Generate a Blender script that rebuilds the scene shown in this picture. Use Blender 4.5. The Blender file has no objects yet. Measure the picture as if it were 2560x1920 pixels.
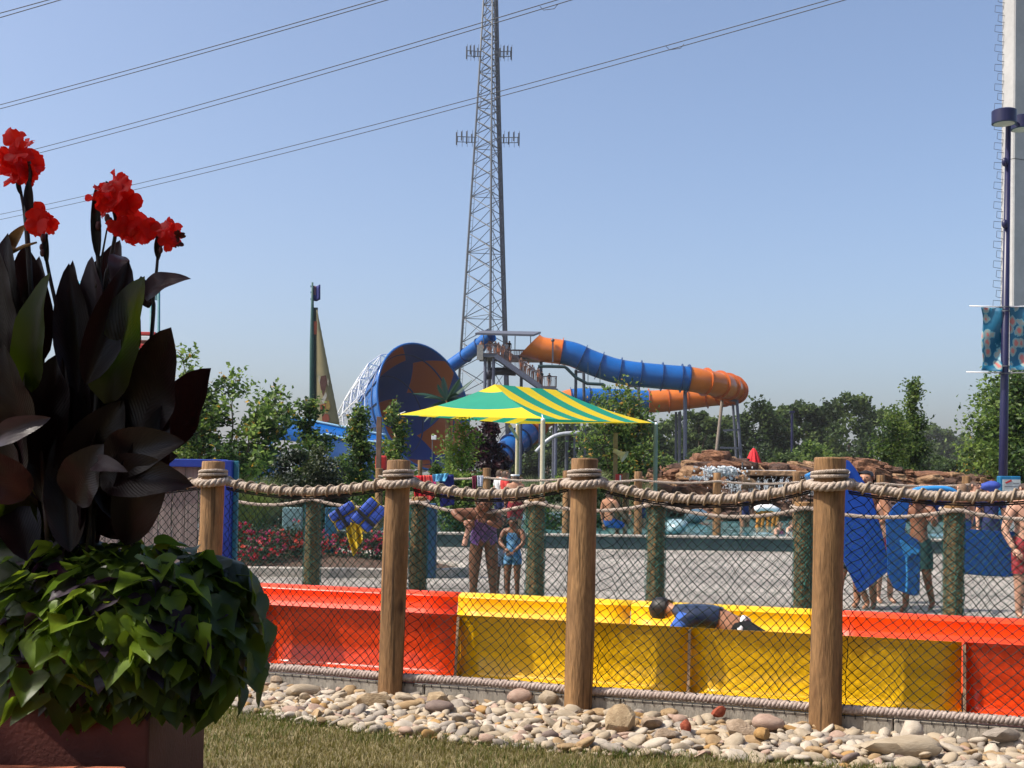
import bpy, bmesh, math, random
from mathutils import Vector, Matrix, Quaternion, noise
R = math.radians
rnd = random.Random(7)
scn = bpy.context.scene
COL = scn.collection

# ------------------------------------------------------------------ camera
F = 2900.0                       # focal length in pixels of a 2560 wide frame
CAMZ = 1.55
PITCH, ROLL, SHIFT = R(1.5), R(0.8), 149.0
cam_d = bpy.data.cameras.new('camera')
cam = bpy.data.objects.new('camera', cam_d)
COL.objects.link(cam)
cam_d.sensor_width = 36.0
cam_d.lens = 36.0 * F / 2560.0
cam_d.shift_y = SHIFT / 2560.0
cam_d.clip_start = 0.1
cam_d.clip_end = 9000.0
CAMR = (Matrix.Rotation(R(90) + PITCH, 4, 'X') @ Matrix.Rotation(ROLL, 4, 'Z'))
cam.matrix_world = Matrix.Translation((0, 0, CAMZ)) @ CAMR
scn.camera = cam

# ------------------------------------------------------------------ sky, sun, exposure
SUN_EL, SUN_AZ = R(53), R(-103)          # azimuth clockwise from +Y (view direction)
world = bpy.data.worlds.new('World')
scn.world = world
world.use_nodes = True
wn = world.node_tree.nodes
wl = world.node_tree.links
wn.clear()
w_out = wn.new('ShaderNodeOutputWorld')
w_bg = wn.new('ShaderNodeBackground')
w_sky = wn.new('ShaderNodeTexSky')
w_sky.sky_type = 'NISHITA'
w_sky.sun_disc = False
w_sky.sun_elevation = SUN_EL
w_sky.sun_rotation = SUN_AZ % (2 * math.pi)
w_sky.air_density = 0.8
w_sky.dust_density = 3.6
w_sky.ozone_density = 2.2
w_sky.altitude = 0
w_bg.inputs['Strength'].default_value = 0.15
wl.new(w_sky.outputs[0], w_bg.inputs['Color'])
wl.new(w_bg.outputs[0], w_out.inputs['Surface'])
sun_d = bpy.data.lights.new('sun', 'SUN')
sun_d.energy = 3.8
sun_d.angle = R(0.53)
sun_d.color = (1.0, 0.93, 0.82)
sun = bpy.data.objects.new('sun', sun_d)
COL.objects.link(sun)
SUNV = Vector((math.sin(SUN_AZ) * math.cos(SUN_EL), math.cos(SUN_AZ) * math.cos(SUN_EL), math.sin(SUN_EL)))
sun.rotation_euler = SUNV.to_track_quat('Z', 'Y').to_euler()
sun.location = (-30, 0, 60)
vs = scn.view_settings
vs.view_transform = 'Standard'
vs.look = 'None'
vs.exposure = 0.56
vs.gamma = 1.0
vs.use_curve_mapping = False
scn.cycles.max_bounces = 6
scn.cycles.diffuse_bounces = 3
scn.cycles.glossy_bounces = 3
scn.cycles.transmission_bounces = 5
scn.cycles.transparent_max_bounces = 10
scn.cycles.volume_bounces = 0
scn.cycles.caustics_reflective = False
scn.cycles.caustics_refractive = False

# ------------------------------------------------------------------ placing helpers
CR3 = CAMR.to_3x3()
def ray(px, py):
    return CR3 @ Vector(((px - 1280) / F, (960 - py) / F + SHIFT / F, -1.0))
def P(px, py, d):                 # the point seen at photo pixel (px,py) at distance d ahead
    v = ray(px, py)
    return Vector((0, 0, CAMZ)) + v * (d / v.y)
def G(px, py, z=0.0):             # the point seen at photo pixel (px,py) lying at height z
    v = ray(px, py)
    return Vector((0, 0, CAMZ)) + v * ((z - CAMZ) / v.z)
def PX(px, d, z=0.0):             # the point at distance d and height z in the photo column px
    p = P(px, 1187, d)
    return Vector((p.x, d, z))

# ------------------------------------------------------------------ materials
MATS = {}
def M(name, col, rough=0.55, var=0.18, scale=6.0, bump=0.0, bscale=None, metal=0.0, col2=None, spec=0.5,
      coat=0.0, cracks=0.0, stretch=None, detail=5.0, transl=0.0, tcol=None, trans=0.0, ior=1.45, thr=(0.35, 0.65), fine=0.0, bdist=0.02):
    if name in MATS:
        return MATS[name]
    m = bpy.data.materials.new(name)
    MATS[name] = m
    m.use_nodes = True
    n, l = m.node_tree.nodes, m.node_tree.links
    b = n['Principled BSDF']
    out = n['Material Output']
    b.inputs['Roughness'].default_value = rough
    b.inputs['Metallic'].default_value = metal
    b.inputs['Specular IOR Level'].default_value = spec
    b.inputs['Coat Weight'].default_value = coat
    b.inputs['Transmission Weight'].default_value = trans
    b.inputs['IOR'].default_value = ior
    tc = n.new('ShaderNodeTexCoord')
    src = tc.outputs['Object']
    if stretch:
        mp = n.new('ShaderNodeMapping')
        mp.inputs['Scale'].default_value = stretch
        l.new(src, mp.inputs[0])
        src = mp.outputs[0]
    nz = n.new('ShaderNodeTexNoise')
    nz.inputs['Scale'].default_value = scale
    nz.inputs['Detail'].default_value = detail
    nz.inputs['Roughness'].default_value = 0.6
    l.new(src, nz.inputs['Vector'])
    rp = n.new('ShaderNodeValToRGB')
    c2 = col2 if col2 else tuple(min(1, c * (1 + var)) for c in col)
    c1 = col if col2 else tuple(c * (1 - var) for c in col)
    rp.color_ramp.elements[0].color = (*c1, 1)
    rp.color_ramp.elements[1].color = (*c2, 1)
    rp.color_ramp.elements[0].position = thr[0]
    rp.color_ramp.elements[1].position = thr[1]
    l.new(nz.outputs['Fac'], rp.inputs[0])
    colout = rp.outputs[0]
    if fine:
        n2 = n.new('ShaderNodeTexNoise')
        n2.inputs['Scale'].default_value = scale * 9
        n2.inputs['Detail'].default_value = 3
        l.new(src, n2.inputs['Vector'])
        mr = n.new('ShaderNodeMapRange')
        mr.inputs[1].default_value = 0.3; mr.inputs[2].default_value = 0.7
        mr.inputs[3].default_value = 1 - fine; mr.inputs[4].default_value = 1 + fine
        l.new(n2.outputs['Fac'], mr.inputs[0])
        mx = n.new('ShaderNodeMix'); mx.data_type = 'RGBA'; mx.blend_type = 'MULTIPLY'
        mx.inputs[0].default_value = 1.0
        l.new(colout, mx.inputs[6]); l.new(mr.outputs[0], mx.inputs[7])
        colout = mx.outputs[2]
    if cracks:
        m3 = n.new('ShaderNodeMapping'); m3.inputs['Scale'].default_value = (30, 30, 1.1)
        l.new(tc.outputs['Object'], m3.inputs[0])
        n3 = n.new('ShaderNodeTexNoise'); n3.inputs['Scale'].default_value = 1.0; n3.inputs['Detail'].default_value = 2
        l.new(m3.outputs[0], n3.inputs['Vector'])
        r3 = n.new('ShaderNodeValToRGB'); e3 = r3.color_ramp.elements
        e3[0].position = 0.60; e3[0].color = (1, 1, 1, 1); e3[1].position = 0.68; e3[1].color = (1 - cracks,) * 3 + (1,)
        l.new(n3.outputs['Fac'], r3.inputs[0])
        v3 = n.new('ShaderNodeTexVoronoi'); v3.inputs['Scale'].default_value = 3.2
        m4 = n.new('ShaderNodeMapping'); m4.inputs['Scale'].default_value = (1, 1, .55)
        l.new(tc.outputs['Object'], m4.inputs[0]); l.new(m4.outputs[0], v3.inputs['Vector'])
        r4 = n.new('ShaderNodeValToRGB'); e4 = r4.color_ramp.elements
        e4[0].position = 0.05; e4[0].color = (0.35, 0.30, 0.26, 1); e4[1].position = 0.13; e4[1].color = (1, 1, 1, 1)
        l.new(v3.outputs['Distance'], r4.inputs[0])
        for rr3 in (r3, r4):
            mx = n.new('ShaderNodeMix'); mx.data_type = 'RGBA'; mx.blend_type = 'MULTIPLY'; mx.inputs[0].default_value = 1.0
            l.new(colout, mx.inputs[6]); l.new(rr3.outputs[0], mx.inputs[7])
            colout = mx.outputs[2]
    l.new(colout, b.inputs['Base Color'])
    if bump:
        bn = n.new('ShaderNodeTexNoise')
        bn.inputs['Scale'].default_value = bscale or scale * 4
        bn.inputs['Detail'].default_value = 6
        l.new(src, bn.inputs['Vector'])
        bp = n.new('ShaderNodeBump')
        bp.inputs['Strength'].default_value = min(1.0, bump)
        bp.inputs['Distance'].default_value = bdist
        l.new(bn.outputs['Fac'], bp.inputs['Height'])
        l.new(bp.outputs[0], b.inputs['Normal'])
    if transl:
        tr = n.new('ShaderNodeBsdfTranslucent')
        tr.inputs['Color'].default_value = (*(tcol or c2), 1)
        ms = n.new('ShaderNodeMixShader')
        ms.inputs[0].default_value = transl
        l.new(b.outputs[0], ms.inputs[1])
        l.new(tr.outputs[0], ms.inputs[2])
        l.new(ms.outputs[0], out.inputs['Surface'])
    return m

# ------------------------------------------------------------------ object helpers
ORG = {}                          # world origin of every thing
def tag(o, label=None, cat=None, group=None, kind=None):
    if label: o['label'] = label
    if cat: o['category'] = cat
    if group: o['group'] = group
    if kind: o['kind'] = kind
    return o
def thing(name, loc, label, cat, group=None, rotz=0.0):
    o = bpy.data.objects.new(name, None)
    o.empty_display_size = 0.2
    COL.objects.link(o)
    o.location = loc
    o.rotation_euler = (0, 0, rotz)
    ORG[o.name] = Vector(loc)
    return tag(o, label, cat, group)
def link_mesh(name, me, parent=None):
    o = bpy.data.objects.new(name, me)
    COL.objects.link(o)
    if parent is not None:
        o.parent = parent
        ORG[o.name] = ORG.get(parent.name, Vector())
    else:
        ORG[o.name] = Vector()
    return o
def dup(src, loc=None, rotz=None, label=None, group=None, scale=None):   # a thing with its parts and sub-parts
    c = src.copy()
    COL.objects.link(c)
    for ch in src.children:
        d = ch.copy(); COL.objects.link(d); d.parent = c
        for g in ch.children:
            e = g.copy(); COL.objects.link(e); e.parent = d
    if loc is not None: c.location = loc
    if rotz is not None: c.rotation_euler = (0, 0, rotz)
    if scale: c.scale = (scale,) * 3
    if label: c['label'] = label
    if group: c['group'] = group
    ORG[c.name] = Vector(c.location)
    return c

class MB:                         # collects shapes, builds one mesh object
    def __init__(s):
        s.v, s.f, s.mi = [], [], []
    def add(s, vs, fs, mi=0):
        o = len(s.v)
        s.v += [tuple(v) for v in vs]
        s.f += [tuple(i + o for i in f) for f in fs]
        s.mi += [mi] * len(fs)
        return s
    def box(s, c, size, rot=None, mi=0, taper=1.0):
        hx, hy, hz = size[0] / 2, size[1] / 2, size[2] / 2
        vs = []
        for z, t in ((-hz, 1.0), (hz, taper)):
            for x, y in ((-hx, -hy), (hx, -hy), (hx, hy), (-hx, hy)):
                v = Vector((x * t, y * t, z))
                if rot is not None: v = rot @ v
                vs.append(v + Vector(c))
        return s.add(vs, [(3, 2, 1, 0), (4, 5, 6, 7), (0, 1, 5, 4), (1, 2, 6, 5), (2, 3, 7, 6), (3, 0, 4, 7)], mi)
    def bbox(s, c, size, b=0.01, rot=None, mi=0):     # box with chamfered edges
        bm = bmesh.new()
        bmesh.ops.create_cube(bm, size=1)
        bmesh.ops.scale(bm, vec=size, verts=bm.verts)
        bmesh.ops.bevel(bm, geom=bm.edges[:], offset=b, segments=2, affect='EDGES', profile=0.5)
        bm.verts.index_update()
        vs = [((rot @ v.co) if rot is not None else v.co) + Vector(c) for v in bm.verts]
        fs = [[v.index for v in f.verts] for f in bm.faces]
        bm.free()
        return s.add(vs, fs, mi)
    def beam(s, a, b, w, h=None, up=Vector((0, 0, 1)), mi=0):
        a, b = Vector(a), Vector(b)
        h = h or w
        d = (b - a)
        L = d.length
        if L < 1e-6: return s
        d /= L
        x = d.cross(up)
        if x.length < 1e-3: x = d.cross(Vector((0, 1, 0)))
        x.normalize()
        y = x.cross(d)
        rot = Matrix((x, d, y)).transposed()
        return s.box((a + b) / 2, (w, L, h), rot, mi)
    def tube(s, pts, rad, n=8, cap=True, mi=0, closed=False):
        pts = [Vector(p) for p in pts]
        k = len(pts)
        rads = rad if isinstance(rad, (list, tuple)) else [rad] * k
        t0 = (pts[1] - pts[0]).normalized()
        up = Vector((0, 0, 1)) if abs(t0.z) < 0.9 else Vector((1, 0, 0))
        nx = t0.cross(up).normalized()
        vs = []
        for i in range(k):
            if closed: t = pts[(i + 1) % k] - pts[i - 1]
            else: t = pts[min(i + 1, k - 1)] - pts[max(i - 1, 0)]
            if t.length < 1e-9: t = t0
            t = t.normalized()
            nx = nx - t * nx.dot(t)
            if nx.length < 1e-6: nx = t.orthogonal()
            nx = nx.normalized()
            ny = t.cross(nx)
            for j in range(n):
                a = 2 * math.pi * j / n
                vs.append(pts[i] + (nx * math.cos(a) + ny * math.sin(a)) * rads[i])
        fs = []
        for i in range(k if closed else k - 1):
            i2 = (i + 1) % k
            for j in range(n):
                j2 = (j + 1) % n
                fs.append((i * n + j, i * n + j2, i2 * n + j2, i2 * n + j))
        if cap and not closed:
            fs.append(tuple(range(n - 1, -1, -1)))
            fs.append(tuple((k - 1) * n + j for j in range(n)))
        return s.add(vs, fs, mi)
    def ell(s, c, r, u=10, w=6, rot=None, mi=0, jit=0.0, seed=0, nsc=2.0):
        vs, fs = [], []
        c = Vector(c)
        r = Vector(r) if not isinstance(r, (int, float)) else Vector((r, r, r))
        for i in range(w + 1):
            th = math.pi * i / w
            for j in range(u):
                ph = 2 * math.pi * j / u
                v = Vector((math.sin(th) * math.cos(ph), math.sin(th) * math.sin(ph), math.cos(th)))
                if jit:
                    v *= 1 + jit * noise.noise(v * nsc + Vector((seed * 3.1, seed * 1.7, seed)))
                v = Vector((v.x * r.x, v.y * r.y, v.z * r.z))
                if rot is not None: v = rot @ v
                vs.append(v + c)
                if i in (0, w): break
        idx = lambda i, j: 0 if i == 0 else (1 + (w - 1) * u if i == w else 1 + (i - 1) * u + j % u)
        for i in range(w):
            for j in range(u):
                a, b, c2, d = idx(i, j), idx(i + 1, j), idx(i + 1, j + 1), idx(i, j + 1)
                if i == 0: fs.append((a, b, c2))
                elif i == w - 1: fs.append((a, b, d))
                else: fs.append((a, b, c2, d))
        return s.add(vs, fs, mi)
    def lathe(s, c, prof, n=20, mi=0, rot=None):
        vs, fs = [], []
        for r, z in prof:
            for j in range(n):
                a = 2 * math.pi * j / n
                v = Vector((r * math.cos(a), r * math.sin(a), z))
                if rot is not None: v = rot @ v
                vs.append(v + Vector(c))
        for i in range(len(prof) - 1):
            for j in range(n):
                j2 = (j + 1) % n
                fs.append((i * n + j, i * n + j2, (i + 1) * n + j2, (i + 1) * n + j))
        return s.add(vs, fs, mi)
    def prism(s, poly, depth, axis=Vector((0, 1, 0)), mi=0):   # extrude a 3D polygon by a vector
        k = len(poly)
        a = [Vector(p) for p in poly]
        b = [p + axis * depth for p in a]
        fs = [tuple(range(k)), tuple(range(2 * k - 1, k - 1, -1))]
        fs += [(i, i + k, (i + 1) % k + k, (i + 1) % k) for i in range(k)]
        return s.add(a + b, fs, mi)
    def sweep(s, frames, prof, mi=0, closed=False):            # frames: list of (origin, x axis, y axis); prof: 2D points
        k = len(prof)
        vs, fs = [], []
        for o, x, y in frames:
            for a, b in prof: vs.append(o + x * a + y * b)
        for i in range(len(frames) - 1):
            for j in range(k if closed else k - 1):
                j2 = (j + 1) % k
                fs.append((i * k + j, i * k + j2, (i + 1) * k + j2, (i + 1) * k + j))
        return s.add(vs, fs, mi)
    def build(s, name, mat, parent=None, smooth=False, raw=False, kind=None, angle=None):
        me = bpy.data.meshes.new(name)
        if parent is not None and not raw:
            q = ORG.get(parent.name, Vector())
            vs = [(v[0] - q.x, v[1] - q.y, v[2] - q.z) for v in s.v]
        else:
            vs = s.v
        me.from_pydata(vs, [], s.f)
        for m in (mat if isinstance(mat, (list, tuple)) else [mat]):
            me.materials.append(m)
        if any(s.mi): me.polygons.foreach_set('material_index', s.mi)
        if smooth: me.polygons.foreach_set('use_smooth', [True] * len(me.polygons))
        me.update()
        if angle is not None:
            me.set_sharp_from_angle(angle=R(angle))
        o = link_mesh(name, me, parent)
        if kind: o['kind'] = kind
        return o
def lerp(a, b, t): return a + (b - a) * t
def fix_normals(o):
    bm = bmesh.new(); bm.from_mesh(o.data)
    bmesh.ops.recalc_face_normals(bm, faces=bm.faces); bm.to_mesh(o.data); bm.free()
    return o
def solid(o, t, offset=0.0):      # give a sheet its thickness
    bm = bmesh.new(); bm.from_mesh(o.data)
    bmesh.ops.recalc_face_normals(bm, faces=bm.faces)
    bmesh.ops.solidify(bm, geom=bm.faces[:], thickness=t)
    bm.to_mesh(o.data); bm.free()
    return o
# ------------------------------------------------------------------ materials used widely
m_wood = M('post_wood', (0.125, 0.062, 0.023), rough=0.75, scale=2.4, stretch=(4, 4, 0.7), col2=(0.33, 0.185, 0.078), bump=0.5, bscale=16, fine=0.22, thr=(0.3, 0.72), cracks=0.6)
m_wood_old = M('old_post_wood', (0.16, 0.085, 0.030), rough=0.8, scale=3.0, stretch=(4, 4, 0.6), col2=(0.34, 0.19, 0.075), bump=0.5, bscale=16, fine=0.2, cracks=0.5)
m_rope = M('rope_fibre', (0.34, 0.27, 0.215), rough=0.9, scale=40, col2=(0.50, 0.41, 0.335), bump=0.5, bscale=160)
m_cord = M('cord_fibre', (0.22, 0.17, 0.12), rough=0.9, scale=50, col2=(0.36, 0.28, 0.20))
m_net = M('net_twine', (0.004, 0.010, 0.010), rough=0.75, scale=30, col2=(0.008, 0.022, 0.018), spec=0.2)
m_net2 = M('green_net_twine', (0.004, 0.035, 0.028), rough=0.6, scale=30, col2=(0.008, 0.085, 0.065), spec=0.3)
m_conc = M('concrete', (0.30, 0.265, 0.225), rough=0.85, scale=5, col2=(0.44, 0.40, 0.35), bump=0.3, bscale=60, fine=0.12)
m_conc_wall = M('concrete_face', (0.26, 0.235, 0.20), rough=0.88, scale=4, stretch=(3, 3, 0.7), col2=(0.40, 0.36, 0.30), bump=0.3, bscale=50, fine=0.12)
m_deck = M('deck_concrete', (0.19, 0.168, 0.148), rough=0.8, scale=0.55, thr=(0.40, 0.56), col2=(0.31, 0.28, 0.245), bump=0.15, bscale=90, fine=0.08)
m_steel = M('galvanised_steel', (0.11, 0.12, 0.135), rough=0.55, scale=2, metal=0.3, var=0.12)
m_dark_steel = M('dark_steel', (0.10, 0.11, 0.14), rough=0.5, scale=3, metal=0.3, var=0.15)
m_white = M('white_paint', (0.75, 0.76, 0.77), rough=0.4, scale=3, var=0.06)
m_blue = M('blue_fibreglass', (0.003, 0.10, 0.36), rough=0.22, scale=0.6, var=0.12, coat=0.3)
m_orange = M('orange_fibreglass', (0.55, 0.14, 0.012), rough=0.28, scale=0.6, var=0.12, coat=0.3)
m_soil = M('mulch', (0.05, 0.028, 0.018), rough=0.95, scale=25, col2=(0.13, 0.075, 0.05), bump=0.9, bscale=60)
m_black = M('black_rubber', (0.012, 0.012, 0.014), rough=0.5, var=0.1)
m_trunk = M('tree_bark', (0.07, 0.048, 0.032), rough=0.9, scale=6, col2=(0.15, 0.11, 0.08), stretch=(3, 3, 0.6), bump=0.5)

# ------------------------------------------------------------------ the fence line of the front
FD = Vector((0.952, -0.306, 0.0)); FD.normalize()      # along the fence, to the right
FN = Vector((-FD.y, FD.x, 0.0))                         # away from the camera
POSTS = [Vector((-2.20, 8.48, 0)), Vector((-0.82, 8.04, 0)), Vector((0.455, 7.64, 0)), Vector((1.94, 7.15, 0))]
FO = POSTS[1].copy()
def FP(s, u, z): return FO + FD * s + FN * u + Vector((0, 0, z))   # s along, u away, z up
SP = [(p - FO).dot(FD) for p in POSTS]

# ------------------------------------------------------------------ ground, deck, pool, sky side
g = MB()
N = 40
xs = [-2500, -900, -300, -100, -40, -15, 0, 15, 40, 100, 300, 900, 2500]
ys = [-60, -20, 0, 6, 12, 30, 60, 120, 300, 900, 2800]
vv = [(x, y, -0.02) for y in ys for x in xs]
ff = [(j * len(xs) + i, j * len(xs) + i + 1, (j + 1) * len(xs) + i + 1, (j + 1) * len(xs) + i) for j in range(len(ys) - 1) for i in range(len(xs) - 1)]
g.add(vv, ff)
m_ground = M('ground_earth', (0.045, 0.06, 0.022), rough=0.95, scale=0.25, col2=(0.10, 0.095, 0.05), bump=0.4, bscale=6, fine=0.3)
tag(g.build('ground', m_ground), kind='structure')

# lawn edge against the stones, read along the fence
LE = [G(300, 1742), G(570, 1771), G(720, 1805), G(961, 1838), G(1145, 1858), G(1300, 1872), G(1421, 1883), G(1675, 1896), G(1900, 1908), G(2300, 1935), G(2800, 1985)]
def lawn_edge_u(s):              # u of the lawn edge for a given s
    pts = [((p - FO).dot(FD), (p - FO).dot(FN)) for p in LE]
    if s <= pts[0][0]: return pts[0][1]
    for (a, b), (c, d) in zip(pts, pts[1:]):
        if s <= c: return lerp(b, d, (s - a) / (c - a))
    return pts[-1][1]
lawn = MB()
ss = [-9 + 0.25 * i for i in range(73)]
for a in ss:
    pass
row1 = [FP(s, lawn_edge_u(s) + 0.05, 0.0) for s in ss]
row0 = [Vector((p.x + 0.0, -8.0, 0.0)) for p in row1]
lawn.add(row0 + row1, [(i, i + 1, i + 1 + len(ss), i + len(ss)) for i in range(len(ss) - 1)])
m_lawn = M('lawn_soil', (0.10, 0.085, 0.035), rough=0.95, scale=7, col2=(0.22, 0.18, 0.09), bump=0.7, bscale=40, fine=0.3)
tag(lawn.build('lawn', m_lawn), kind='structure')

# grass blades
m_gr = [M('grass_green', (0.07, 0.10, 0.018), rough=0.6, scale=2.2, col2=(0.14, 0.16, 0.035), transl=0.35, tcol=(0.12, 0.16, 0.02)),
        M('grass_olive', (0.17, 0.15, 0.045), rough=0.6, scale=2.2, col2=(0.26, 0.22, 0.085), transl=0.35, tcol=(0.2, 0.18, 0.04)),
        M('grass_straw', (0.36, 0.29, 0.15), rough=0.7, scale=2.2, col2=(0.50, 0.41, 0.24), transl=0.3, tcol=(0.4, 0.3, 0.14))]
gb = MB()
rg = random.Random(11)
cnt = 0
while cnt < 62000:
    s = rg.uniform(-3.6, 4.0)
    u = lawn_edge_u(s) - abs(rg.gauss(0, 1)) * 0.0 - rg.random() ** 1.15 * 1.75 + 0.05
    p = FP(s, u, 0)
    if p.y < 4.4: continue
    if abs(p.x) > p.y * 0.47: continue
    cnt += 1
    edge = lawn_edge_u(s) - u
    k = noise.noise(Vector((p.x * 1.7, p.y * 1.7, 0.3)))
    k2 = noise.noise(Vector((p.x * 6, p.y * 6, 4.3)))
    r = rg.random()
    g_prob = 0.24 + 0.45 * k + 0.25 * k2 + (0.45 if edge < 0.07 else 0.0)
    mi = 0 if r < g_prob else (1 if r < 0.80 else 2)
    h = rg.uniform(0.018, 0.045) * (1.35 if edge < 0.06 else 1.0) * (1 + 0.35 * k2)
    a = rg.uniform(0, 2 * math.pi)
    lean = rg.uniform(0.1, 1.0) * h
    w = rg.uniform(0.0016, 0.0032)
    dx, dy = math.cos(a), math.sin(a)
    b = rg.uniform(0, 2 * math.pi)
    wx, wy = math.cos(b) * w, math.sin(b) * w
    m1 = (p.x + dx * lean * 0.35, p.y + dy * lean * 0.35, h * 0.6)
    t = (p.x + dx * lean, p.y + dy * lean, h)
    gb.add([(p.x - wx, p.y - wy, -0.002), (p.x + wx, p.y + wy, -0.002), (m1[0] + wx * .8, m1[1] + wy * .8, m1[2]), (m1[0] - wx * .8, m1[1] - wy * .8, m1[2]), t],
           [(0, 1, 2, 3), (3, 2, 4)], mi)
tag(gb.build('grass', m_gr), label='dry green and straw coloured lawn grass in front of the stones', kind='stuff')

# stone bed base
sb = MB()
rowa = [FP(s, lawn_edge_u(s) + 0.02, -0.004) for s in ss]
rowb = [FP(s, 0.06, -0.004) for s in ss]
sb.add(rowa + rowb, [(i, i + 1, i + 1 + len(ss), i + len(ss)) for i in range(len(ss) - 1)])
m_bed = M('grit', (0.16, 0.14, 0.12), rough=0.95, scale=30, col2=(0.32, 0.28, 0.24), bump=0.8, bscale=90)
bed = sb.build('stone_bed', m_bed)
tag(bed, 'band of pale river stones between the lawn and the concrete curb', kind='structure')

def stone_mesh(name, seed, mats, ang=0.0):
    r_ = random.Random(seed)
    bm = bmesh.new()
    bmesh.ops.create_icosphere(bm, subdivisions=2, radius=1.0)
    off = Vector((seed * 1.37, seed * 2.1, seed * 0.7))
    for v in bm.verts:
        d = v.co.normalized()
        q = 1 + 0.22 * noise.noise(d * 1.1 + off) + 0.06 * noise.noise(d * 3.0 + off)
        v.co = d * q
    if ang:
        for k in range(int(ang)):
            nrm = Vector((r_.gauss(0, 1), r_.gauss(0, 1), r_.gauss(0, .8))).normalized()
            lim = r_.uniform(0.55, 0.8)
            for v in bm.verts:
                e = v.co.dot(nrm) - lim
                if e > 0: v.co -= nrm * e * 0.92
    me = bpy.data.meshes.new(name)
    bm.to_mesh(me); bm.free()
    me.polygons.foreach_set('use_smooth', [True] * len(me.polygons))
    if ang: me.set_sharp_from_angle(angle=R(32))
    return me
m_st = [M('stone_cream', (0.320, 0.254, 0.174), rough=0.8, scale=1.3, col2=(0.427, 0.353, 0.260), bump=0.25, bscale=9),
        M('stone_white', (0.396, 0.339, 0.267), rough=0.8, scale=1.3, col2=(0.503, 0.437, 0.353), bump=0.2, bscale=9),
        M('stone_grey', (0.214, 0.183, 0.151), rough=0.8, scale=1.3, col2=(0.320, 0.275, 0.229), bump=0.25, bscale=9),
        M('stone_tan', (0.275, 0.176, 0.087), rough=0.85, scale=1.3, col2=(0.382, 0.269, 0.149), bump=0.3, bscale=9),
        M('stone_pink', (0.320, 0.212, 0.161), rough=0.8, scale=1.3, col2=(0.412, 0.296, 0.229), bump=0.25, bscale=9),
        M('stone_purple', (0.153, 0.110, 0.093), rough=0.8, scale=1.3, col2=(0.229, 0.170, 0.143), bump=0.25, bscale=9),
        M('stone_ochre', (0.305, 0.170, 0.056), rough=0.85, scale=1.3, col2=(0.396, 0.240, 0.093), bump=0.3, bscale=9)]
ST_W = [36, 18, 17, 13, 9, 4, 3]
bases = [stone_mesh('pebble', 31 + i, None, (0, 0, 2, 0, 4, 0, 1, 6, 3)[i]) for i in range(9)]
variants = []
for i, b in enumerate(bases):
    for j, m in enumerate(m_st):
        c = b.copy(); c.materials.clear(); c.materials.append(m)
        variants.append((i, j, c))
vmap = {(i, j): c for i, j, c in variants}
rs = random.Random(5)
stones = []
grid = {}
def place_ok(s, u, r):
    gx, gy = int(s / 0.12), int(u / 0.12)
    for ix in (-1, 0, 1):
        for iy in (-1, 0, 1):
            for (a, b, q) in grid.get((gx + ix, gy + iy), ()):
                if (a - s) ** 2 + (b - u) ** 2 < ((q + r) * 0.66) ** 2: return False
    grid.setdefault((gx, gy), []).append((s, u, r))
    return True
tries = 0
while len(stones) < 4600 and tries < 110000:
    tries += 1
    s = rs.uniform(-3.3, 4.4)
    frac = min(1.0, tries / 80000)
    r = lerp(0.055, 0.015, frac ** 0.33) * rs.uniform(0.75, 1.25)
    u = rs.uniform(lawn_edge_u(s) + 0.0, 0.0 - r * 0.8)
    p = FP(s, u, 0)
    if abs(p.x) > p.y * 0.48: continue
    if not place_ok(s, u, r): continue
    stones.append((s, u, r))
stones.sort(key=lambda q: -q[2])
fill = MB()
for k, (s, u, r) in enumerate(stones):
    j = rs.choices(range(7), ST_W)[0]
    i = rs.randrange(9)
    p = FP(s, u, 0)
    ex, ey, ez = r * rs.uniform(0.95, 1.75), r * rs.uniform(0.62, 1.0), r * rs.uniform(0.34, 0.66)
    rot = Matrix.Rotation(rs.uniform(-0.9, 0.9) + (0 if rs.random() < 0.7 else 1.3), 3, 'Z') @ Matrix.Rotation(rs.gauss(0.05, 0.38), 3, 'X') @ Matrix.Rotation(rs.gauss(0, 0.36), 3, 'Y')
    z = ez * 0.55 + rs.random() ** 2 * 0.030 + (0.012 * noise.noise(Vector((s * 2, u * 3, 0))))
    if k < 300:
        o = bpy.data.objects.new('stone', vmap[(i, j)])
        COL.objects.link(o)
        o.parent = bed
        o.matrix_local = Matrix.Translation((p.x, p.y, z)) @ rot.to_4x4() @ Matrix.Diagonal((ex, ey, ez, 1))
    else:
        me = bases[i]
        vs = [rot @ Vector((v.co.x * ex, v.co.y * ey, v.co.z * ez)) + Vector((p.x, p.y, z)) for v in me.vertices]
        fill.add(vs, [tuple(q.vertices) for q in me.polygons], j)
fo = fill.build('stone_fill', m_st, bed, smooth=True, kind='stuff')
# smaller chips underneath
chip = MB()
for k in range(5200):
    s = rs.uniform(-3.3, 4.4)
    u = rs.uniform(lawn_edge_u(s) - 0.03, 0.015)
    p = FP(s, u, 0)
    if abs(p.x) > p.y * 0.48: continue
    r = rs.uniform(0.009, 0.02)
    chip.ell((p.x, p.y, r * 0.4), (r * 1.3, r, r * 0.7), 6, 4, Matrix.Rotation(rs.uniform(0, 6), 3, 'Z'), rs.choices(range(7), ST_W)[0])
chip.build('pebble_fill', m_st, bed, smooth=True, kind='stuff')

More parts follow.
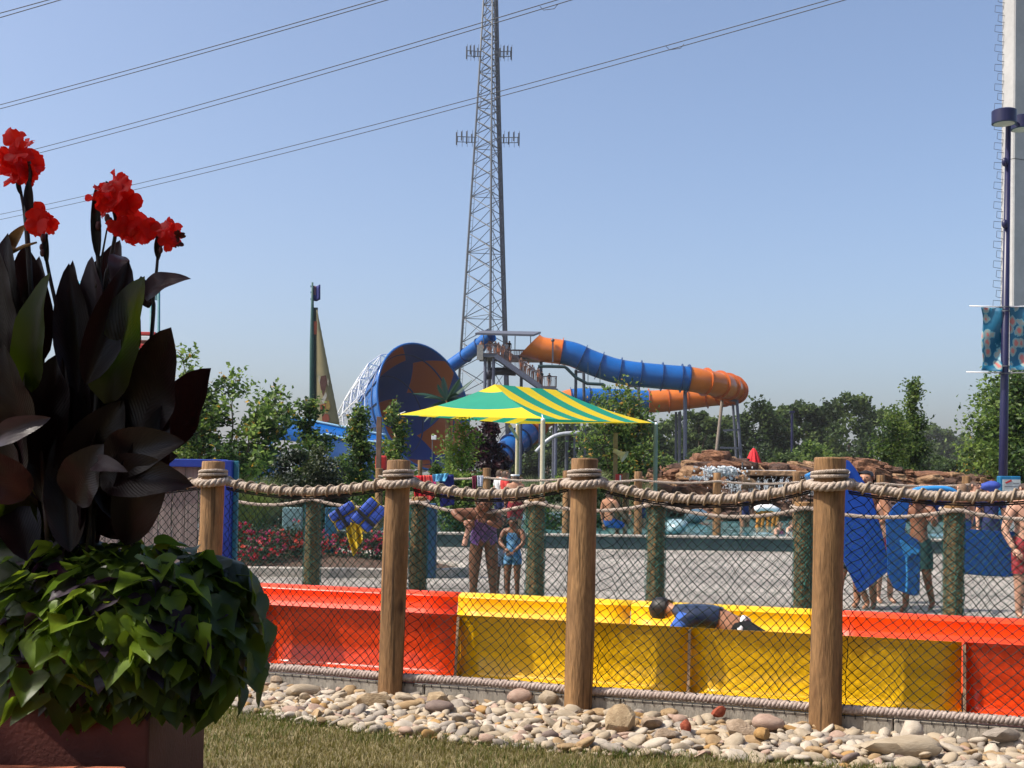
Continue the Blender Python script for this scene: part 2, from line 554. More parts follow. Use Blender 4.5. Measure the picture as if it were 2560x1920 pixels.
# boulders that stand out
def boulder(px, py, w, h, dep, seed, mat, name, label, rz=0.0, tilt=0.0, ang=7, cat='rock', dz=0.0):
    p = G(px, py)
    me = stone_mesh(name, seed, None, ang)
    me.materials.append(mat)
    o = bpy.data.objects.new(name, me)
    COL.objects.link(o)
    o.location = (p.x, p.y, h * 0.42 + dz)
    o.rotation_euler = (tilt, rs.uniform(-.08, .08), rz)
    o.scale = (w / 2 * 1.0, dep / 2 * 1.0, h / 2 * 1.05)
    tag(o, label, cat)
    return o
m_slab = M('sandstone', (0.27, 0.19, 0.11), rough=0.9, scale=1.6, col2=(0.42, 0.32, 0.20), bump=0.5, bscale=8)
m_brickred = M('broken_brick', (0.26, 0.05, 0.025), rough=0.9, scale=2.2, col2=(0.38, 0.10, 0.05), bump=0.5, bscale=10)
m_slab2 = M('brown_sandstone', (0.25, 0.18, 0.12), rough=0.9, scale=1.6, col2=(0.38, 0.29, 0.21), bump=0.5, bscale=8)
boulder(938, 1772, 0.27, 0.12, 0.15, 3, m_slab, 'boulder', 'blocky tan sandstone slab lying against the foot of the second post', 0.1, ang=9)
boulder(755, 1752, 0.24, 0.09, 0.11, 4, m_st[0], 'boulder', 'long cream stone wedge lying below the concrete curb left of the second post', 0.25, ang=6, dz=.03)
boulder(1095, 1768, 0.20, 0.10, 0.13, 5, m_slab, 'boulder', 'rough tan rock resting right of the second post', -0.1, ang=8, dz=.02)
boulder(1098, 1792, 0.19, 0.085, 0.12, 6, m_st[5], 'boulder', 'smooth purple grey oval stone below the curb', 0.0, ang=0, dz=.03)
boulder(1552, 1838, 0.21, 0.21, 0.17, 7, m_slab, 'boulder', 'upright yellow tan boulder with a pitted face right of the middle post', 0.35, 0.2, ang=5)
boulder(1628, 1832, 0.15, 0.10, 0.12, 8, m_slab2, 'boulder', 'small brown angular rock beside the upright boulder', 0.5, ang=8, dz=.02)
boulder(1795, 1812, 0.12, 0.075, 0.08, 9, m_brickred, 'broken_brick', 'dark red broken brick lying near the curb', 0.15, ang=9, cat='brick', dz=.05)
boulder(1713, 1845, 0.085, 0.085, 0.08, 10, m_brickred, 'broken_brick', 'small crumbled orange red brick stub among the pale stones', 0.6, ang=10, cat='brick', dz=.03)
boulder(1850, 1855, 0.24, 0.12, 0.14, 12, m_slab2, 'boulder', 'wide brown weathered rock left of the right hand post foot', -0.25, ang=7, dz=.02)
boulder(1660, 1862, 0.16, 0.07, 0.10, 13, m_slab2, 'boulder', 'flat brown banded stone in front of the upright boulder', 0.1, ang=6, dz=.03)
boulder(1368, 1772, 0.18, 0.10, 0.07, 14, m_st[0], 'boulder', 'pale cream shell shaped stone leaning left of the middle post', -0.6, 0.3, ang=3, dz=.03)
boulder(1300, 1768, 0.17, 0.10, 0.12, 15, m_st[4], 'boulder', 'round pink grey stone left of the middle post', 0.0, ang=0, dz=.03)
boulder(1515, 1777, 0.10, 0.15, 0.08, 16, m_st[0], 'boulder', 'upright split cream stone at the foot of the middle post', 0.0, ang=4, dz=.02)
boulder(2280, 1868, 0.16, 0.15, 0.12, 17, m_st[1], 'boulder', 'pointed white stone standing right of the right hand post', 0.2, ang=5, dz=.02)
boulder(2262, 1902, 0.44, 0.13, 0.17, 18, m_st[0], 'boulder', 'broad rough grey cream rock at the bottom edge of the stone bed', -0.1, ang=6, dz=.02)
boulder(1918, 1842, 0.20, 0.10, 0.12, 19, m_st[4], 'boulder', 'rounded pinkish beige stone just left of the right hand post', 0.0, ang=0, dz=.04)
boulder(1905, 1868, 0.11, 0.08, 0.09, 20, m_st[6], 'boulder', 'ochre yellow cobble below the wide brown rock', 0.0, ang=3, dz=.04)
boulder(2505, 1878, 0.22, 0.10, 0.13, 21, m_st[2], 'boulder', 'flat light grey slab near the far right of the stone bed', 0.1, ang=6, dz=.05)
boulder(690, 1722, 0.09, 0.10, 0.08, 22, m_slab2, 'boulder', 'small dark edged stone tucked under the curb beside the vine', 0.0, ang=6, dz=.02)

# concrete curb along the fence and the pad behind it
CURBZ = 0.105
edges = [-6.0, -4.2, -2.0, 0.25, 1.62, 3.30, 5.5]
for a, b in zip(edges, edges[1:]):
    cb = MB()
    c = FP((a + b) / 2, 0.095, (CURBZ - 0.2) / 2)
    cb.bbox(c, (b - a - 0.006, 0.16, CURBZ + 0.2), 0.012, Matrix((FD, FN, Vector((0, 0, 1)))).transposed())
    o = cb.build('curb', m_conc_wall)
    tag(o, kind='structure')
pad = MB()
pad.add([FP(-7, 0.177, CURBZ - 0.012), FP(6, 0.177, CURBZ - 0.012), FP(6, 2.0, CURBZ - 0.012), FP(-7, 2.0, CURBZ - 0.012),
         FP(6, 2.0, -0.02), FP(-7, 2.0, -0.02)], [(0, 1, 2, 3), (3, 2, 4, 5)])
tag(pad.build('slide_pad', m_conc), kind='structure')

# pool deck
dk = MB()
dk.add([FP(-30, 2.0, 0.0), FP(30, 2.0, 0.0), (30, 24.4, 0), (-20, 24.4, 0)], [(0, 1, 2, 3)])
m_deck_ = m_deck
tag(dk.build('pool_deck', m_deck), kind='structure')
jt = MB()
for yy in (15.6, 18.6, 21.6):
    jt.box((4, yy, 0.004), (34, 0.035, 0.004))
tag(jt.build('deck_joint', M('joint', (0.12, 0.11, 0.10), rough=0.9)), kind='structure')
# ------------------------------------------------------------------ rope and net fences
def strands(mb, pts, r, pitch, n=5, k=3, phase=0.0):    # laid rope: three twisted strands
    pts = [Vector(p) for p in pts]
    L = [0.0]
    for a, b in zip(pts, pts[1:]): L.append(L[-1] + (b - a).length)
    tot = L[-1]
    step = pitch / 8
    m = max(2, int(tot / step))
    def at(q):
        for i in range(len(L) - 1):
            if q <= L[i + 1] + 1e-9:
                t = (q - L[i]) / max(1e-9, L[i + 1] - L[i])
                return pts[i].lerp(pts[i + 1], t), (pts[i + 1] - pts[i]).normalized()
        return pts[-1], (pts[-1] - pts[-2]).normalized()
    for s in range(k):
        path = []
        for i in range(m + 1):
            q = tot * i / m
            c, t = at(q)
            x = t.cross(Vector((0, 0, 1)))
            if x.length < 1e-3: x = Vector((1, 0, 0))
            x.normalize(); y = x.cross(t)
            a = 2 * math.pi * (q / pitch + s / k) + phase
            path.append(c + (x * math.cos(a) + y * math.sin(a)) * r * 0.52)
        mb.tube(path, r * 0.56, n, cap=True)
def sag(a, b, drop, n=26):
    return [a.lerp(b, i / n) - Vector((0, 0, drop * 4 * (i / n) * (1 - i / n))) for i in range(n + 1)]
def helix(pts, r, pitch, phase=0.0, seg=12, r2=None):
    out = []
    L = [0.0]
    for a, b in zip(pts, pts[1:]): L.append(L[-1] + (b - a).length)
    tot = L[-1]
    m = int(tot / pitch * seg)
    for i in range(m + 1):
        q = tot * i / m
        for j in range(len(L) - 1):
            if q <= L[j + 1] + 1e-9: break
        t = (q - L[j]) / max(1e-9, L[j + 1] - L[j])
        c = pts[j].lerp(pts[j + 1], t)
        d = (pts[j + 1] - pts[j]).normalized()
        x = d.cross(Vector((0, 0, 1))).normalized(); y = x.cross(d)
        a = 2 * math.pi * q / pitch
        # loops bunch up: most of the turn is nearly upright, the run between them lies behind
        a2 = a + 0.75 * math.sin(a + 0.6)
        out.append(c + (x * math.cos(a2 + phase) + y * math.sin(a2 + phase)) * r)
    return out
def net(mb, kb, top, bot, cell, r, jit, seed, dep=Vector((0, 0, 0))):
    """diamond net hung between two polylines of equal parameter"""
    rr = random.Random(seed)
    L = sum((b - a).length for a, b in zip(top, top[1:]))
    nx = max(2, int(round(L / cell)))
    H = (top[len(top) // 2] - bot[len(bot) // 2]).length
    nz = max(2, int(round(H / (cell * 0.5))))
    def at(pl, t):
        q = t * (len(pl) - 1)
        i = min(int(q), len(pl) - 2)
        return pl[i].lerp(pl[i + 1], q - i)
    K = {}
    for r_ in range(nz + 1):
        v = r_ / nz
        for c in range(nx + 1):
            t = (c + (0.5 if r_ % 2 else 0.0)) / nx
            if t > 1: t = 1.0
            w = 0.35 * cell * math.sin(v * 5 + seed) + 0.18 * cell * math.sin(t * 23 + v * 3 + seed)
            tt = min(1, max(0, t + (w / L if 0 < c < nx else 0)))
            p = at(top, tt).lerp(at(bot, tt), v)
            j = jit if 0 < r_ < nz else 0
            p = p + Vector((rr.gauss(0, j), rr.gauss(0, j), rr.gauss(0, j)))
            K[(r_, c)] = p
    tri = [(math.cos(a), math.sin(a)) for a in (0.5, 2.6, 4.7)]
    def seg(a, b):
        d = (b - a).normalized()
        x = d.cross(Vector((0.1, 1, 0))).normalized(); y = x.cross(d)
        vs = [p + x * (cx * r) + y * (cy * r) for p in (a, b) for cx, cy in tri]
        mb.add(vs, [(0, 1, 4, 3), (1, 2, 5, 4), (2, 0, 3, 5)])
    kr = r * 1.9
    for (r_, c), p in K.items():
        if r_ < nz:
            if r_ % 2 == 0:
                nb = [(r_ + 1, c), (r_ + 1, c - 1)]
            else:
                nb = [(r_ + 1, c), (r_ + 1, c + 1)]
            for q in nb:
                if q in K and (K[q] - p).length < cell * 2.2: seg(p, K[q])
        kb.add([p + Vector(o) * kr for o in ((1, 0, 0), (-1, 0, 0), (0, 1, 0), (0, -1, 0), (0, 0, 1.3), (0, 0, -1.3))],
               [(0, 2, 4), (2, 1, 4), (1, 3, 4), (3, 0, 4), (2, 0, 5), (1, 2, 5), (3, 1, 5), (0, 3, 5)])
def post(name, base, top_z, r, mat, parent, lean=(0, 0), seed=0, n=28, chamfer=0.012, bz=-0.1):
    mb = MB()
    prof = []
    H = top_z - bz
    for i in range(13):
        t = i / 12
        prof.append((t, r * (1.0 + 0.03 * math.sin(t * 7 + seed)) * (1.03 - 0.05 * t)))
    vs, fs = [], []
    for t, q in prof:
        for j in range(n):
            a = 2 * math.pi * j / n
            e = 1 + 0.035 * noise.noise(Vector((math.cos(a) * 1.5, math.sin(a) * 1.5, t * 2.0 + seed * 3.3)))
            vs.append((base.x + q * e * math.cos(a) + lean[0] * t * H, base.y + q * e * math.sin(a) + lean[1] * t * H, bz + H * t))
    k = len(prof)
    for i in range(k - 1):
        for j in range(n):
            j2 = (j + 1) % n
            fs.append((i * n + j, i * n + j2, (i + 1) * n + j2, (i + 1) * n + j))
    # rounded shoulder and flat, slightly domed top
    o = len(vs)
    cx, cy = base.x + lean[0] * H, base.y + lean[1] * H
    for j in range(n):
        v = vs[(k - 1) * n + j]
        vs.append((cx + (v[0] - cx) * 0.93, cy + (v[1] - cy) * 0.93, v[2] + chamfer * 0.6))
    vs.append((cx, cy, vs[o][2] + 0.004))
    for j in range(n):
        j2 = (j + 1) % n
        fs.append(((k - 1) * n + j, (k - 1) * n + j2, o + j2, o + j))
        fs.append((o + j, o + j2, o + n))
    mb.add(vs, fs)
    return mb.build(name, mat, parent, smooth=True, angle=40)

m_post_grain = m_wood
fence = thing('rope_fence', POSTS[1], 'rope and net fence on four thick round timber posts along the concrete curb', 'fence')
PR = [0.083, 0.086, 0.091, 0.094]
PT = [1.605, 1.628, 1.652, 1.672]
WR = [1.465, 1.48, 1.50, 1.515]               # height of the rope round each post
PLEAN = [(0.012, 0), (0.022, 0), (0.014, 0), (0.012, 0)]
allp = [POSTS[0] - FD * 1.45] + POSTS + [POSTS[3] + FD * 1.55]
allr = [0.083] + PR + [0.094]
allt = [1.60] + PT + [1.68]
allw = [1.46] + WR + [1.52]
alll = [(0.01, 0)] + PLEAN + [(0.012, 0)]
for i, p in enumerate(allp):
    post('post', p, allt[i], allr[i], m_wood, fence, alll[i], seed=i * 1.7)
def pc(i, z): return allp[i] + Vector((alll[i][0] * (z + .1), 0, z))
RR = 0.030
for i in range(len(allp)):
    mb = MB()
    for k, (dz, rr_, tilt) in enumerate(((0.0, RR, 0.14), (0.050, RR * 0.42, 0.05), (0.071, RR * 0.42, 0.10))):
        if True:
            c = pc(i, allw[i] + dz)
            R0 = allr[i] + rr_ * 0.9
            ring = []
            for j in range(37):
                a = 2 * math.pi * j / 36
                ring.append(c + Vector((math.cos(a) * R0, math.sin(a) * R0, tilt * R0 * math.sin(a * 1 + 0.6 + k) * 1.0)))
            strands(mb, ring, rr_, rr_ * 3.4)
    mb.build('rope_wrap', m_rope, fence, smooth=True)
spans = []
for i in range(len(allp) - 1):
    a = pc(i, allw[i] - 0.005) + FD * (allr[i] + 0.02) + FN * 0.02
    b = pc(i + 1, allw[i + 1] - 0.005) - FD * (allr[i + 1] + 0.02) + FN * 0.02
    L = (b - a).length
    top = sag(a, b, [0.05, 0.065, 0.085, 0.095, 0.06][i] * L / 1.3)
    mb = MB(); strands(mb, top, RR, 0.085)
    mb.build('rope', m_rope, fence, smooth=True)
    mb = MB(); mb.tube(helix(top, RR + 0.009, 0.088 + 0.004 * i), 0.0075, 6)
    mb.build('lashing_cord', m_cord, fence, smooth=True)
    # lower rope lying on the curb
    a0 = FP((allp[i] - FO).dot(FD) + allr[i] - 0.01, 0.035, CURBZ + 0.032)
    b0 = FP((allp[i + 1] - FO).dot(FD) - allr[i + 1] + 0.01, 0.035, CURBZ + 0.032)
    low = sag(a0, b0, -0.006)
    mb = MB(); strands(mb, low, 0.029, 0.075)
    mb.build('lower_rope', M('lower_rope_fibre', (0.30, 0.235, 0.205), rough=0.9, scale=40, col2=(0.47, 0.385, 0.345)), fence, smooth=True)
    mb = MB()
    gal = [p + Vector((0, 0, -0.034)) - FN * 0.026 for p in low]
    mb.tube(gal, 0.0035, 5)
    for q in range(int(L / 0.06)):
        t = (q + .5) / int(L / 0.06)
        c = gal[0].lerp(gal[-1], t)
        mb.tube([c + Vector((0, 0, 0.008)), c - Vector((0, 0, 0.018))], 0.003, 4)
    mb.build('selvedge', m_black, fence)
    nb, kb = MB(), MB()
    tp = [p - Vector((0, 0, RR + 0.008)) for p in top]
    bt = [p + Vector((0, 0, -0.005)) - FN * 0.012 for p in low]
    net(nb, kb, tp, bt, 0.0645, 0.0026, 0.0022, i + 3)
    nb.f += [tuple(q + len(nb.v) for q in f) for f in kb.f]; nb.v += kb.v; nb.mi += kb.mi
    nb.build('net', m_net, fence)
    mb = MB()
    for off in (0.0, 0.012):
        mb.tube([p - Vector((0, 0, off)) for p in tp], 0.0055, 5)
    mb.build('net_selvedge', m_black, fence)

# second fence on the far side of the slide
P2 = [PX(-60, 16.0), PX(310, 15.4), PX(560, 15.0), PX(783, 14.6), PX(1047, 14.1), PX(1340, 13.5), PX(1640, 13.0), PX(2008, 12.5), PX(2382, 12.1), PX(2790, 11.7)]
W2 = [1.20, 1.20, 1.205, 1.205, 1.20, 1.225, 1.25, 1.235, 1.245, 1.25]
fence2 = thing('rope_fence', P2[4], 'lower rope fence with green netting on timber posts beyond the waterslide', 'fence')
for i, p in enumerate(P2):
    post('post', p, W2[i] + 0.05, 0.098, m_wood_old, fence2, (0.01, 0), seed=i + 20, n=20)
for i in range(len(P2) - 1):
    a = P2[i] + Vector((0, -0.11, W2[i])); b = P2[i + 1] + Vector((0, -0.11, W2[i + 1]))
    top = sag(a, b, 0.125 if i in (4, 6) else 0.09, 20)
    mb = MB(); strands(mb, top, 0.021, 0.085, 4)
    mb.build('rope', m_rope, fence2, smooth=True)
    low = sag(P2[i] + Vector((0, -0.10, 0.06)), P2[i + 1] + Vector((0, -0.10, 0.06)), 0.0, 20)
    nb, kb = MB(), MB()
    net(nb, kb, [p - Vector((0, 0, 0.02)) for p in top], low, 0.066, 0.0023, 0.004, i + 40)
    nb.f += [tuple(q + len(nb.v) for q in f) for f in kb.f]; nb.v += kb.v; nb.mi += kb.mi
    nb.build('net', m_net2, fence2)
for i, p in enumerate(P2):            # a wrap of net and cord hugging each post
    mb = MB(); kb = MB()
    r0 = 0.112
    arc = [Vector((math.cos(a), math.sin(a), 0)) * r0 for a in [R(-185 + 10 * k) for k in range(20)]]
    net(mb, kb, [p + q + Vector((0.01, 0, W2[i] - .03)) for q in arc], [p + q + Vector((0, 0, 0.06)) for q in arc], 0.05, 0.0032, 0.006, i + 70)
    mb.f += [tuple(q + len(mb.v) for q in f) for f in kb.f]; mb.v += kb.v; mb.mi += kb.mi
    mb.build('net_wrap', M('green_net_wrap', (0.006, 0.07, 0.05), rough=0.5, scale=30, col2=(0.012, 0.15, 0.11)), fence2)
    mb = MB()
    ring = [p + Vector((math.cos(a) * 0.122, math.sin(a) * 0.122, W2[i] + 0.01 * math.sin(a))) for a in [R(12 * k) for k in range(31)]]
    strands(mb, ring, 0.02, 0.08, 4)
    mb.build('rope_wrap', m_rope, fence2, smooth=True)

# third fence standing on the pool wall
P3 = [PX(948, 26.5, 0.27), PX(1217, 25.6, 0.27), PX(1417, 25.2, 0.27), PX(1596, 25.0, 0.27), PX(1793, 25.0, 0.27), PX(1992, 25.0, 0.27), PX(2202, 25.0, 0.27), PX(2416, 25.0, 0.27), PX(2640, 25.0, 0.27)]
T3 = [1.63, 1.665, 1.63, 1.635, 1.63, 1.67, 1.63, 1.64, 1.66]
fence3 = thing('rope_fence', P3[3], 'distant rope fence on slim timber posts along the pool wall before the waterfall', 'fence')
for i, p in enumerate(P3):
    post('post', p, T3[i], 0.088, m_wood, fence3, seed=i + 50, n=16, bz=0.27)
for i in range(len(P3) - 1):
    for k, zz in enumerate((1.46,)):
        a = P3[i].copy(); a.z = zz; b = P3[i + 1].copy(); b.z = zz
        a.y -= 0.1; b.y -= 0.1
        mb = MB(); strands(mb, sag(a, b, 0.05, 10), 0.026, 0.12, 4)
        mb.build('rope', m_rope, fence3, smooth=True)

# ------------------------------------------------------------------ the waterslide
m_yel = M('yellow_gelcoat', (0.86, 0.50, 0.006), rough=0.30, scale=1.5, stretch=(0.5, 2.5, 8), var=0.13, coat=0.25, fine=0.05)
m_red = M('red_orange_gelcoat', (0.80, 0.060, 0.006), rough=0.30, scale=1.5, stretch=(0.5, 2.5, 8), var=0.15, coat=0.25, fine=0.05)
m_edge = M('raw_fibreglass_edge', (0.42, 0.28, 0.18), rough=0.7, var=0.15)
slide = thing('water_slide', FP(1.0, 0.9, CURBZ), 'low open waterslide trough of red orange and yellow fibreglass sections behind the net', 'water slide')
U0 = 0.375
near = [-6.0, -4.40, -2.72, -1.13, 0.42, 2.06, 3.83, 5.4]
nmat = [m_yel, m_red, m_red, m_red, m_yel, m_yel, m_yel, m_red]
NP = [(-0.075, 0.0), (-0.075, 0.016), (-0.03, 0.028), (0.0, 0.055), (0.004, 0.20), (0.0, 0.36), (-0.004, 0.372), (-0.005, 0.405), (-0.016, 0.428), (-0.020, 0.445),
      (-0.030, 0.452), (0.03, 0.446), (0.045, 0.41), (0.10, 0.20), (0.18, 0.105), (0.26, 0.09)]
# station of a front seam seen at a photo column
def st_at(px, u, z):
    d = ray(px, 1300)
    # solve for s with FP(s,u,z) in the photo column px
    base = FP(0, u, z)
    k = d.x / d.y
    return (k * base.y - base.x) / (FD.x - k * FD.y)
near = [-5.6, -4.1, st_at(662, U0, .3), st_at(1151, U0, .3), st_at(1726, U0, .3), st_at(2407, U0, .3), 4.6, 6.0]
nmat = [m_yel, m_red, m_red, m_yel, m_yel, m_red, m_red]
def fr(s, dz=0.0): return (FP(s, U0, CURBZ + dz - 0.012), FN, Vector((0, 0, 1)))
for i in range(len(near) - 1):
    a, b = near[i] + 0.012, near[i + 1] - 0.004
    mb = MB()
    k = 9
    mb.sweep([fr(lerp(a, b, j / k)) for j in range(k + 1)], NP)
    o = mb.build('side_panel', nmat[i], slide, smooth=True, angle=50)
    solid(o, 0.006)
    # end flange rib standing out from the face at the left end
    fl = MB()
    poly = [(-0.080, 0.0), (-0.080, 0.03), (-0.058, 0.20), (-0.044, 0.36), (-0.034, 0.44), (0.0, 0.44), (0.0, 0.0)]
    fl.prism([FP(near[i] + 0.004, U0 + u - 0.003, CURBZ - 0.012 + z) for u, z in poly], 0.010, FD)
    o = fl.build('end_flange', nmat[i], slide)
    fe = MB()
    for (u, z), (u2, z2) in zip(poly[1:4], poly[2:5]):
        fe.beam(FP(near[i] + 0.009, U0 + u - 0.005, CURBZ - 0.012 + z), FP(near[i] + 0.009, U0 + u2 - 0.005, CURBZ - 0.012 + z2), 0.018, 0.006, FN)
    o2 = fe.build('flange_edge', m_edge, o)
far = [-5.6, -4.0, -2.4, st_at(1157, U0 + 1.16, .5), st_at(1585, U0 + 1.16, .5), st_at(2075, U0 + 1.16, .5), 4.4, 6.0]
fmat = [m_yel, m_red, m_red, m_yel, m_yel, m_red, m_red]
FPROF = [(0.0, 0.085), (0.08, 0.09), (0.16, 0.12), (0.235, 0.21), (0.29, 0.345), (0.300, 0.36), (0.302, 0.43), (0.297, 0.452), (0.31, 0.468), (0.395, 0.485), (0.405, 0.475), (0.405, 0.40)]
def fr2(s): return (FP(s, U0 + 0.77, CURBZ - 0.012), FN, Vector((0, 0, 1)))
for i in range(len(far) - 1):
    a, b = far[i] + 0.003, far[i + 1] - 0.003
    mb = MB(); mb.sweep([fr2(lerp(a, b, j / 8)) for j in range(9)], FPROF)
    o = mb.build('far_side_panel', fmat[i], slide, smooth=True, angle=45)
    solid(o, 0.006)
for i in range(len(near) - 1):
    mb = MB()
    mb.box(FP((near[i] + near[i + 1]) / 2, U0 + 0.515, CURBZ + 0.066), (near[i + 1] - near[i] - 0.01, 0.51, 0.012), Matrix((FD, FN, Vector((0, 0, 1)))).transposed())
    mb.build('floor_panel', nmat[i], slide)

# pool wall, coping and water
pw = MB()
pw.box((6, 24.62, 0.125), (44, 0.4, 0.25))
m_pwall = M('pool_wall_paint', (0.030, 0.052, 0.062), rough=0.8, scale=3, col2=(0.050, 0.080, 0.090), bump=0.2, bscale=40)
tag(pw.build('pool_wall', m_pwall), 'low dark teal pool wall along the far edge of the deck', 'wall')
cp = MB()
for k in range(22):
    cp.bbox((-15 + k * 2.0, 24.62, 0.275), (1.99, 0.46, 0.04), 0.008)
o = cp.build('coping', M('coping', (0.34, 0.31, 0.27), rough=0.8, scale=4, var=0.15)); tag(o, kind='structure')
m_water = M('pool_water', (0.05, 0.17, 0.19), rough=0.10, scale=0.9, col2=(0.17, 0.33, 0.35), stretch=(1, 0.35, 1), bump=1.0, bscale=3.0, spec=0.6)
wt = MB()
nx, ny = 120, 60
vv = []
for j in range(ny + 1):
    for i in range(nx + 1):
        x, y = -8 + 30 * i / nx, 24.82 + 17.5 * j / ny
        z = 0.16 + 0.05 * noise.noise(Vector((x * 0.9, y * 0.55, 1))) + 0.04 * noise.noise(Vector((x * 2.1, y * 1.3, 5)))
        vv.append((x, y, z))
wt.add(vv, [(j * (nx + 1) + i, j * (nx + 1) + i + 1, (j + 1) * (nx + 1) + i + 1, (j + 1) * (nx + 1) + i) for j in range(ny) for i in range(nx)])
tag(wt.build('water', m_water, smooth=True), kind='structure')
# ------------------------------------------------------------------ foliage
def leafmat(name, a, b, t=0.45, rough=0.5):
    return M(name, a, rough=rough, scale=1.5, col2=b, transl=t, tcol=tuple(min(1, c * 1.5) for c in b))
lm_mid = [leafmat('leaf_mid', (0.042, 0.085, 0.016), (0.085, 0.145, 0.030)), leafmat('leaf_light', (0.10, 0.16, 0.026), (0.18, 0.25, 0.055)), leafmat('leaf_deep', (0.016, 0.036, 0.010), (0.034, 0.065, 0.018)),
          leafmat('leaf_amber', (0.30, 0.16, 0.02), (0.45, 0.26, 0.04))]
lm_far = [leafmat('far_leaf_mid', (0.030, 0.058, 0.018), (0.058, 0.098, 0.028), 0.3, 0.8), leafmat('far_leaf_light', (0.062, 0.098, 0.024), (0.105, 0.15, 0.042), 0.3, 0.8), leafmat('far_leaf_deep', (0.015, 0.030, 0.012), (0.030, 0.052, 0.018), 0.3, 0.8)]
lm_dark = [leafmat('yew_leaf', (0.012, 0.022, 0.008), (0.025, 0.040, 0.013), 0.2), leafmat('yew_tip', (0.035, 0.048, 0.015), (0.06, 0.075, 0.022), 0.2), leafmat('yew_deep', (0.006, 0.012, 0.005), (0.012, 0.022, 0.008), 0.2)]
lm_purple = [leafmat('plum_leaf', (0.020, 0.006, 0.012), (0.045, 0.013, 0.022), 0.25), leafmat('plum_light', (0.05, 0.014, 0.022), (0.09, 0.03, 0.035), 0.25), leafmat('plum_deep', (0.008, 0.003, 0.006), (0.018, 0.006, 0.010), 0.2)]
lm_lime = [leafmat('lime_mid', (0.085, 0.13, 0.020), (0.14, 0.19, 0.035)), leafmat('lime_light', (0.14, 0.19, 0.03), (0.23, 0.27, 0.06)), leafmat('lime_deep', (0.035, 0.06, 0.014), (0.065, 0.10, 0.022))]

def leaf_at(mb, p, size, r_, mi, up=0.35, asp=0.62):
    d = Vector((r_.gauss(0, 1), r_.gauss(0, 1), r_.gauss(0, 1) * 0.7 + up)).normalized()
    n = Vector((r_.gauss(0, 1), r_.gauss(0, 1), r_.gauss(0, 1) + 0.9))
    x = d.cross(n)
    if x.length < 1e-4: return
    x.normalize()
    y = x.cross(d)
    s = size * r_.uniform(0.7, 1.25)
    w = s * asp * 0.5
    mb.add([p, p + d * (s * .45) + x * w + y * (s * .08), p + d * s - y * (s * .06), p + d * (s * .45) - x * w + y * (s * .08)], [(0, 1, 2), (0, 2, 3)], mi)
def limb(mb, a, b, r0, r1, r_, n=5, k=5, wob=0.06):
    L = (b - a).length
    pts = [a.lerp(b, i / k) + (Vector((r_.gauss(0, 1), r_.gauss(0, 1), r_.gauss(0, .6))) * (wob * L * (0 if i in (0, k) else 1)) * 0.5) for i in range(k + 1)]
    mb.tube(pts, [lerp(r0, r1, i / k) for i in range(k + 1)], n, cap=False)
    return pts
def sapling(label, base, H, W, seed, mats=lm_mid, nleaf=5000, size=0.10, bottom=0.16, name='tree', cat='tree', stems=1, group=None,
            lean=(0, 0), amber=0.0, top_taper=0.55, nb=30, gap=0.10):
    """a young tree: stems with rising branches, leaves in sprays along the branches"""
    r_ = random.Random(seed)
    t = thing(name, base, label, cat, group)
    tm, lf = MB(), MB()
    sprays = []
    for s in range(stems):
        off = Vector((0, 0, 0)) if stems == 1 else Vector((r_.uniform(-1, 1), r_.uniform(-1, 1), 0)) * W * 0.22
        hh = H * (1 if s == 0 else r_.uniform(0.7, 0.92))
        top = base + off * 1.6 + Vector((lean[0] * H, lean[1] * H, hh))
        tr = limb(tm, base + off * 0.2, top, H * 0.011, H * 0.002, r_, 6, 10, 0.03)
        for q in range(nb // stems):
            u = bottom + (0.98 - bottom) * (q + r_.random()) / (nb // stems)
            i = min(int(u * 10), 9)
            p0 = tr[i].lerp(tr[i + 1], u * 10 - i)
            env = W * 0.5 * (math.sin(math.pi * min(1, (u - bottom * 0.4) ** 0.8 * 0.93)) ** 0.7) * (1 - top_taper * u) * 1.3
            L = max(0.12 * W, env * r_.uniform(0.65, 1.2))
            az = r_.uniform(0, 2 * math.pi)
            el = R(r_.uniform(12, 50))
            e = p0 + Vector((math.cos(az) * math.cos(el), math.sin(az) * math.cos(el), math.sin(el))) * L
            bp = limb(tm, p0, e, H * 0.004, H * 0.001, r_, 4, 4, 0.12)
            tone = r_.random()
            sprays.append((bp, L, tone))
        sprays.append(([tr[-2], tr[-1], tr[-1] + Vector((0, 0, 0.02 * H))], 0.15 * W, 0.7))
    tot = sum(s[1] for s in sprays)
    for bp, L, tone in sprays:
        k = int(nleaf * L / tot)
        for q in range(k):
            u = r_.random() ** 0.75
            i = min(int(u * (len(bp) - 1)), len(bp) - 2)
            p = bp[i].lerp(bp[i + 1], u * (len(bp) - 1) - i)
            sp = W * gap * (0.6 + 0.5 * u)
            p = p + Vector((r_.gauss(0, sp), r_.gauss(0, sp), r_.gauss(0, sp * 0.8)))
            a = tone + r_.gauss(0, 0.28)
            mi = 2 if a < 0.3 else (1 if a > 0.72 else 0)
            if amber and r_.random() < amber and len(mats) > 3: mi = 3
            leaf_at(lf, p, size, r_, mi)
    tm.build('trunk', m_trunk, t, smooth=True)
    lf.build('crown', mats, t, kind=None)
    return t
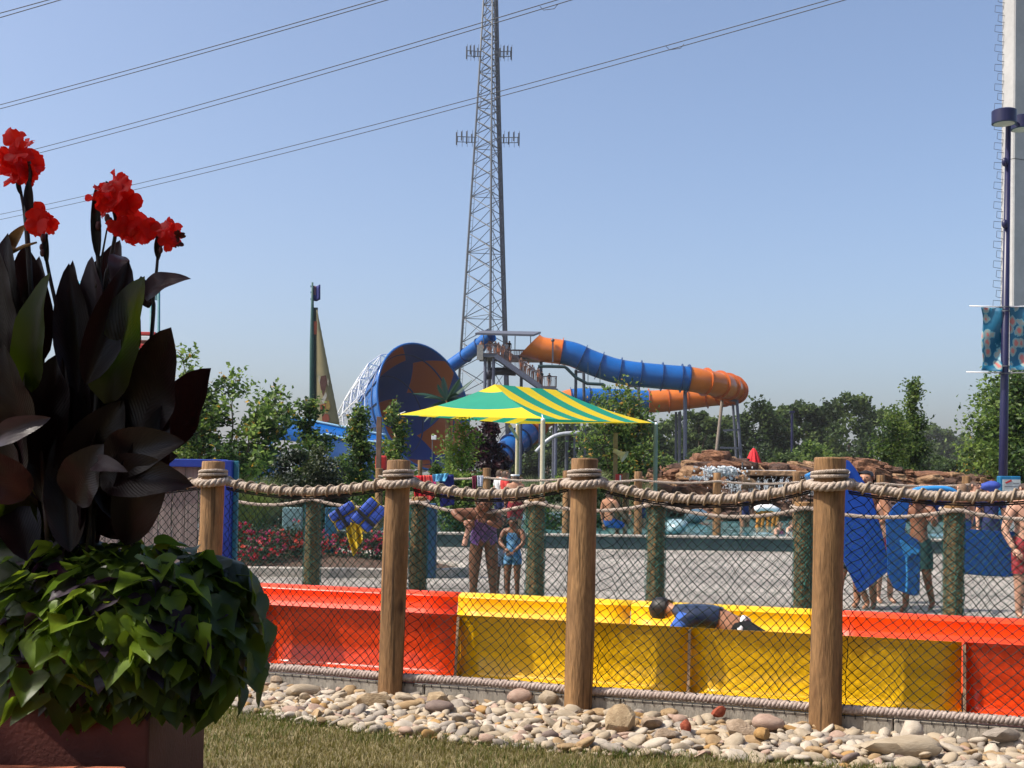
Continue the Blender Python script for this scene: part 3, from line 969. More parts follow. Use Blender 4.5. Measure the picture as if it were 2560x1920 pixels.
def blob_tree(label, base, H, W, seed, mats=lm_far, nleaf=4500, size=0.45, name='tree', cat='tree', group=None, low=0.12, clumps=34, trunk=True, flat=0.85, peak=0.0, dep=0.85, skip=None):
    """a full crowned tree: clumps over an uneven dome"""
    r_ = random.Random(seed)
    t = thing(name, base, label, cat, group)
    tm, lf = MB(), MB()
    c0 = base + Vector((0, 0, H * (low + (1 - low) * 0.45)))
    rx, rz = W / 2, H * (1 - low) * 0.55
    cl = []
    for q in range(clumps):
        th = r_.uniform(0, 2 * math.pi)
        z = r_.uniform(-0.85, 0.98)
        rad = math.sqrt(max(0.02, 1 - z * z)) * r_.uniform(0.55, 0.95)
        if peak: rad *= (1 - peak * max(0, z))
        zz = z * r_.uniform(0.8, 1.0)
        c = c0 + Vector((math.cos(th) * rad * rx, math.sin(th) * rad * rx * dep, zz * rz))
        cl.append((c, W * r_.uniform(0.09, 0.17), r_.random()))
    if skip: cl = [q for q in cl if not skip(q[0], q[1])]
    if trunk:
        limb(tm, base, c0, H * 0.022, H * 0.012, r_, 7, 6, 0.03)
        for c, q, _ in cl[:9]:
            limb(tm, base.lerp(c0, r_.uniform(.5, .95)), c, H * 0.009, H * 0.003, r_, 5, 4, 0.08)
    for c, q, tone in cl:
        for k in range(nleaf // clumps):
            d = Vector((r_.gauss(0, 1), r_.gauss(0, 1), r_.gauss(0, 1))).normalized()
            p = c + d * q * (r_.random() ** 0.4) * r_.uniform(0.85, 1.25)
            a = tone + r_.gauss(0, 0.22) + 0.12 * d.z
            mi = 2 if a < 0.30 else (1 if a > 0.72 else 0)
            leaf_at(lf, p, size, r_, mi, 0.2, 0.8)
    if trunk: tm.build('trunk', m_trunk, t, smooth=True)
    lf.build('crown' if trunk else 'foliage', mats, t)
    return t
def blades(label, base, H, W, seed, n, mats, name='ornamental_grass', cat='grass clump', group=None, width=0.012, droop=0.5):
    r_ = random.Random(seed)
    t = thing(name, base, label, cat, group)
    mb = MB()
    for q in range(n):
        a = r_.uniform(0, 2 * math.pi)
        b0 = base + Vector((math.cos(a), math.sin(a), 0)) * (W * 0.16 * r_.random())
        h = H * r_.uniform(0.55, 1.05)
        out = W * 0.5 * r_.random() ** 0.7
        d = Vector((math.cos(a), math.sin(a), 0))
        x = Vector((-d.y, d.x, 0)) * width * r_.uniform(.6, 1.2)
        pts = []
        for k in range(5):
            u = k / 4
            pts.append(b0 + d * out * u ** 1.6 + Vector((0, 0, h * (u - droop * 0.45 * u ** 3))))
        vs = []
        for k, p in enumerate(pts):
            w = 1 - 0.9 * k / 4
            vs += [p - x * w, p + x * w]
        mb.add(vs, [(2 * k, 2 * k + 1, 2 * k + 3, 2 * k + 2) for k in range(4)], r_.choice((0, 0, 1, 2)) if len(mats) > 2 else 0)
    mb.build('blades', mats, t)
    return t

def hz(px): return 1187 + (px - 1280) * math.tan(ROLL)
def zat(px, py, d): return P(px, py, d).z
def tree_px(fn, label, px, topy, wpx, d, seed, **k):
    b = PX(px, d)
    b.z = k.pop('bz', 0.0)
    H = zat(px, topy, d) - b.z
    return fn(label, b, H, wpx * d / F, seed, **k)

# far tree line
far_list = [(1455, 1062, 150, 150), (1525, 1050, 120, 156), (1600, 1046, 130, 148), (1680, 1050, 120, 160), (1745, 1030, 110, 150),
            (1815, 1048, 130, 165), (1888, 992, 120, 150), (1953, 1012, 90, 158), (2010, 1004, 100, 150), (2062, 1012, 80, 165),
            (2122, 986, 150, 150), (2205, 1022, 110, 158), (2262, 1050, 90, 170), (1370, 1085, 100, 165), (1300, 1100, 110, 160)]
far_lab = ['dark tree seen under the left half of the looping slide tube', 'rounded tree below the blue tube section', 'bushy tree behind the paired dark slide supports', 'dark tree behind the tall grey slide column',
           'tree below the orange bend of the slide tube', 'low wide tree between the splayed support legs', 'high rounded tree just right of the orange bend', 'narrow tree in the middle of the far wood',
           'tall leafy tree behind the slim lamp pole in the wood', 'slender dark tree left of the biggest crown', 'biggest and broadest dome shaped tree of the far wood', 'sloping tree on the right shoulder of the far wood',
           'small last tree at the right end of the far wood', 'shaded tree behind the staircase legs', 'dark low tree behind the shade canopy poles']
for k, (px, ty, w, d) in enumerate(far_list):
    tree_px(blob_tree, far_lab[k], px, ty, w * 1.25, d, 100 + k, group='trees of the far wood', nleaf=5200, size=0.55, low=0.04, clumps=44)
for k, (px, ty, w, lab) in enumerate([(2345, 1062, 80, 'hazy pale tree beyond the conical sapling'), (2395, 1088, 110, 'faint bluish tree in the gap left of the lamp post'), (2450, 1086, 100, 'faint bluish tree just behind the lamp post'), (2300, 1090, 100, 'hazy low tree right of the far wood'), (2540, 1080, 110, 'faint tree behind the right hand evergreen')]):
    tree_px(blob_tree, lab, px, ty, w * 1.3, 330, 140 + k, group='hazy trees on the skyline', nleaf=2500, size=1.1, low=0.02, clumps=34)
for k, (px, ty, w, d) in enumerate([(1660, 1140, 120, 95), (1960, 1135, 110, 90), (2040, 1108, 140, 96), (1740, 1128, 120, 105), (2120, 1128, 120, 104), (1900, 1122, 110, 108), (1560, 1135, 110, 98), (2250, 1130, 130, 100), (2390, 1150, 120, 84), (2335, 1135, 90, 98)]):
    tree_px(blob_tree, ['low green shrub left of the rock pile', 'low shrub behind the rock ledge', 'bright yellow green shrub mound above the rock ledge', 'shrub at the foot of the splayed slide legs', 'dark green shrub behind the timber post top',
                        'shrub beside the closed red umbrella', 'shrub right of the shade canopy corner pole', 'dark shrub behind the conical saplings', 'brown green shrub above the right hand rocks', 'shrub right of the conical saplings'][k],
            px, ty, w, d, 160 + k, mats=lm_mid[:3] if k in (2, 0) else lm_far, name='shrub', cat='shrub', group='shrubs in front of the far wood', nleaf=2200, size=0.26, trunk=False, low=0.0, clumps=26)

# nearer trees and shrubs
tree_px(sapling, 'broad leafy tree with several stems left of the sail mast', 560, 898, 330, 30, 201, stems=5, nleaf=9500, size=0.15, amber=0.03, nb=80, bottom=0.06, gap=0.045)
tree_px(sapling, 'leafy young tree half hidden behind the dark canna leaves', 445, 1000, 200, 31, 202, stems=3, nleaf=5000, size=0.14, nb=45, gap=0.08, amber=0.02)
tree_px(sapling, 'thin young tree in front of the base of the sail mast', 775, 1010, 150, 31, 203, nleaf=3600, size=0.125, nb=36, gap=0.07, amber=0.03)
tree_px(sapling, 'dense small tree in front of the blue slide end', 900, 1028, 120, 33, 204, nleaf=4600, size=0.125, nb=44, gap=0.085, amber=0.03)
tree_px(sapling, 'wispy sapling left of the shade canopy', 985, 1010, 100, 32, 205, nleaf=2600, size=0.115, nb=34, gap=0.08, amber=0.06)
tree_px(sapling, 'bright green young tree under the left side of the shade canopy', 1158, 1055, 150, 34, 206, nleaf=2800, size=0.11, nb=40, gap=0.08, mats=[lm_mid[1], lm_lime[0], lm_mid[0], lm_mid[3]], amber=0.02)
tree_px(sapling, 'tall twin topped sapling with amber leaves right of the shade canopy ridge', 1548, 968, 190, 39, 207, stems=3, nleaf=7500, size=0.14, nb=66, gap=0.075, amber=0.06)
tree_px(blob_tree, 'plum purple leaved tree behind the canopy pole', 1215, 1062, 130, 46, 208, mats=lm_purple, nleaf=4200, size=0.20, low=0.05, clumps=36)
tree_px(sapling, 'tall conical pale green sapling right of the timber post', 2280, 958, 125, 52, 209, nleaf=6000, size=0.165, nb=56, gap=0.085, mats=[lm_mid[0], lm_lime[0], lm_mid[2]], top_taper=0.93)
tree_px(sapling, 'shorter bushy pale green sapling beside the conical one', 2228, 1025, 130, 50, 210, nleaf=3000, size=0.16, nb=36, gap=0.10, mats=[lm_mid[0], lm_lime[0], lm_mid[2]], top_taper=0.6)
tree_px(sapling, 'big broadleaf tree behind the lamp post at the right edge', 2545, 945, 250, 42, 211, nleaf=13000, size=0.18, nb=60, gap=0.085, mats=lm_mid[:3], top_taper=0.5, bottom=0.05)
tree_px(sapling, 'sparse yellowing shrub left of the lamp post', 2435, 1110, 120, 46, 212, nleaf=1600, size=0.13, nb=26, gap=0.10, amber=0.12, name='shrub', cat='shrub')
tree_px(blob_tree, 'large dark clipped evergreen dome behind the second rope span', 770, 1118, 215, 24, 213, mats=lm_dark, name='shrub', cat='shrub', nleaf=15000, size=0.065, low=0.0, clumps=60, trunk=False)
tree_px(blob_tree, 'low dark evergreen shrub left of the clipped dome', 690, 1215, 160, 22.5, 214, mats=lm_dark, name='shrub', cat='shrub', nleaf=6000, size=0.06, low=0.0, clumps=36, trunk=False)
m_gblade = [leafmat('blade_green', (0.055, 0.095, 0.018), (0.10, 0.15, 0.035)), leafmat('blade_light', (0.11, 0.15, 0.04), (0.19, 0.23, 0.08)), leafmat('blade_deep', (0.03, 0.06, 0.012), (0.06, 0.09, 0.02))]
m_gpale = [leafmat('pale_blade', (0.16, 0.19, 0.07), (0.28, 0.30, 0.14)), leafmat('pale_blade_light', (0.26, 0.27, 0.13), (0.42, 0.42, 0.25)), leafmat('pale_blade_deep', (0.08, 0.11, 0.03), (0.14, 0.17, 0.06))]
tree_px(blades, 'tall green grass clump beside the blue framed shed', 632, 1140, 170, 21, 220, n=2600, mats=m_gblade, width=0.006)
tree_px(blades, 'pale feathery grass clump below the shade canopy pole', 1470, 1140, 130, 37, 221, n=1400, mats=m_gpale, width=0.010)
tree_px(blades, 'pale grass clump in front of the horn speaker pole', 1600, 1175, 110, 38, 222, n=900, mats=m_gpale, width=0.009)
tree_px(blades, 'pale green grass clump behind the bathers by the canopy pole', 1335, 1155, 110, 36, 223, n=1100, mats=m_gpale, width=0.010)
tree_px(blades, 'green grass tuft on top of the rocks left of the cascade', 1660, 1160, 90, 46, 224, n=700, mats=m_gblade, width=0.010)
for k, (px, ty, w, d, lab) in enumerate([(1010, 1170, 150, 30, 'low hedge plant behind the rope towels'), (1100, 1165, 130, 31, 'low bright shrub left of the bathers'), (880, 1160, 130, 30, 'low shrub below the brown speaker post'),
                                         (1390, 1200, 120, 30, 'small shrub right of the bather with the headband'), (1185, 1190, 100, 30, 'shrub behind the bather in red'), (940, 1215, 130, 28, 'dark low shrub left of the hung red towel'),
                                         (1140, 1225, 150, 27.5, 'dark green shrub behind the blue hung towel'), (1470, 1215, 120, 31, 'dark shrub behind the middle post rope')]):
    tree_px(blob_tree, lab, px, ty, w, d, 230 + k, mats=[lm_mid[0], lm_mid[1], lm_mid[2]] if k % 3 else lm_mid[:3], name='shrub', cat='shrub', group='planting bed shrubs', nleaf=2600, size=0.09, low=0.0, clumps=26, trunk=False)

# rose bed with its curb
mulch = MB()
bd = [(-6.0, 17.2), (-1.3, 17.2), (-0.95, 17.5), (-0.85, 18.0), (-1.2, 18.8), (-2.0, 19.6), (-3, 21), (-6, 22)]
mulch.add([(x, y, 0.10) for x, y in bd] + [(-3.6, 19.2, 0.28)], [(i, (i + 1) % len(bd), len(bd)) for i in range(len(bd))])
tag(mulch.build('mulch_bed', m_soil), kind='structure')
ck = MB()
path = [Vector((x, y, 0.06)) for x, y in [(-7, 17.1), (-4, 17.1), (-2.5, 17.1), (-1.4, 17.1), (-0.95, 17.25), (-0.72, 17.6), (-0.72, 18.1), (-1.0, 18.8), (-1.9, 19.7), (-3, 21.2)]]
frs = []
for i, p in enumerate(path):
    t = (path[min(i + 1, len(path) - 1)] - path[max(i - 1, 0)]).normalized()
    frs.append((p, Vector((t.y, -t.x, 0)), Vector((0, 0, 1))))
ck.sweep(frs, [(-0.08, -0.06), (-0.08, 0.06), (-0.065, 0.075), (0.065, 0.075), (0.08, 0.06), (0.08, -0.06)], closed=True)
tag(ck.build('bed_curb', m_conc, smooth=True, angle=40), kind='structure')
m_rosel = [leafmat('rose_leaf', (0.014, 0.028, 0.010), (0.03, 0.05, 0.016), 0.2), leafmat('rose_leaf_light', (0.04, 0.06, 0.02), (0.07, 0.09, 0.03), 0.2)]
m_rosep = [M('rose_red', (0.42, 0.012, 0.022), rough=0.6, scale=9, var=0.3, transl=0.3, tcol=(0.6, 0.02, 0.05)), M('rose_pink', (0.50, 0.045, 0.16), rough=0.6, scale=9, var=0.25, transl=0.3, tcol=(0.7, 0.08, 0.22)), M('rose_coral', (0.58, 0.07, 0.05), rough=0.6, scale=9, var=0.25, transl=0.3, tcol=(0.7, 0.1, 0.06))]
rr_ = random.Random(77)
rose_labels = ['red rose bush at the left end of the bed beside the blue shed wall', 'pink rose bush left of the weathered green netted post', 'dense magenta rose bush in the middle of the bed', 'coral rose bush in front of the teal panel',
               'red rose bush behind the hung life vests', 'pink rose bush right of the yellow life vest strap', 'dark leaved rose bush beside the second front post', 'red and pink rose bush behind the first netted post', 'scattered red rose bush low at the front of the bed']
for k, (px, d, ty, w) in enumerate([(600, 18.2, 1288, 110), (668, 18.0, 1300, 110), (705, 18.8, 1312, 120), (745, 18.3, 1300, 90), (860, 18.6, 1325, 110), (935, 18.4, 1315, 90), (985, 18.3, 1330, 90), (790, 19.0, 1320, 100), (640, 17.7, 1345, 120)]):
    b = PX(px, d); b.z = 0.12
    H = max(0.35, zat(px, ty, d) - 0.12)
    W = w * d / F
    t = thing('rose_bush', b, rose_labels[k], 'rose bush', 'rose bushes in the mulch bed')
    lf, fw = MB(), MB()
    for q in range(700):
        a, rad, z = rr_.uniform(0, 6.28), rr_.random() ** .5, rr_.random() ** 0.8
        p = b + Vector((math.cos(a) * rad * W / 2, math.sin(a) * rad * W / 2, H * z * (1 - 0.3 * rad)))
        leaf_at(lf, p, 0.05, rr_, 0 if rr_.random() < .8 else 1)
    for q in range(40):
        a, rad, z = rr_.uniform(0, 6.28), rr_.random() ** .5, rr_.uniform(0.35, 1.08)
        p = b + Vector((math.cos(a) * rad * W / 2, -abs(math.sin(a)) * rad * W / 2 - 0.02, H * z * (1 - 0.3 * rad)))
        mi = rr_.choices((0, 1, 2), [(3, 1, 1), (1, 3, 1), (1, 4, 1), (1, 1, 3), (4, 1, 1), (1, 4, 1), (2, 2, 1), (2, 2, 1), (4, 1, 1)][k])[0]
        s0 = rr_.uniform(0.020, 0.038)
        for w_ in range(6):
            leaf_at(fw, p, s0 * 1.5, rr_, mi, 0.1, 1.0)
    for q in range(7):
        lf.tube([b, b + Vector((rr_.uniform(-.3, .3) * W, rr_.uniform(-.3, .3) * W, H * .8))], 0.006, 4, mi=0)
    lf.build('foliage', m_rosel, t)
    fw.build('blossoms', m_rosep, t)
# ------------------------------------------------------------------ tornado waterslide tower, far behind
DS = 125.0
def catmull(pts, sub=8):
    out = []
    n = len(pts)
    for i in range(n - 1):
        p0, p1, p2, p3 = pts[max(i - 1, 0)], pts[i], pts[i + 1], pts[min(i + 2, n - 1)]
        for k in range(sub):
            t = k / sub
            out.append(0.5 * ((2 * p1) + (p2 - p0) * t + (2 * p0 - 5 * p1 + 4 * p2 - p3) * t * t + (3 * p1 - p0 - 3 * p2 + p3) * t ** 3))
    out.append(pts[-1])
    return out
m_blue_ring = M('blue_flange', (0.002, 0.028, 0.12), rough=0.35, var=0.1)
m_orange_ring = M('orange_flange', (0.42, 0.085, 0.008), rough=0.35, var=0.1)
tubeslide = thing('tube_slide', PX(1600, DS), 'enclosed looping blue and orange tube waterslide running right from the high platform', 'tube slide')
tp = [(1350, 872, 0), (1363, 875, 0), (1403, 880, 0), (1437, 888, 0), (1470, 903, 0), (1504, 916, 0), (1535, 926, 0), (1578, 934, 0), (1624, 939, 0), (1670, 943, 0), (1719, 947, 0), (1763, 955, 0.5), (1803, 963, 2),
      (1829, 971, 5), (1836, 978, 8.5), (1815, 984, 12), (1775, 988, 13.5), (1719, 995, 14), (1670, 1001, 14), (1621, 1004, 14), (1560, 1001, 14), (1500, 999, 14), (1450, 998, 14), (1415, 1004, 14), (1380, 1022, 13), (1350, 1052, 11), (1322, 1082, 9), (1296, 1104, 7), (1270, 1125, 5), (1246, 1150, 3)]
line = catmull([P(a, b, DS + c) for a, b, c in tp], 6)
TR = 1.34
acc = [0.0]
for a, b in zip(line, line[1:]): acc.append(acc[-1] + (b - a).length)
def col_at(i):
    s = i / 6
    if s < 2: return 'o'
    if s < 10: return 'b'
    if s < 19: return 'o'
    if s < 22.4: return 'b'
    if s < 26: return 'o'
    return 'b'
cuts = [0]
last = 0.0
for i in range(1, len(line)):
    if col_at(i) != col_at(i - 1) or acc[i] - last > 2.05:
        cuts.append(i); last = acc[i]
cuts.append(len(line) - 1)
for a, b in zip(cuts, cuts[1:]):
    if b <= a: continue
    seg = line[a:b + 1]
    c = col_at(a)
    mb = MB(); mb.tube(seg, TR, 28, cap=False)
    o = mb.build('tube_section', m_blue if c == 'b' else m_orange, tubeslide, smooth=True)
    mb = MB()
    d = (line[min(b + 1, len(line) - 1)] - line[b - 1]).normalized()
    mb.tube([line[b] - d * 0.05, line[b] - d * .03, line[b] + d * .03, line[b] + d * 0.05], [TR + .0, TR + 0.24, TR + 0.24, TR + .0], 28, cap=False)
    mb.build('joint_ring', m_blue_ring if c == 'b' else m_orange_ring, tubeslide, smooth=True, angle=30)
# flared orange entrance with its scooped opening
mb = MB()
e0, e1 = line[0], line[3]
ax = (e0 - e1).normalized()
upx = Vector((-ax.z, 0, ax.x)).normalized() * (1 if ax.x > 0 else -1)
vs = []
nn = 28
for k, (t, rr_) in enumerate(((0.0, 1.0), (0.7, 1.04), (1.2, 1.10))):
    for j in range(nn):
        a = 2 * math.pi * j / nn
        side = Vector((0, 1, 0)) * math.cos(a) + upx * math.sin(a)
        ext = t * (0.5 - 0.5 * math.sin(a)) * 1.3 + (0.25 if k == 1 else 0.4) * (k > 0)
        vs.append(e0 + ax * ext + side * TR * rr_)
mb.add(vs, [(k * nn + j, k * nn + (j + 1) % nn, (k + 1) * nn + (j + 1) % nn, (k + 1) * nn + j) for k in range(2) for j in range(nn)])
mb.build('entry_scoop', m_orange, tubeslide, smooth=True)
mb = MB()
mb.beam(P(1382, 852, DS - 1.5), P(1382, 905, DS - 1.5), 0.16)
mb.ell(P(1382, 851, DS - 1.5), 0.2)
mb.build('entry_post', m_dark_steel, tubeslide)
# long seam battens along the side of the blue run
for s0, s1, dv in ((4.2, 5.3, 0.30), (6, 8.3, 0.40)):
    mb = MB()
    pts = line[int(s0 * 6):int(s1 * 6) + 1]
    mb.tube([p + Vector((0, -TR * math.cos(dv), -TR * math.sin(dv) * 0.6)) * 1.0 for p in pts], 0.05, 5)
    mb.build('seam_batten', m_blue, tubeslide)
# columns under the tube
def column(parent, a, b, w, mat, name='support_column'):
    mb = MB(); mb.tube([a, b], w / 2, 10)
    return mb.build(name, mat, parent, smooth=True, angle=40)
m_col = M('column_paint', (0.11, 0.12, 0.17), rough=0.5, var=0.15)
m_col_w = M('weathered_column', (0.22, 0.175, 0.14), rough=0.7, var=0.2)
for (x0, y0, x1, z1, dd, w, m) in [(1713, 978, 1713, 0, 0.5, 0.42, m_col), (1699, 1030, 1699, 0, 14, 0.40, m_dark_steel), (1690, 1030, 1690, 0, 15, 0.30, m_dark_steel), (1806, 996, 1780, 0, 4, 0.36, m_col_w), (1842, 1000, 1858, 0, 5, 0.34, m_col), (1832, 1006, 1846, 0, 9, 0.3, m_dark_steel),
                                   (1440, 925, 1436, 0, 1, 0.34, m_dark_steel), (1459, 925, 1464, 0, 3, 0.34, m_dark_steel), (1571, 960, 1567, 0, 1.5, 0.3, m_col_w), (1596, 962, 1600, 0, 3, 0.34, m_dark_steel), (1418, 1010, 1416, 0, 14, 0.45, m_dark_steel), (1385, 1030, 1383, 0, 14, 0.4, m_dark_steel)]:
    a = P(x0, y0, DS + dd); b = PX(x1, DS + dd - (2 if m is m_col_w else 0))
    column(tubeslide, b, a, w, m)
mb = MB()
for (a, b) in (((1806, 998), (1842, 1002)), ((1808, 1076), (1850, 1074)), ((1436, 930), (1462, 930)), ((1568, 966), (1600, 966)), ((1800, 1119), (1856, 1121))):
    mb.beam(P(*a, DS + 4.5), P(*b, DS + 4.5), 0.22)
mb.build('cross_beam', m_dark_steel, tubeslide)
pipe = [P(x, y, DS - 2.2) for x, y in [(1345, 916), (1375, 916), (1411, 917), (1416, 920), (1440, 944), (1468, 959), (1508, 961), (1511, 963), (1511, 972), (1526, 972)]]
mb = MB(); mb.tube(pipe, 0.17, 8)
for q in (1380, 1470, 1500): mb.tube([P(q, 905, DS - 2.2), P(q, 959 if q > 1400 else 916, DS - 2.2)], 0.04, 5)
o = mb.build('water_pipe', M('black_pipe', (0.012, 0.035, 0.04), rough=0.4), None)
tag(o, 'dark zigzag water pipe hung under the upper blue tube', 'pipe')
# lower run-outs glimpsed under the canopy
mb = MB()
for pts, r0 in (([(1340, 1130), (1368, 1102), (1400, 1086), (1450, 1082)], 0.18),):
    mb.tube(catmull([P(x, y, 100) for x, y in pts], 5), r0, 10)
o = mb.build('chute', M('white_gelcoat', (0.36, 0.38, 0.41), rough=0.3), None, smooth=True)
tag(o, 'thin white chute curving up beneath the right side of the shade canopy', 'slide')

# funnel
n = Vector((0.755, -0.625, 0.20)).normalized()
FC = P(1062, 1016, DS - 2)
fx = n.cross(Vector((0, 0, 1))).normalized()
fy = fx.cross(n).normalized()
funnel = thing('slide_funnel', Vector((FC.x, FC.y, 0)), 'giant blue funnel bowl with orange diamonds at the end of the tornado slide', 'slide funnel')
RM = 6.75
def frad(t): return RM * (1 - t) ** 0.92 + 1.7 * t
FL = 9.5
nu, nt = 72, 22
inner = MB()
for mode, off in (('in', 0.0), ):
    vs = []
    for k in range(nt + 1):
        t = k / nt
        for j in range(nu):
            a = 2 * math.pi * j / nu
            vs.append(FC - n * (FL * t) + (fx * math.cos(a) + fy * math.sin(a)) * frad(t))
    inner.v = vs
    inner.f = [(k * nu + j, k * nu + (j + 1) % nu, (k + 1) * nu + (j + 1) % nu, (k + 1) * nu + j) for k in range(nt) for j in range(nu)]
    inner.mi = [0] * len(inner.f)
def diamond_mat():
    m = bpy.data.materials.new('funnel_diamonds'); m.use_nodes = True
    n_, l_ = m.node_tree.nodes, m.node_tree.links
    b = n_['Principled BSDF']; b.inputs['Roughness'].default_value = 0.32
    uv = n_.new('ShaderNodeUVMap'); sp = n_.new('ShaderNodeSeparateXYZ'); l_.new(uv.outputs[0], sp.inputs[0])
    def mth(op, x, y=None):
        q = n_.new('ShaderNodeMath'); q.operation = op
        for i, z in enumerate((x, y)):
            if z is None: continue
            if isinstance(z, (int, float)): q.inputs[i].default_value = z
            else: l_.new(z, q.inputs[i])
        return q.outputs[0]
    d = [mth('ABSOLUTE', mth('SUBTRACT', mth('FRACT', sp.outputs[i]), 0.5)) for i in (0, 1)]
    lt = mth('LESS_THAN', mth('ADD', d[0], d[1]), 0.42)
    mx = n_.new('ShaderNodeMixRGB'); l_.new(lt, mx.inputs[0])
    mx.inputs[1].default_value = (0.005, 0.045, 0.22, 1); mx.inputs[2].default_value = (0.40, 0.095, 0.012, 1)
    l_.new(mx.outputs[0], b.inputs['Base Color'])
    return m
lin = inner.build('bowl_lining', diamond_mat(), funnel, smooth=True)
uvl = lin.data.uv_layers.new(name='UVMap')
li = 0
for f in range(len(inner.f)):
    k, j = divmod(f, nu)
    for (kk, jj) in ((k, j), (k, j + 1), (k + 1, j + 1), (k + 1, j)):
        uvl.data[li].uv = (jj / nu * 5 + 0.62, kk / nt * 1.35 + 0.18); li += 1
# outside panels between ribs
NR = 18
for k in range(NR):
    for t0, t1 in ((0.0, 0.16), (0.16, 0.5), (0.5, 1.0)):
        mb = MB()
        vs = []
        for q in range(7):
            t = lerp(t0, t1, q / 6)
            for j in range(7):
                a = 2 * math.pi * (k + j / 6) / NR
                vs.append(FC - n * (FL * t) + (fx * math.cos(a) + fy * math.sin(a)) * (frad(t) + 0.16))
        mb.add(vs, [(q * 7 + j, q * 7 + j + 1, (q + 1) * 7 + j + 1, (q + 1) * 7 + j) for q in range(6) for j in range(6)])
        mb.build('shell_panel', m_blue, funnel, smooth=True)
for t in (0.0, 0.16, 0.5):
    mb = MB()
    ring = [FC - n * (FL * t) + (fx * math.cos(a) + fy * math.sin(a)) * (frad(t) + 0.13) for a in [2 * math.pi * j / 72 for j in range(72)]]
    mb.tube(ring, 0.13 if t == 0 else 0.16, 8, closed=True)
    mb.build('rim', m_blue if t == 0 else m_blue_ring, funnel, smooth=True)
for k in range(NR):
    mb = MB()
    a = 2 * math.pi * k / NR
    mb.tube([FC - n * (FL * t) + (fx * math.cos(a) + fy * math.sin(a)) * (frad(t) + 0.2) for t in [i / 10 for i in range(11)]], 0.09, 6)
    mb.build('rib', m_blue_ring, funnel)
# white space frame behind and left of the bowl
tr_ = MB()
def node(t, a, off): return FC - n * (FL * t * 1.12) + (fx * math.cos(a) + fy * math.sin(a)) * (frad(min(1, t)) + off)
NA = 18
ts = [0.30, 0.52, 0.76, 1.0]
for i, t in enumerate(ts):
    for k in range(NA):
        a, b = 2 * math.pi * k / NA, 2 * math.pi * (k + 1) / NA
        tr_.tube([node(t, a, 0.35), node(t, b, 0.35)], 0.055, 5, cap=False)
        tr_.tube([node(t, (a + b) / 2, 1.35), node(t, (a + b) / 2 + 2 * math.pi / NA, 1.35)], 0.075, 5, cap=False)
        m_ = node(t, (a + b) / 2, 1.35)
        tr_.tube([node(t, a, 0.35), m_], 0.05, 5, cap=False)
        tr_.tube([node(t, b, 0.35), m_], 0.05, 5, cap=False)
        if i < len(ts) - 1:
            tr_.tube([m_, node(ts[i + 1], (a + b) / 2, 1.35)], 0.075, 5, cap=False)
            tr_.tube([m_, node(ts[i + 1], a, 0.35)], 0.05, 5, cap=False)
            tr_.tube([m_, node(ts[i + 1], b, 0.35)], 0.05, 5, cap=False)
tr_.build('space_frame', m_white, funnel)
# big white pipe arcs of the support frame, left of the bowl
for a0 in range(9):
    a = R(110 + a0 * 16)
    mb = MB()
    mb.tube([node(0.55, a, 1.9), node(0.95, a, 2.2)], 0.15, 8)
    mb.tube([node(0.55, a, 1.9), node(0.55, a + R(16), 1.9)], 0.13, 8)
    mb.tube([node(0.95, a, 2.2), node(0.95, a + R(16), 2.2)], 0.13, 8)
    mb.tube([node(0.55, a, 1.9), node(0.6, a, .2)], 0.08, 6)
    mb.build('frame_bay', m_white, funnel, smooth=True)
for (x, dd) in ((880, 4), (930, 8), (985, 3), (1120, -3), (1165, 2)):
    b = PX(x, DS + dd)
    column(funnel, b, b + Vector((0, 0, 5.2)), 0.4, m_white, 'support_leg')
# feeder tube from the platform down into the bowl
feeder = thing('feeder_tube', PX(1200, DS), 'straight blue feeder tube slanting from the platform down to the funnel', 'tube slide')
fp = [P(1228, 838, DS + 4), P(1200, 862, DS + 5), P(1165, 888, DS + 7), P(1100, 934, DS + 8.5)]
for a, b in zip(fp, fp[1:]):
    mb = MB(); mb.tube([a, b], 0.78, 20, cap=False); mb.build('tube_section', m_blue, feeder, smooth=True)
    mb = MB(); d = (b - a).normalized(); mb.tube([b - d * .06, b - d * .05, b + d * .05, b + d * .06], [.78, .88, .88, .78], 20, cap=False); mb.build('joint_ring', m_blue_ring, feeder)

# platform and stairs
plat = thing('slide_platform', PX(1270, DS), 'high slide platform with flat roof, railings and a long zigzag stair', 'platform')
DP = DS - 1
m_rail = M('brown_purple_rail', (0.115, 0.075, 0.075), rough=0.6, var=0.2)
m_roof = M('platform_roof', (0.10, 0.105, 0.13), rough=0.5, var=0.1)
mb = MB(); mb.prism([P(1188, 837, DP), P(1206, 831, DP + 4), P(1352, 834, DP + 4), P(1333, 841, DP)], 0.22, Vector((0, 0, 1))); fix_normals(mb.build('roof', m_roof, plat))
for (x0, x1, y, dd0, dd1) in ((1192, 1240, 890, -1, 4), (1240, 1352, 890, 1, 5)):
    z = zat((x0 + x1) / 2, y, DP)
    a, b = PX(x0, DP), PX(x1, DP)
    mb = MB(); mb.box(((a.x + b.x) / 2, DP + (dd0 + dd1) / 2, z), (b.x - a.x, dd1 - dd0, 0.42)); mb.build('deck', m_dark_steel, plat)
def railing(a, b, h, name='railing', n=None, mat=m_rail, w=0.05):
    mb = MB()
    L = (b - a).length
    n_ = n or int(L / 0.17)
    up = Vector((0, 0, h))
    mb.beam(a + up, b + up, 0.10); mb.beam(a + Vector((0, 0, .1)), b + Vector((0, 0, .1)), 0.07)
    for i in range(n_ + 1):
        p = a.lerp(b, i / n_)
        mb.beam(p + Vector((0, 0, .05)), p + up, w, w)
    mb.build(name, mat, plat)
zt = zat(1270, 889, DP)
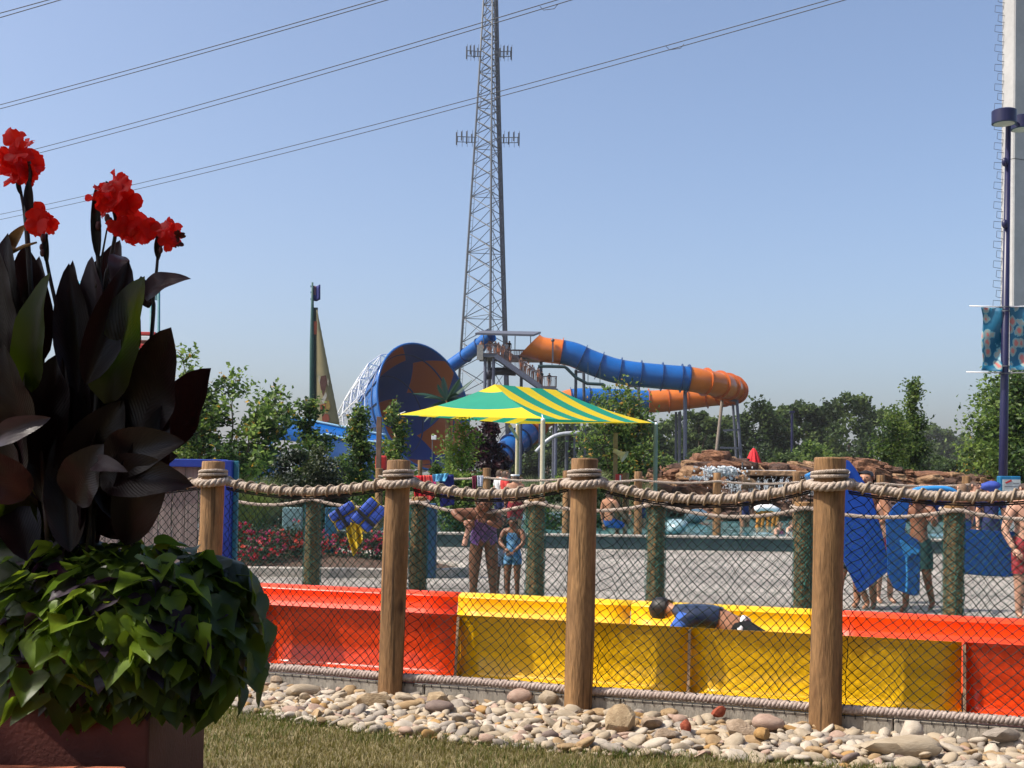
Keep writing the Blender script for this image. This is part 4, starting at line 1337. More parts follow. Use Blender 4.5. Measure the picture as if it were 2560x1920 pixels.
railing(Vector((PX(1266, DP).x, DP + 4.6, zt)), Vector((PX(1352, DP).x, DP + 4.6, zt)), 1.05)
railing(Vector((PX(1266, DP).x, DP + 1.2, zt)), Vector((PX(1325, DP).x, DP + 1.2, zt)), 0.75)
railing(Vector((PX(1208, DP).x, DP - 1, zt)), Vector((PX(1242, DP).x, DP - 1, zt)), 1.05)
railing(Vector((PX(1352, DP).x, DP + 1.2, zt)), Vector((PX(1352, DP).x, DP + 4.6, zt)), 1.05)
mb = MB(); a, b = P(1192, 900, DP - 1.1), P(1208, 862, DP - 1.1)
mb.box(((a.x + b.x) / 2, DP - 1.1, (a.z + b.z) / 2), (b.x - a.x, 0.1, b.z - a.z)); mb.build('solid_panel', M('grey_panel', (0.26, 0.25, 0.23), rough=0.6), plat)
s0, s1 = P(1239, 890, DP - 1), P(1352, 968, DP - 1)
for k, yo in enumerate((0.0, 1.7)):
    mb = MB(); mb.beam(s0 + Vector((0, yo, 0)), s1 + Vector((0, yo, 0)), 0.12, 0.5); mb.build('stair_stringer', m_col, plat)
    railing(s0 + Vector((0, yo, .2)), s1 + Vector((0, yo, .2)), 1.2)
for i in range(20):
    p = s0.lerp(s1, (i + .5) / 20)
    mb = MB(); mb.box(p + Vector((0, .85, 0.05)), (0.30, 1.6, 0.05)); mb.build('stair_tread', m_dark_steel, plat)
l0, l1 = P(1352, 968, DP - 1), P(1391, 972, DP - 1)
mb = MB(); mb.box(((l0.x + l1.x) / 2, DP + .2, l0.z - .1), (l1.x - l0.x, 2.6, 0.3)); mb.build('landing', m_dark_steel, plat)
railing(Vector((l0.x, DP - 1, l0.z)), Vector((l1.x, DP - 1, l0.z)), 1.15)
railing(Vector((l1.x, DP - 1, l0.z)), Vector((l1.x, DP + 1.4, l0.z)), 1.15)
r0, r1 = P(1352, 972, DP + 1), P(1268, 1030, DP + 1)
mb = MB(); mb.beam(r0, r1, 1.6, 0.5); mb.build('lower_stair', m_dark_steel, plat)
for (x, dd, yt) in ((1209, 0, 892), (1218, 3.5, 892), (1230, -.6, 895), (1349, 1.5, 892), (1349, 4, 892), (1300, 3, 892), (1388, 0, 972), (1388, 1.4, 972), (1356, 0, 972)):
    b = PX(x, DP + dd)
    column(plat, b, Vector((b.x, b.y, zat(x, yt, DP + dd))), 0.36, m_col, 'column')
for x in (1204, 1283, 1322, 1344):
    b = PX(x, DP + 3); b.z = zt
    column(plat, b, Vector((b.x, b.y, zat(x, 836, DP + 3))), 0.10, m_steel, 'roof_post')
mb = MB(); mb.tube([P(x, y, DP + 1) for x, y in ((1225, 948), (1224, 934), (1228, 929), (1245, 928), (1290, 930))], 0.42, 12); mb.build('drain_pipe', M('dark_navy_pipe', (0.012, 0.015, 0.03), rough=0.4), plat, smooth=True)

# ------------------------------------------------------------------ cell tower
DT = 152.0
tower = thing('lattice_tower', PX(1207, DT), 'tall grey lattice communications mast rising out of the top of the picture', 'tower')
TB = PX(1207, DT)
def tw(z): return max(0.62, 2.95 - (z - 19.5) * 0.0471) / 0.853
def leg(k, z):
    a = R((160, 40, 280)[k])
    return Vector((TB.x + 0.18 + tw(z) * math.cos(a), TB.y + tw(z) * math.sin(a), z))
for k in range(3):
    mb = MB(); mb.tube([leg(k, 0), leg(k, 25), leg(k, 50), leg(k, 72)], [0.19, 0.16, 0.12, 0.09], 8); mb.build('leg', m_steel, tower, smooth=True)
zs = [0.0]
while zs[-1] < 71: zs.append(zs[-1] + max(1.5, tw(zs[-1]) * 0.92))
for i in range(len(zs) - 1):
    for k in range(3):
        k2 = (k + 1) % 3
        mb = MB()
        mb.tube([leg(k, zs[i]), leg(k2, zs[i + 1])], 0.055, 4)
        mb.tube([leg(k2, zs[i]), leg(k, zs[i + 1])], 0.055, 4)
        if i % 3 == 0: mb.tube([leg(k, zs[i]), leg(k2, zs[i])], 0.045, 4)
        mb.build('cross_brace', m_steel, tower)
mb = MB()
for off in (-0.12, 0.0, 0.12, 0.22): mb.tube([leg(1, z) + Vector((off - .3, -0.2, 0)) for z in (0, 25, 50, 72)], 0.085, 5)
mb.build('cable_run', m_dark_steel, tower)
mb = MB()
for k, sx in ((0, 0.28), (2, 0.2)):
    for o_ in (-0.17, 0.17): mb.tube([leg(k, z) + Vector((sx + o_, -0.2, 0)) for z in (0, 25, 50, 72)], 0.03, 4)
    z = 0.5
    while z < 71:
        p = leg(k, z) + Vector((sx, -0.2, 0)); mb.beam(p - Vector((.17, 0, 0)), p + Vector((.17, 0, 0)), 0.035); z += 0.75
mb.build('ladder', m_steel, tower)
for (py, half) in ((139, 56), (353, 78)):
    zc = zat(1207, py, DT)
    w = half * DT / F
    for s in (-1, 1):
        mb = MB()
        x0 = TB.x + s * tw(zc) * .7
        for dz in (-.35, .35): mb.beam((x0, TB.y - .5, zc + dz), (TB.x + s * w, TB.y - .8, zc + dz), 0.08)
        for q in range(4):
            x = lerp(x0, TB.x + s * w, (q + .4) / 3.6)
            mb.beam((x, TB.y - .7, zc - .35), (x, TB.y - .7, zc + .35), 0.07)
        arm = mb.build('antenna_arm', m_steel, tower)
        for q in range(4):
            x = lerp(x0, TB.x + s * w, (q + 1) / 4)
            mb = MB(); mb.bbox((x, TB.y - 0.9 + 0.2 * (q % 2), zc + 0.1 + .15 * (q % 3)), (0.16, 0.12, 1.7 if q % 2 else 1.2), 0.03)
            mb.beam((x + .1, TB.y - .8, zc - 1.0), (x + .1, TB.y - .8, zc + 1.2), 0.05)
            mb.build('antenna', m_steel, arm)

# ------------------------------------------------------------------ overhead power lines
def wire_px(a, b, ext=0.35):
    A, B = G2(*a), G2(*b)
    d = B - A
    return A - d * ext, B + d * ext
def G2(px, py, z=26.0): return G(px, py, z)
m_wire = M('power_cable', (0.03, 0.032, 0.038), rough=0.5, var=0.1)
wires = [((0, 262), (936, 0), 'upper cable of the left hand pair of overhead lines'), ((0, 272), (968, 0), 'lower cable of the left hand pair of overhead lines'),
         ((80, 375), (1392, 0), 'upper cable of the middle pair of overhead lines crossing the mast'), ((85, 386), (1428, 0), 'lower cable of the middle pair of overhead lines crossing the mast'),
         ((0, 536), (2070, 0), 'upper cable of the lowest long pair of overhead lines'), ((0, 549), (2112, 0), 'lower cable of the lowest long pair of overhead lines'),
         ((0, 33), (120, 0), 'upper cable of the short pair in the top left corner'), ((0, 44), (150, 0), 'lower cable of the short pair in the top left corner')]
for a, b, lab in wires:
    A, B = wire_px(a, b, 0.6)
    pts = []
    for i in range(41):
        t = i / 40
        q = (t - .5) * 2
        s_ = (t * 2.2 - 0.6)
        pts.append(A.lerp(B, t) - Vector((0, 0, 4 * 0.5 * ((B - A).length / 180) ** 2 * s_ * (1 - s_))))
    mb = MB(); mb.tube(pts, 0.024, 6)
    tag(mb.build('power_cable', m_wire, None, smooth=True), lab, 'cable', 'overhead power cables')
for (px, py, lab) in ((1350, 16, 'small wire spacer on the middle pair of cables right of the mast'), (1665, 116, 'small wire spacer on the lowest pair of cables')):
    p = G2(px, py)
    mb = MB(); q = G2(px + 45, py - 6); mb.tube([p, p.lerp(q, .2) - Vector((0, 0, .22)), p.lerp(q, .8) - Vector((0, 0, .22)), q], 0.018, 6)
    tag(mb.build('cable_spacer', m_wire), lab, 'cable spacer')

# ------------------------------------------------------------------ shade canopy
cA, cB, cC, cD = Vector((-3.26, 32.6, 3.17)), Vector((0.78, 29.5, 2.97)), Vector((4.21, 33.97, 3.10)), Vector((0.17, 37.07, 3.15))
ctr = (cA + cB + cC + cD) / 4
ab = (cB - cA); ab.z = 0; ab.normalize()
bc = (cC - cB); bc.z = 0; bc.normalize()
ridge1, ridge2 = Vector((ctr.x, ctr.y, 4.02)) - bc * 1.6, Vector((ctr.x, ctr.y, 4.06)) + bc * 1.45
canopy = thing('shade_canopy', Vector((ctr.x, ctr.y, 0)), 'hipped shade canopy striped in yellow and jade green on slim cream posts', 'shade canopy')
m_fy = M('canopy_yellow', (0.78, 0.56, 0.01), rough=0.7, scale=3, var=0.04, transl=0.35, tcol=(0.85, 0.62, 0.02))
m_fg = M('canopy_green', (0.004, 0.29, 0.19), rough=0.7, scale=3, var=0.04, transl=0.35, tcol=(0.01, 0.34, 0.21))
fab = MB()
W_ = (cC - cB).length
def stripe(p):
    v = (p - cA); v.z = 0
    v = v.dot(bc)
    per = W_ / 4.6
    return 1 if ((v / per + 0.02) % 1.0) > 0.52 else 0
def panel(a, b, r1, r2, n=44, m=44):
    vs = []
    for j in range(m + 1):
        t = j / m
        for i in range(n + 1):
            s = i / n
            e = a.lerp(b, s) + Vector((0, 0, -0.10 * 4 * s * (1 - s) * 0.0)) + (ctr - (a + b) / 2).normalized() * Vector((1, 1, 0)).length * 0.16 * 4 * s * (1 - s)
            e.z = lerp(a.z, b.z, s)
            p = e.lerp(r1.lerp(r2, s), t)
            p.z -= 0.14 * 4 * t * (1 - t) * 0.6
            vs.append(p)
    for j in range(m):
        for i in range(n):
            ids = (j * (n + 1) + i, j * (n + 1) + i + 1, (j + 1) * (n + 1) + i + 1, (j + 1) * (n + 1) + i)
            c = (vs[ids[0]] + vs[ids[2]]) / 2
            o = len(fab.v)
            yield vs, ids, stripe(c)
def add_panel(a, b, r1, r2, per, ph):
    """cut each hip face along the stripe lines so the stripes have clean edges"""
    n, m = 30, 16
    vs_all = []
    faces = []
    bm = bmesh.new()
    g_ = []
    for j in range(m + 1):
        t = j / m
        for i in range(n + 1):
            s = i / n
            mid = (a + b) / 2
            inn = (Vector((ctr.x, ctr.y, 0)) - Vector((mid.x, mid.y, 0))).normalized()
            e = a.lerp(b, s) + inn * 0.17 * 4 * s * (1 - s)
            p = e.lerp(r1.lerp(r2, s), t)
            p.z -= 0.10 * 4 * t * (1 - t)
            g_.append(bm.verts.new(p))
    for j in range(m):
        for i in range(n):
            q = [g_[j * (n + 1) + i], g_[j * (n + 1) + i + 1], g_[(j + 1) * (n + 1) + i + 1], g_[(j + 1) * (n + 1) + i]]
            try: bm.faces.new(q)
            except ValueError: pass
    bmesh.ops.remove_doubles(bm, verts=bm.verts[:], dist=1e-4)
    k = -1.0
    while k < 10:
        for off in (0.5, 1.0):
            pos = cA + bc * ((k + off + ph - 1) * per)
            bmesh.ops.bisect_plane(bm, geom=bm.verts[:] + bm.edges[:] + bm.faces[:], plane_co=pos, plane_no=bc, dist=1e-5)
        k += 1
    bm.verts.index_update()
    fab.add([v.co.copy() for v in bm.verts], [])
    o = len(fab.v) - len(bm.verts)
    for f in bm.faces:
        fab.f.append(tuple(v.index + o for v in f.verts))
        fab.mi.append(stripe2(f.calc_center_median(), per, ph))
    bm.free()
def stripe2(p, per, ph):
    v = (p - cA); v.z = 0
    return 1 if ((v.dot(bc) / per - ph) % 1.0) > 0.5 else 0
add_panel(cA, cB, ridge1, ridge1, 1.02, 0.0)
add_panel(cB, cC, ridge1, ridge2, W_ / 4.25, 0.62)
add_panel(cC, cD, ridge2, ridge2, 1.02, 0.3)
add_panel(cD, cA, ridge2, ridge1, W_ / 4.25, 0.62)
fab.build('fabric', [m_fy, m_fg], canopy, smooth=True, angle=12)
m_cream = M('cream_paint', (0.50, 0.43, 0.30), rough=0.5, var=0.08)
m_sage = M('sage_paint', (0.16, 0.20, 0.15), rough=0.5, var=0.1)
for p, m in ((cA, m_cream), (cB, m_cream), (cC, m_sage), (cD, m_cream)):
    column(canopy, Vector((p.x, p.y, 0)), Vector((p.x, p.y, p.z - 0.05)), 0.125, m, 'post')
    mb = MB(); mb.ell((p.x, p.y, p.z - 0.03), 0.055); mb.tube([Vector((p.x, p.y, p.z - .02)), p + (ctr - p).normalized() * 0.25 + Vector((0, 0, .1))], 0.015, 5); mb.build('corner_fitting', m_white, canopy, smooth=True)
mb = MB(); mb.tube([Vector((cD.x, cD.y, 2.7)), Vector((cD.x, cD.y, 2.85)).lerp(Vector((ridge1.x, ridge1.y, 3.3)), .35)], 0.05, 8); mb.build('brace', m_cream, canopy)
# ------------------------------------------------------------------ sail mast
DM = 75.0
mast = thing('sail_mast', PX(784, DM), 'dark green ship mast with a tall tapering painted tan sail and small blue flag', 'mast')
m_mast = M('mast_green', (0.028, 0.085, 0.075), rough=0.6, var=0.15)
m_mast2 = M('mast_plank', (0.030, 0.045, 0.045), rough=0.8, var=0.25)
mb = MB(); mb.tube([PX(780, DM), P(780, 860, DM), P(781, 768, DM), P(781, 706, DM)], [0.17, 0.15, 0.10, 0.06], 10); mb.build('pole', m_mast, mast, smooth=True)
mb = MB()
a, b = P(787, 1060, DM + .1), P(787.5, 769, DM + .1)
mb.box(((a.x + b.x) / 2, DM + .1, (a.z + b.z) / 2), (0.24, 0.12, b.z - a.z)); mb.build('plank', m_mast2, mast)
mb = MB(); a, b = P(788, 836, DM), P(788, 803, DM); mb.box(((a.x + b.x) / 2, DM - .02, (a.z + b.z) / 2), (0.235, 0.06, b.z - a.z)); mb.build('red_patch', M('red_brown', (0.28, 0.06, 0.03), rough=0.7), mast)
sail = MB()
vs = []
nl = 26
for i in range(nl + 1):
    t = i / nl
    y = lerp(775, 1062, t)
    xl = 791.5 - 1.0 * t
    xr = lerp(793, 849, t ** 1.03) + 0.5 * (i % 2)
    for j in range(7):
        s = j / 6
        p = P(lerp(xl, xr, s), y, DM - 0.25 * math.sin(math.pi * s) * t)
        vs.append(p)
sail.add(vs, [(i * 7 + j, i * 7 + j + 1, (i + 1) * 7 + j + 1, (i + 1) * 7 + j) for i in range(nl) for j in range(6)])
m_sail = M('sail_canvas', (0.34, 0.29, 0.16), rough=0.8, scale=0.55, stretch=(1.0, 1, 1.4), col2=(0.21, 0.225, 0.15), transl=0.25, tcol=(0.4, 0.33, 0.18), thr=(0.48, 0.62))
so = sail.build('sail', m_sail, mast, smooth=True); solid(so, 0.03)
# painted shapes on the sail: a plain brown kite form, orange and pale patches
def sail_patch(name, pts, mat, dd=0.36):
    mb = MB(); mb.prism([P(x, y, DM - dd) for x, y in pts], 0.02, Vector((0, 1, 0))); fix_normals(mb.build(name, mat, mast))
sail_patch('painted_shape', [(803, 940), (815, 938), (818, 955), (813, 975), (808, 991), (802, 972), (799, 955)], M('paint_brown', (0.10, 0.045, 0.035), rough=0.8))
sail_patch('painted_shape', [(797, 938), (800, 940), (801, 950), (799, 962), (796, 952)], M('paint_cream', (0.42, 0.38, 0.28), rough=0.8))
sail_patch('painted_shape', [(819, 944), (822, 952), (821, 966), (818, 958)], M('paint_cream2', (0.36, 0.32, 0.24), rough=0.8))
sail_patch('painted_shape', [(808, 992), (815, 980), (817, 990), (809, 1010), (803, 1000)], M('paint_pale', (0.45, 0.42, 0.36), rough=0.8))
sail_patch('painted_shape', [(800, 1012), (814, 1008), (815, 1022), (806, 1030), (801, 1024)], M('paint_rust', (0.26, 0.075, 0.03), rough=0.8))
sail_patch('painted_shape', [(816, 1004), (822, 1000), (826, 1016), (820, 1032), (814, 1030)], M('paint_ochre', (0.28, 0.19, 0.05), rough=0.8))
sail_patch('painted_shape', [(805, 1042), (812, 1034), (821, 1036), (824, 1048), (818, 1058), (806, 1056)], M('paint_rust2', (0.24, 0.06, 0.035), rough=0.8))
flag = MB()
vs = []
for i in range(9):
    for j in range(6):
        s, t = i / 8, j / 5
        vs.append(P(783 + 18 * s, 714 + 38 * t + 3 * s * math.sin(s * 5), DM + 0.12 * math.sin(s * 6)))
flag.add(vs, [(i * 6 + j, i * 6 + j + 1, (i + 1) * 6 + j + 1, (i + 1) * 6 + j) for i in range(8) for j in range(5)], 0)
flag.mi = [1 if (k // 5) < 3 and (k % 5) < 3 else 0 for k in range(40)]
fo_ = flag.build('flag', [M('flag_navy', (0.02, 0.025, 0.15), rough=0.8), M('flag_mauve', (0.17, 0.09, 0.12), rough=0.8)], mast, smooth=True); solid(fo_, 0.015)
for y in (716, 731, 748):
    mb = MB(); p = P(778, y, DM); mb.box(p, (0.09, .06, .12)); mb.build('halyard_clip', M('clip_blue', (0.03, 0.13, 0.25)), mast)

# ------------------------------------------------------------------ broad blue slide end on the left
big = thing('blue_slide', PX(800, 62), 'broad blue slide run-out with a raised rounded side wall below the sail mast', 'slide')
m_blue2 = M('blue_gelcoat_deep', (0.006, 0.10, 0.36), rough=0.3, scale=0.6, var=0.1, coat=0.2)
m_blue_l = M('pale_blue_edge', (0.25, 0.45, 0.62), rough=0.35, var=0.08)
top = [(680, 1064), (688, 1052), (700, 1044), (720, 1042), (750, 1046), (790, 1054), (850, 1066), (905, 1077), (965, 1088)]
tpts = catmull([P(x, y, 62) for x, y in top], 4)
mb = MB()
vs = []
for p in tpts:
    vs += [p, p + Vector((0, -0.25, -0.5)), Vector((p.x, p.y - 0.8, max(1.9, p.z - 1.25)))]
mb.add(vs, [(3 * i + j, 3 * i + j + 1, 3 * i + 4 + j, 3 * i + 3 + j) for i in range(len(tpts) - 1) for j in range(2)])
solid(mb.build('side_wall', m_blue2, big, smooth=True), 0.06)
mb = MB(); mb.tube(tpts, 0.07, 8); mb.build('rim', m_blue_l, big, smooth=True)
mid = catmull([P(x, y, 60.8) for x, y in [(740, 1120), (770, 1106), (812, 1086), (850, 1094), (905, 1102), (965, 1106)]], 4)
mb = MB()
vs = []
for p in mid: vs += [p, Vector((p.x, p.y - .3, 0.0))]
mb.add(vs, [(2 * i, 2 * i + 1, 2 * i + 3, 2 * i + 2) for i in range(len(mid) - 1)])
solid(mb.build('front_wall', M('blue_wall', (0.008, 0.05, 0.17), rough=0.45, scale=0.8, var=0.15), big, smooth=True), 0.08)
mb = MB(); mb.tube(mid, 0.06, 8); mb.build('front_rim', m_blue_l, big, smooth=True)
mb = MB()
a, b = PX(560, 64), PX(700, 64)
mb.box(((a.x + b.x) / 2, 64, 1.3), (b.x - a.x, 0.4, 2.6)); mb.build('back_wall', M('blue_wall2', (0.010, 0.055, 0.17), rough=0.5, var=0.15), big)

# red and white ride boat glimpsed behind the cannas
ride = thing('ride_tower', PX(380, 70), 'red and white ride platform with teal flag poles half hidden behind the canna leaves', 'ride')
m_redp = M('red_paint', (0.50, 0.03, 0.025), rough=0.5, var=0.1)
for x in (378, 397):
    mb = MB(); mb.tube([PX(x, 70), P(x, 690, 70)], 0.09, 8); mb.build('pole', M('teal_paint', (0.03, 0.16, 0.19), rough=0.5), ride, smooth=True)
mb = MB(); mb.prism([P(386, 735, 70), P(398, 732, 70), P(398, 752, 70), P(386, 750, 70)], 0.03); fix_normals(mb.build('pennant', M('teal_cloth', (0.25, 0.45, 0.46), rough=0.8), ride))
for (y0, y1, m) in ((836, 843, m_redp), (846, 856, m_white), (866, 876, m_redp), (878, 1040, M('ride_grey', (0.35, 0.36, 0.38)))):
    a, b = P(330, y1, 70), P(404, y0, 70)
    mb = MB(); mb.bbox(((a.x + b.x) / 2, 70, (a.z + b.z) / 2), (b.x - a.x, 2.5, b.z - a.z), 0.03); mb.build('deck_band', m, ride)
for x_ in (336, 400):
    mb = MB(); mb.tube([PX(x_, 70), P(x_, 1030, 70)], 0.2, 8); mb.build('column', M('ride_grey', (0.35, 0.36, 0.38)), ride)
ride2 = thing('ride_dome', PX(212, 72), 'small teal ride roof and grey body glimpsed between the canna leaves', 'ride')
mb = MB(); mb.ell(P(212, 715, 72), (0.5, .5, .35), 14, 8); mb.build('roof', M('teal_roof', (0.01, 0.2, 0.32), rough=0.4), ride2, smooth=True)
mb = MB(); mb.tube([PX(212, 72), P(212, 715, 72)], 0.25, 10); mb.build('column', M('ride_grey'  , (0.35, 0.36, 0.38)), ride2)
mb = MB(); mb.tube([P(206, 715, 72), P(206, 696, 72)], 0.04, 6); mb.build('finial', m_dark_steel, ride2)
mb = MB(); a, b = P(140, 868, 72), P(165, 838, 72); mb.bbox(((a.x + b.x) / 2, 72, (a.z + b.z) / 2), (b.x - a.x, 1, b.z - a.z), .03); mb.beam(Vector(((a.x+b.x)/2, 72, a.z + .2)), Vector((PX(212, 72).x, 72, a.z + .2)), .3); mb.build('cabin', M('ride_grey', (0.35, 0.36, 0.38)), ride2)

# ------------------------------------------------------------------ concrete pylon with rungs at the right edge
DY = 46.0
pyl = thing('concrete_pylon', PX(2590, DY), 'tall pale concrete pylon with a row of wire rungs at the right edge', 'pylon')
m_pyl = M('pylon_concrete', (0.42, 0.41, 0.40), rough=0.85, scale=0.6, var=0.08, bump=0.15, bscale=20, fine=0.05)
x0 = PX(2529, DY).x
PYR = Matrix.Rotation(R(21), 3, 'Z')
def pylon_sec(z0, z1):
    mb = MB()
    def ring(z):
        o = x0 + 0.004 * z
        return [Vector((o, DY, z)) + PYR @ Vector(q) for q in ((0, .66, 0), (0, .05, 0), (.05, 0, 0), (3.0, 0, 0), (3.0, .66, 0))]
    a, b = ring(z0), ring(z1)
    mb.add(a + b, [(i, (i + 1) % 5, 5 + (i + 1) % 5, 5 + i) for i in range(5)] + [(5, 6, 7, 8, 9)])
    fix_normals(mb.build('segment', m_pyl, pyl))
zj = [0, 8.2, 14.43, 27]
for a, b in zip(zj, zj[1:]): pylon_sec(a + 0.01, b - 0.015)
for i in range(24):
    for q, (dd, dz) in enumerate(((0.35, 0), (0.8, 0.40))):
        z = 6.4 + i * 0.80 + dz
        mb = MB()
        ox = x0 + 0.004 * z
        w = 0.34 - 0.10 * q
        ox -= .20; y = DY + .58 - .06 * q
        mb.tube([Vector((ox + .02, y, z)), Vector((ox - w, y, z + .02)), Vector((ox - w - .02, y, z - .24)), Vector((ox - .12, y, z - .28)), Vector((ox + .02, y, z - .28))], 0.012, 5)
        mb.build('rung', m_dark_steel, pyl)

# ------------------------------------------------------------------ lamp post with banners
DL = 22.0
lamp = thing('lamp_post', PX(2506, DL), 'tall navy lamp post carrying two drum lamps and two coral patterned banners', 'lamp post')
m_navy = M('navy_paint', (0.012, 0.012, 0.050), rough=0.35, var=0.1)
zt2 = zat(2518, 300, DL)
bx = PX(2505, DL).x
tx = P(2521, 300, DL).x
mb = MB(); mb.tube([Vector((bx, DL, 0)), Vector((lerp(bx, tx, .3), DL, zt2 * .3)), Vector((tx, DL, zt2))], [0.085, 0.078, 0.048], 16); mb.build('pole', m_navy, lamp, smooth=True)
mb = MB(); mb.lathe((bx, DL, 0), [(0.2, 0), (0.2, 0.05), (0.13, 0.09), (0.11, 0.3), (0.0, 0.3)], 16); mb.build('base', m_navy, lamp, smooth=True, angle=40)
for (px, py, dd) in ((2510, 293, -0.25), (2556, 308, 0.5)):
    c = P(px, py, DL + dd)
    mb = MB(); mb.lathe(c, [(0.0, 0.13), (0.20, 0.13), (0.223, 0.115), (0.223, -0.12), (0.19, -0.13)], 24)
    h = mb.build('lamp_head', m_navy, lamp, smooth=True, angle=35)
    mb = MB(); mb.lathe(c, [(0.19, -0.128), (0.0, -0.12)], 24); mb.build('lens', M('lamp_lens', (0.55, 0.55, 0.48), rough=0.3), h)
    mb = MB(); mb.beam(Vector((tx, DL, zt2 + .02)), Vector((c.x, c.y, zt2 + .02)), 0.05); mb.build('bracket', m_navy, lamp)
for y in (560, 405):
    mb = MB(); p = P(2512, y, DL - .06); mb.ell(p, (0.06, 0.05, 0.09), 8, 6); mb.build('fitting', m_navy, lamp, smooth=True)
# banner cloth print: coral curls on teal
def banner_mat():
    m = bpy.data.materials.new('banner_print'); m.use_nodes = True
    n_, l_ = m.node_tree.nodes, m.node_tree.links
    b = n_['Principled BSDF']; b.inputs['Roughness'].default_value = 0.45
    tc = n_.new('ShaderNodeTexCoord')
    mp = n_.new('ShaderNodeMapping'); mp.inputs['Scale'].default_value = (6.0, 0.0, 4.6)
    l_.new(tc.outputs['Object'], mp.inputs[0])
    dn = n_.new('ShaderNodeTexNoise'); dn.inputs['Scale'].default_value = 2.2; l_.new(mp.outputs[0], dn.inputs['Vector'])
    ad = n_.new('ShaderNodeMixRGB'); ad.blend_type = 'ADD'; ad.inputs[0].default_value = 0.42
    l_.new(mp.outputs[0], ad.inputs[1]); l_.new(dn.outputs['Color'], ad.inputs[2])
    vo = n_.new('ShaderNodeTexVoronoi'); vo.inputs['Scale'].default_value = 1.0; vo.inputs['Randomness'].default_value = 0.8
    l_.new(ad.outputs[0], vo.inputs['Vector'])
    rp = n_.new('ShaderNodeValToRGB'); e = rp.color_ramp.elements
    e[0].position = 0.0; e[0].color = (0.42, 0.13, 0.11, 1)
    e[1].position = 0.24; e[1].color = (0.40, 0.14, 0.12, 1)
    for pos, c in ((0.30, (0.22, 0.30, 0.28)), (0.42, (0.24, 0.26, 0.24)), (0.47, (0.10, 0.32, 0.38)), (0.52, (0.004, 0.09, 0.17)), (1.0, (0.004, 0.11, 0.20))):
        q = e.new(pos); q.color = (*c, 1)
    l_.new(vo.outputs['Distance'], rp.inputs[0])
    l_.new(rp.outputs[0], b.inputs['Base Color'])
    return m
bm_ = banner_mat()
for (xa, xb, lab, sgn) in ((2452, 2506, 'banner', -1), (2524, 2580, 'banner', 1)):
    mb = MB(); vs = []
    for i in range(11):
        for j in range(17):
            s, t = i / 10, j / 16
            belly = 0.10 * math.sin(math.pi * t) * math.sin(s * 2.2 + .3) + 0.05 * math.sin(t * 7 + s * 4)
            edge = (3 * math.sin(t * 9) + 4 * math.sin(math.pi * t)) * (1 - s if sgn < 0 else s) * (1 if sgn < 0 else -.6)
            p = P(lerp(xa, xb, s) + edge, lerp(768, 926, t) + 3 * s * (1 if sgn < 0 else -1), DL - 0.02 + belly - 0.22 * max(0, t - .86) * 4)
            vs.append(p)
    mb.add(vs, [(i * 17 + j, i * 17 + j + 1, (i + 1) * 17 + j + 1, (i + 1) * 17 + j) for i in range(10) for j in range(16)])
    o = mb.build('banner', bm_, lamp, smooth=True); solid(o, 0.004)
    for (yy, xe) in ((765, -28), (930, -36)):
        mb = MB()
        mb.tube([P(2512, yy + 2, DL), P((xa + xe) if sgn < 0 else 2600, yy, DL)], 0.012, 8)
        mb.build('banner_rod', m_white, lamp, smooth=True)
for yy in (768, 778, 916, 934):
    mb = MB(); mb.lathe(P(2511, yy, DL), [(0.085, -.012), (0.095, -.01), (0.095, .01), (0.085, .012)], 16); mb.build('clamp', m_steel, lamp)

# ------------------------------------------------------------------ height sign and board at the right
sign = thing('sign_board', PX(2528, 20.5), 'upright white notice cabinet with blue edge showing a red slanting arrow', 'sign')
a, b = P(2505, 1190, 20.5), P(2553, 1190, 20.5)
mb = MB(); mb.bbox(((a.x + b.x) / 2, 20.62, a.z / 2), (b.x - a.x + .03, 0.16, a.z), 0.015); mb.build('cabinet', M('sign_blue', (0.012, 0.13, 0.27), rough=0.4), sign)
mb = MB(); mb.box(((a.x + b.x) / 2 + .012, 20.53, a.z / 2 - 0.02), (b.x - a.x - .03, 0.02, a.z - .08)); mb.build('face', M('sign_face', (0.40, 0.44, 0.44), rough=0.4), sign)
mb = MB(); mb.prism([P(2513, 1206, 20.51), P(2528, 1199, 20.51), P(2530, 1203, 20.51), P(2515, 1209, 20.51)], 0.006); fix_normals(mb.build('red_mark', M('sign_red', (0.42, 0.03, 0.03)), sign))
mb = MB()
for (x0_, x1_, y) in ((2512, 2552, 1216), (2533, 2549, 1208), (2536, 2546, 1256), (2513, 2531, 1279)):
    p, q = P(x0_, y, 20.51), P(x1_, y, 20.51)
    mb.box(((p.x + q.x) / 2, 20.515, p.z), (q.x - p.x, 0.004, 0.012))
mb.build('print_line', M('sign_ink', (0.08, 0.09, 0.12)), sign)

# brown speaker post with red box (left), horn speaker post (right), boxes
sp1 = thing('timber_pole', PX(946, 27), 'square brown timber pole with a red float box left of the canopy', 'pole')
mb = MB(); mb.bbox((PX(946, 27).x, 27, zat(946, 1042, 27) / 2), (0.115, 0.115, zat(946, 1042, 27)), 0.01); mb.build('post', M('brown_timber', (0.15, 0.085, 0.055), rough=0.8, var=0.2), sp1)
mb = MB(); p = P(953, 1157, 27.2); mb.bbox(p, (0.26, 0.2, 0.34), 0.04); mb.build('red_box', m_redp, sp1)
sp2 = thing('speaker_pole', PX(1538, 34), 'slim timber pole with a cream horn loudspeaker right of the canopy', 'pole')
mb = MB(); mb.bbox((PX(1538, 34).x, 34, zat(1538, 1082, 34) / 2), (0.12, 0.12, zat(1538, 1082, 34)), 0.01); mb.build('post', M('tan_timber', (0.27, 0.17, 0.08), rough=0.8, var=0.2), sp2)
mb = MB(); c = P(1552, 1136, 33.9)
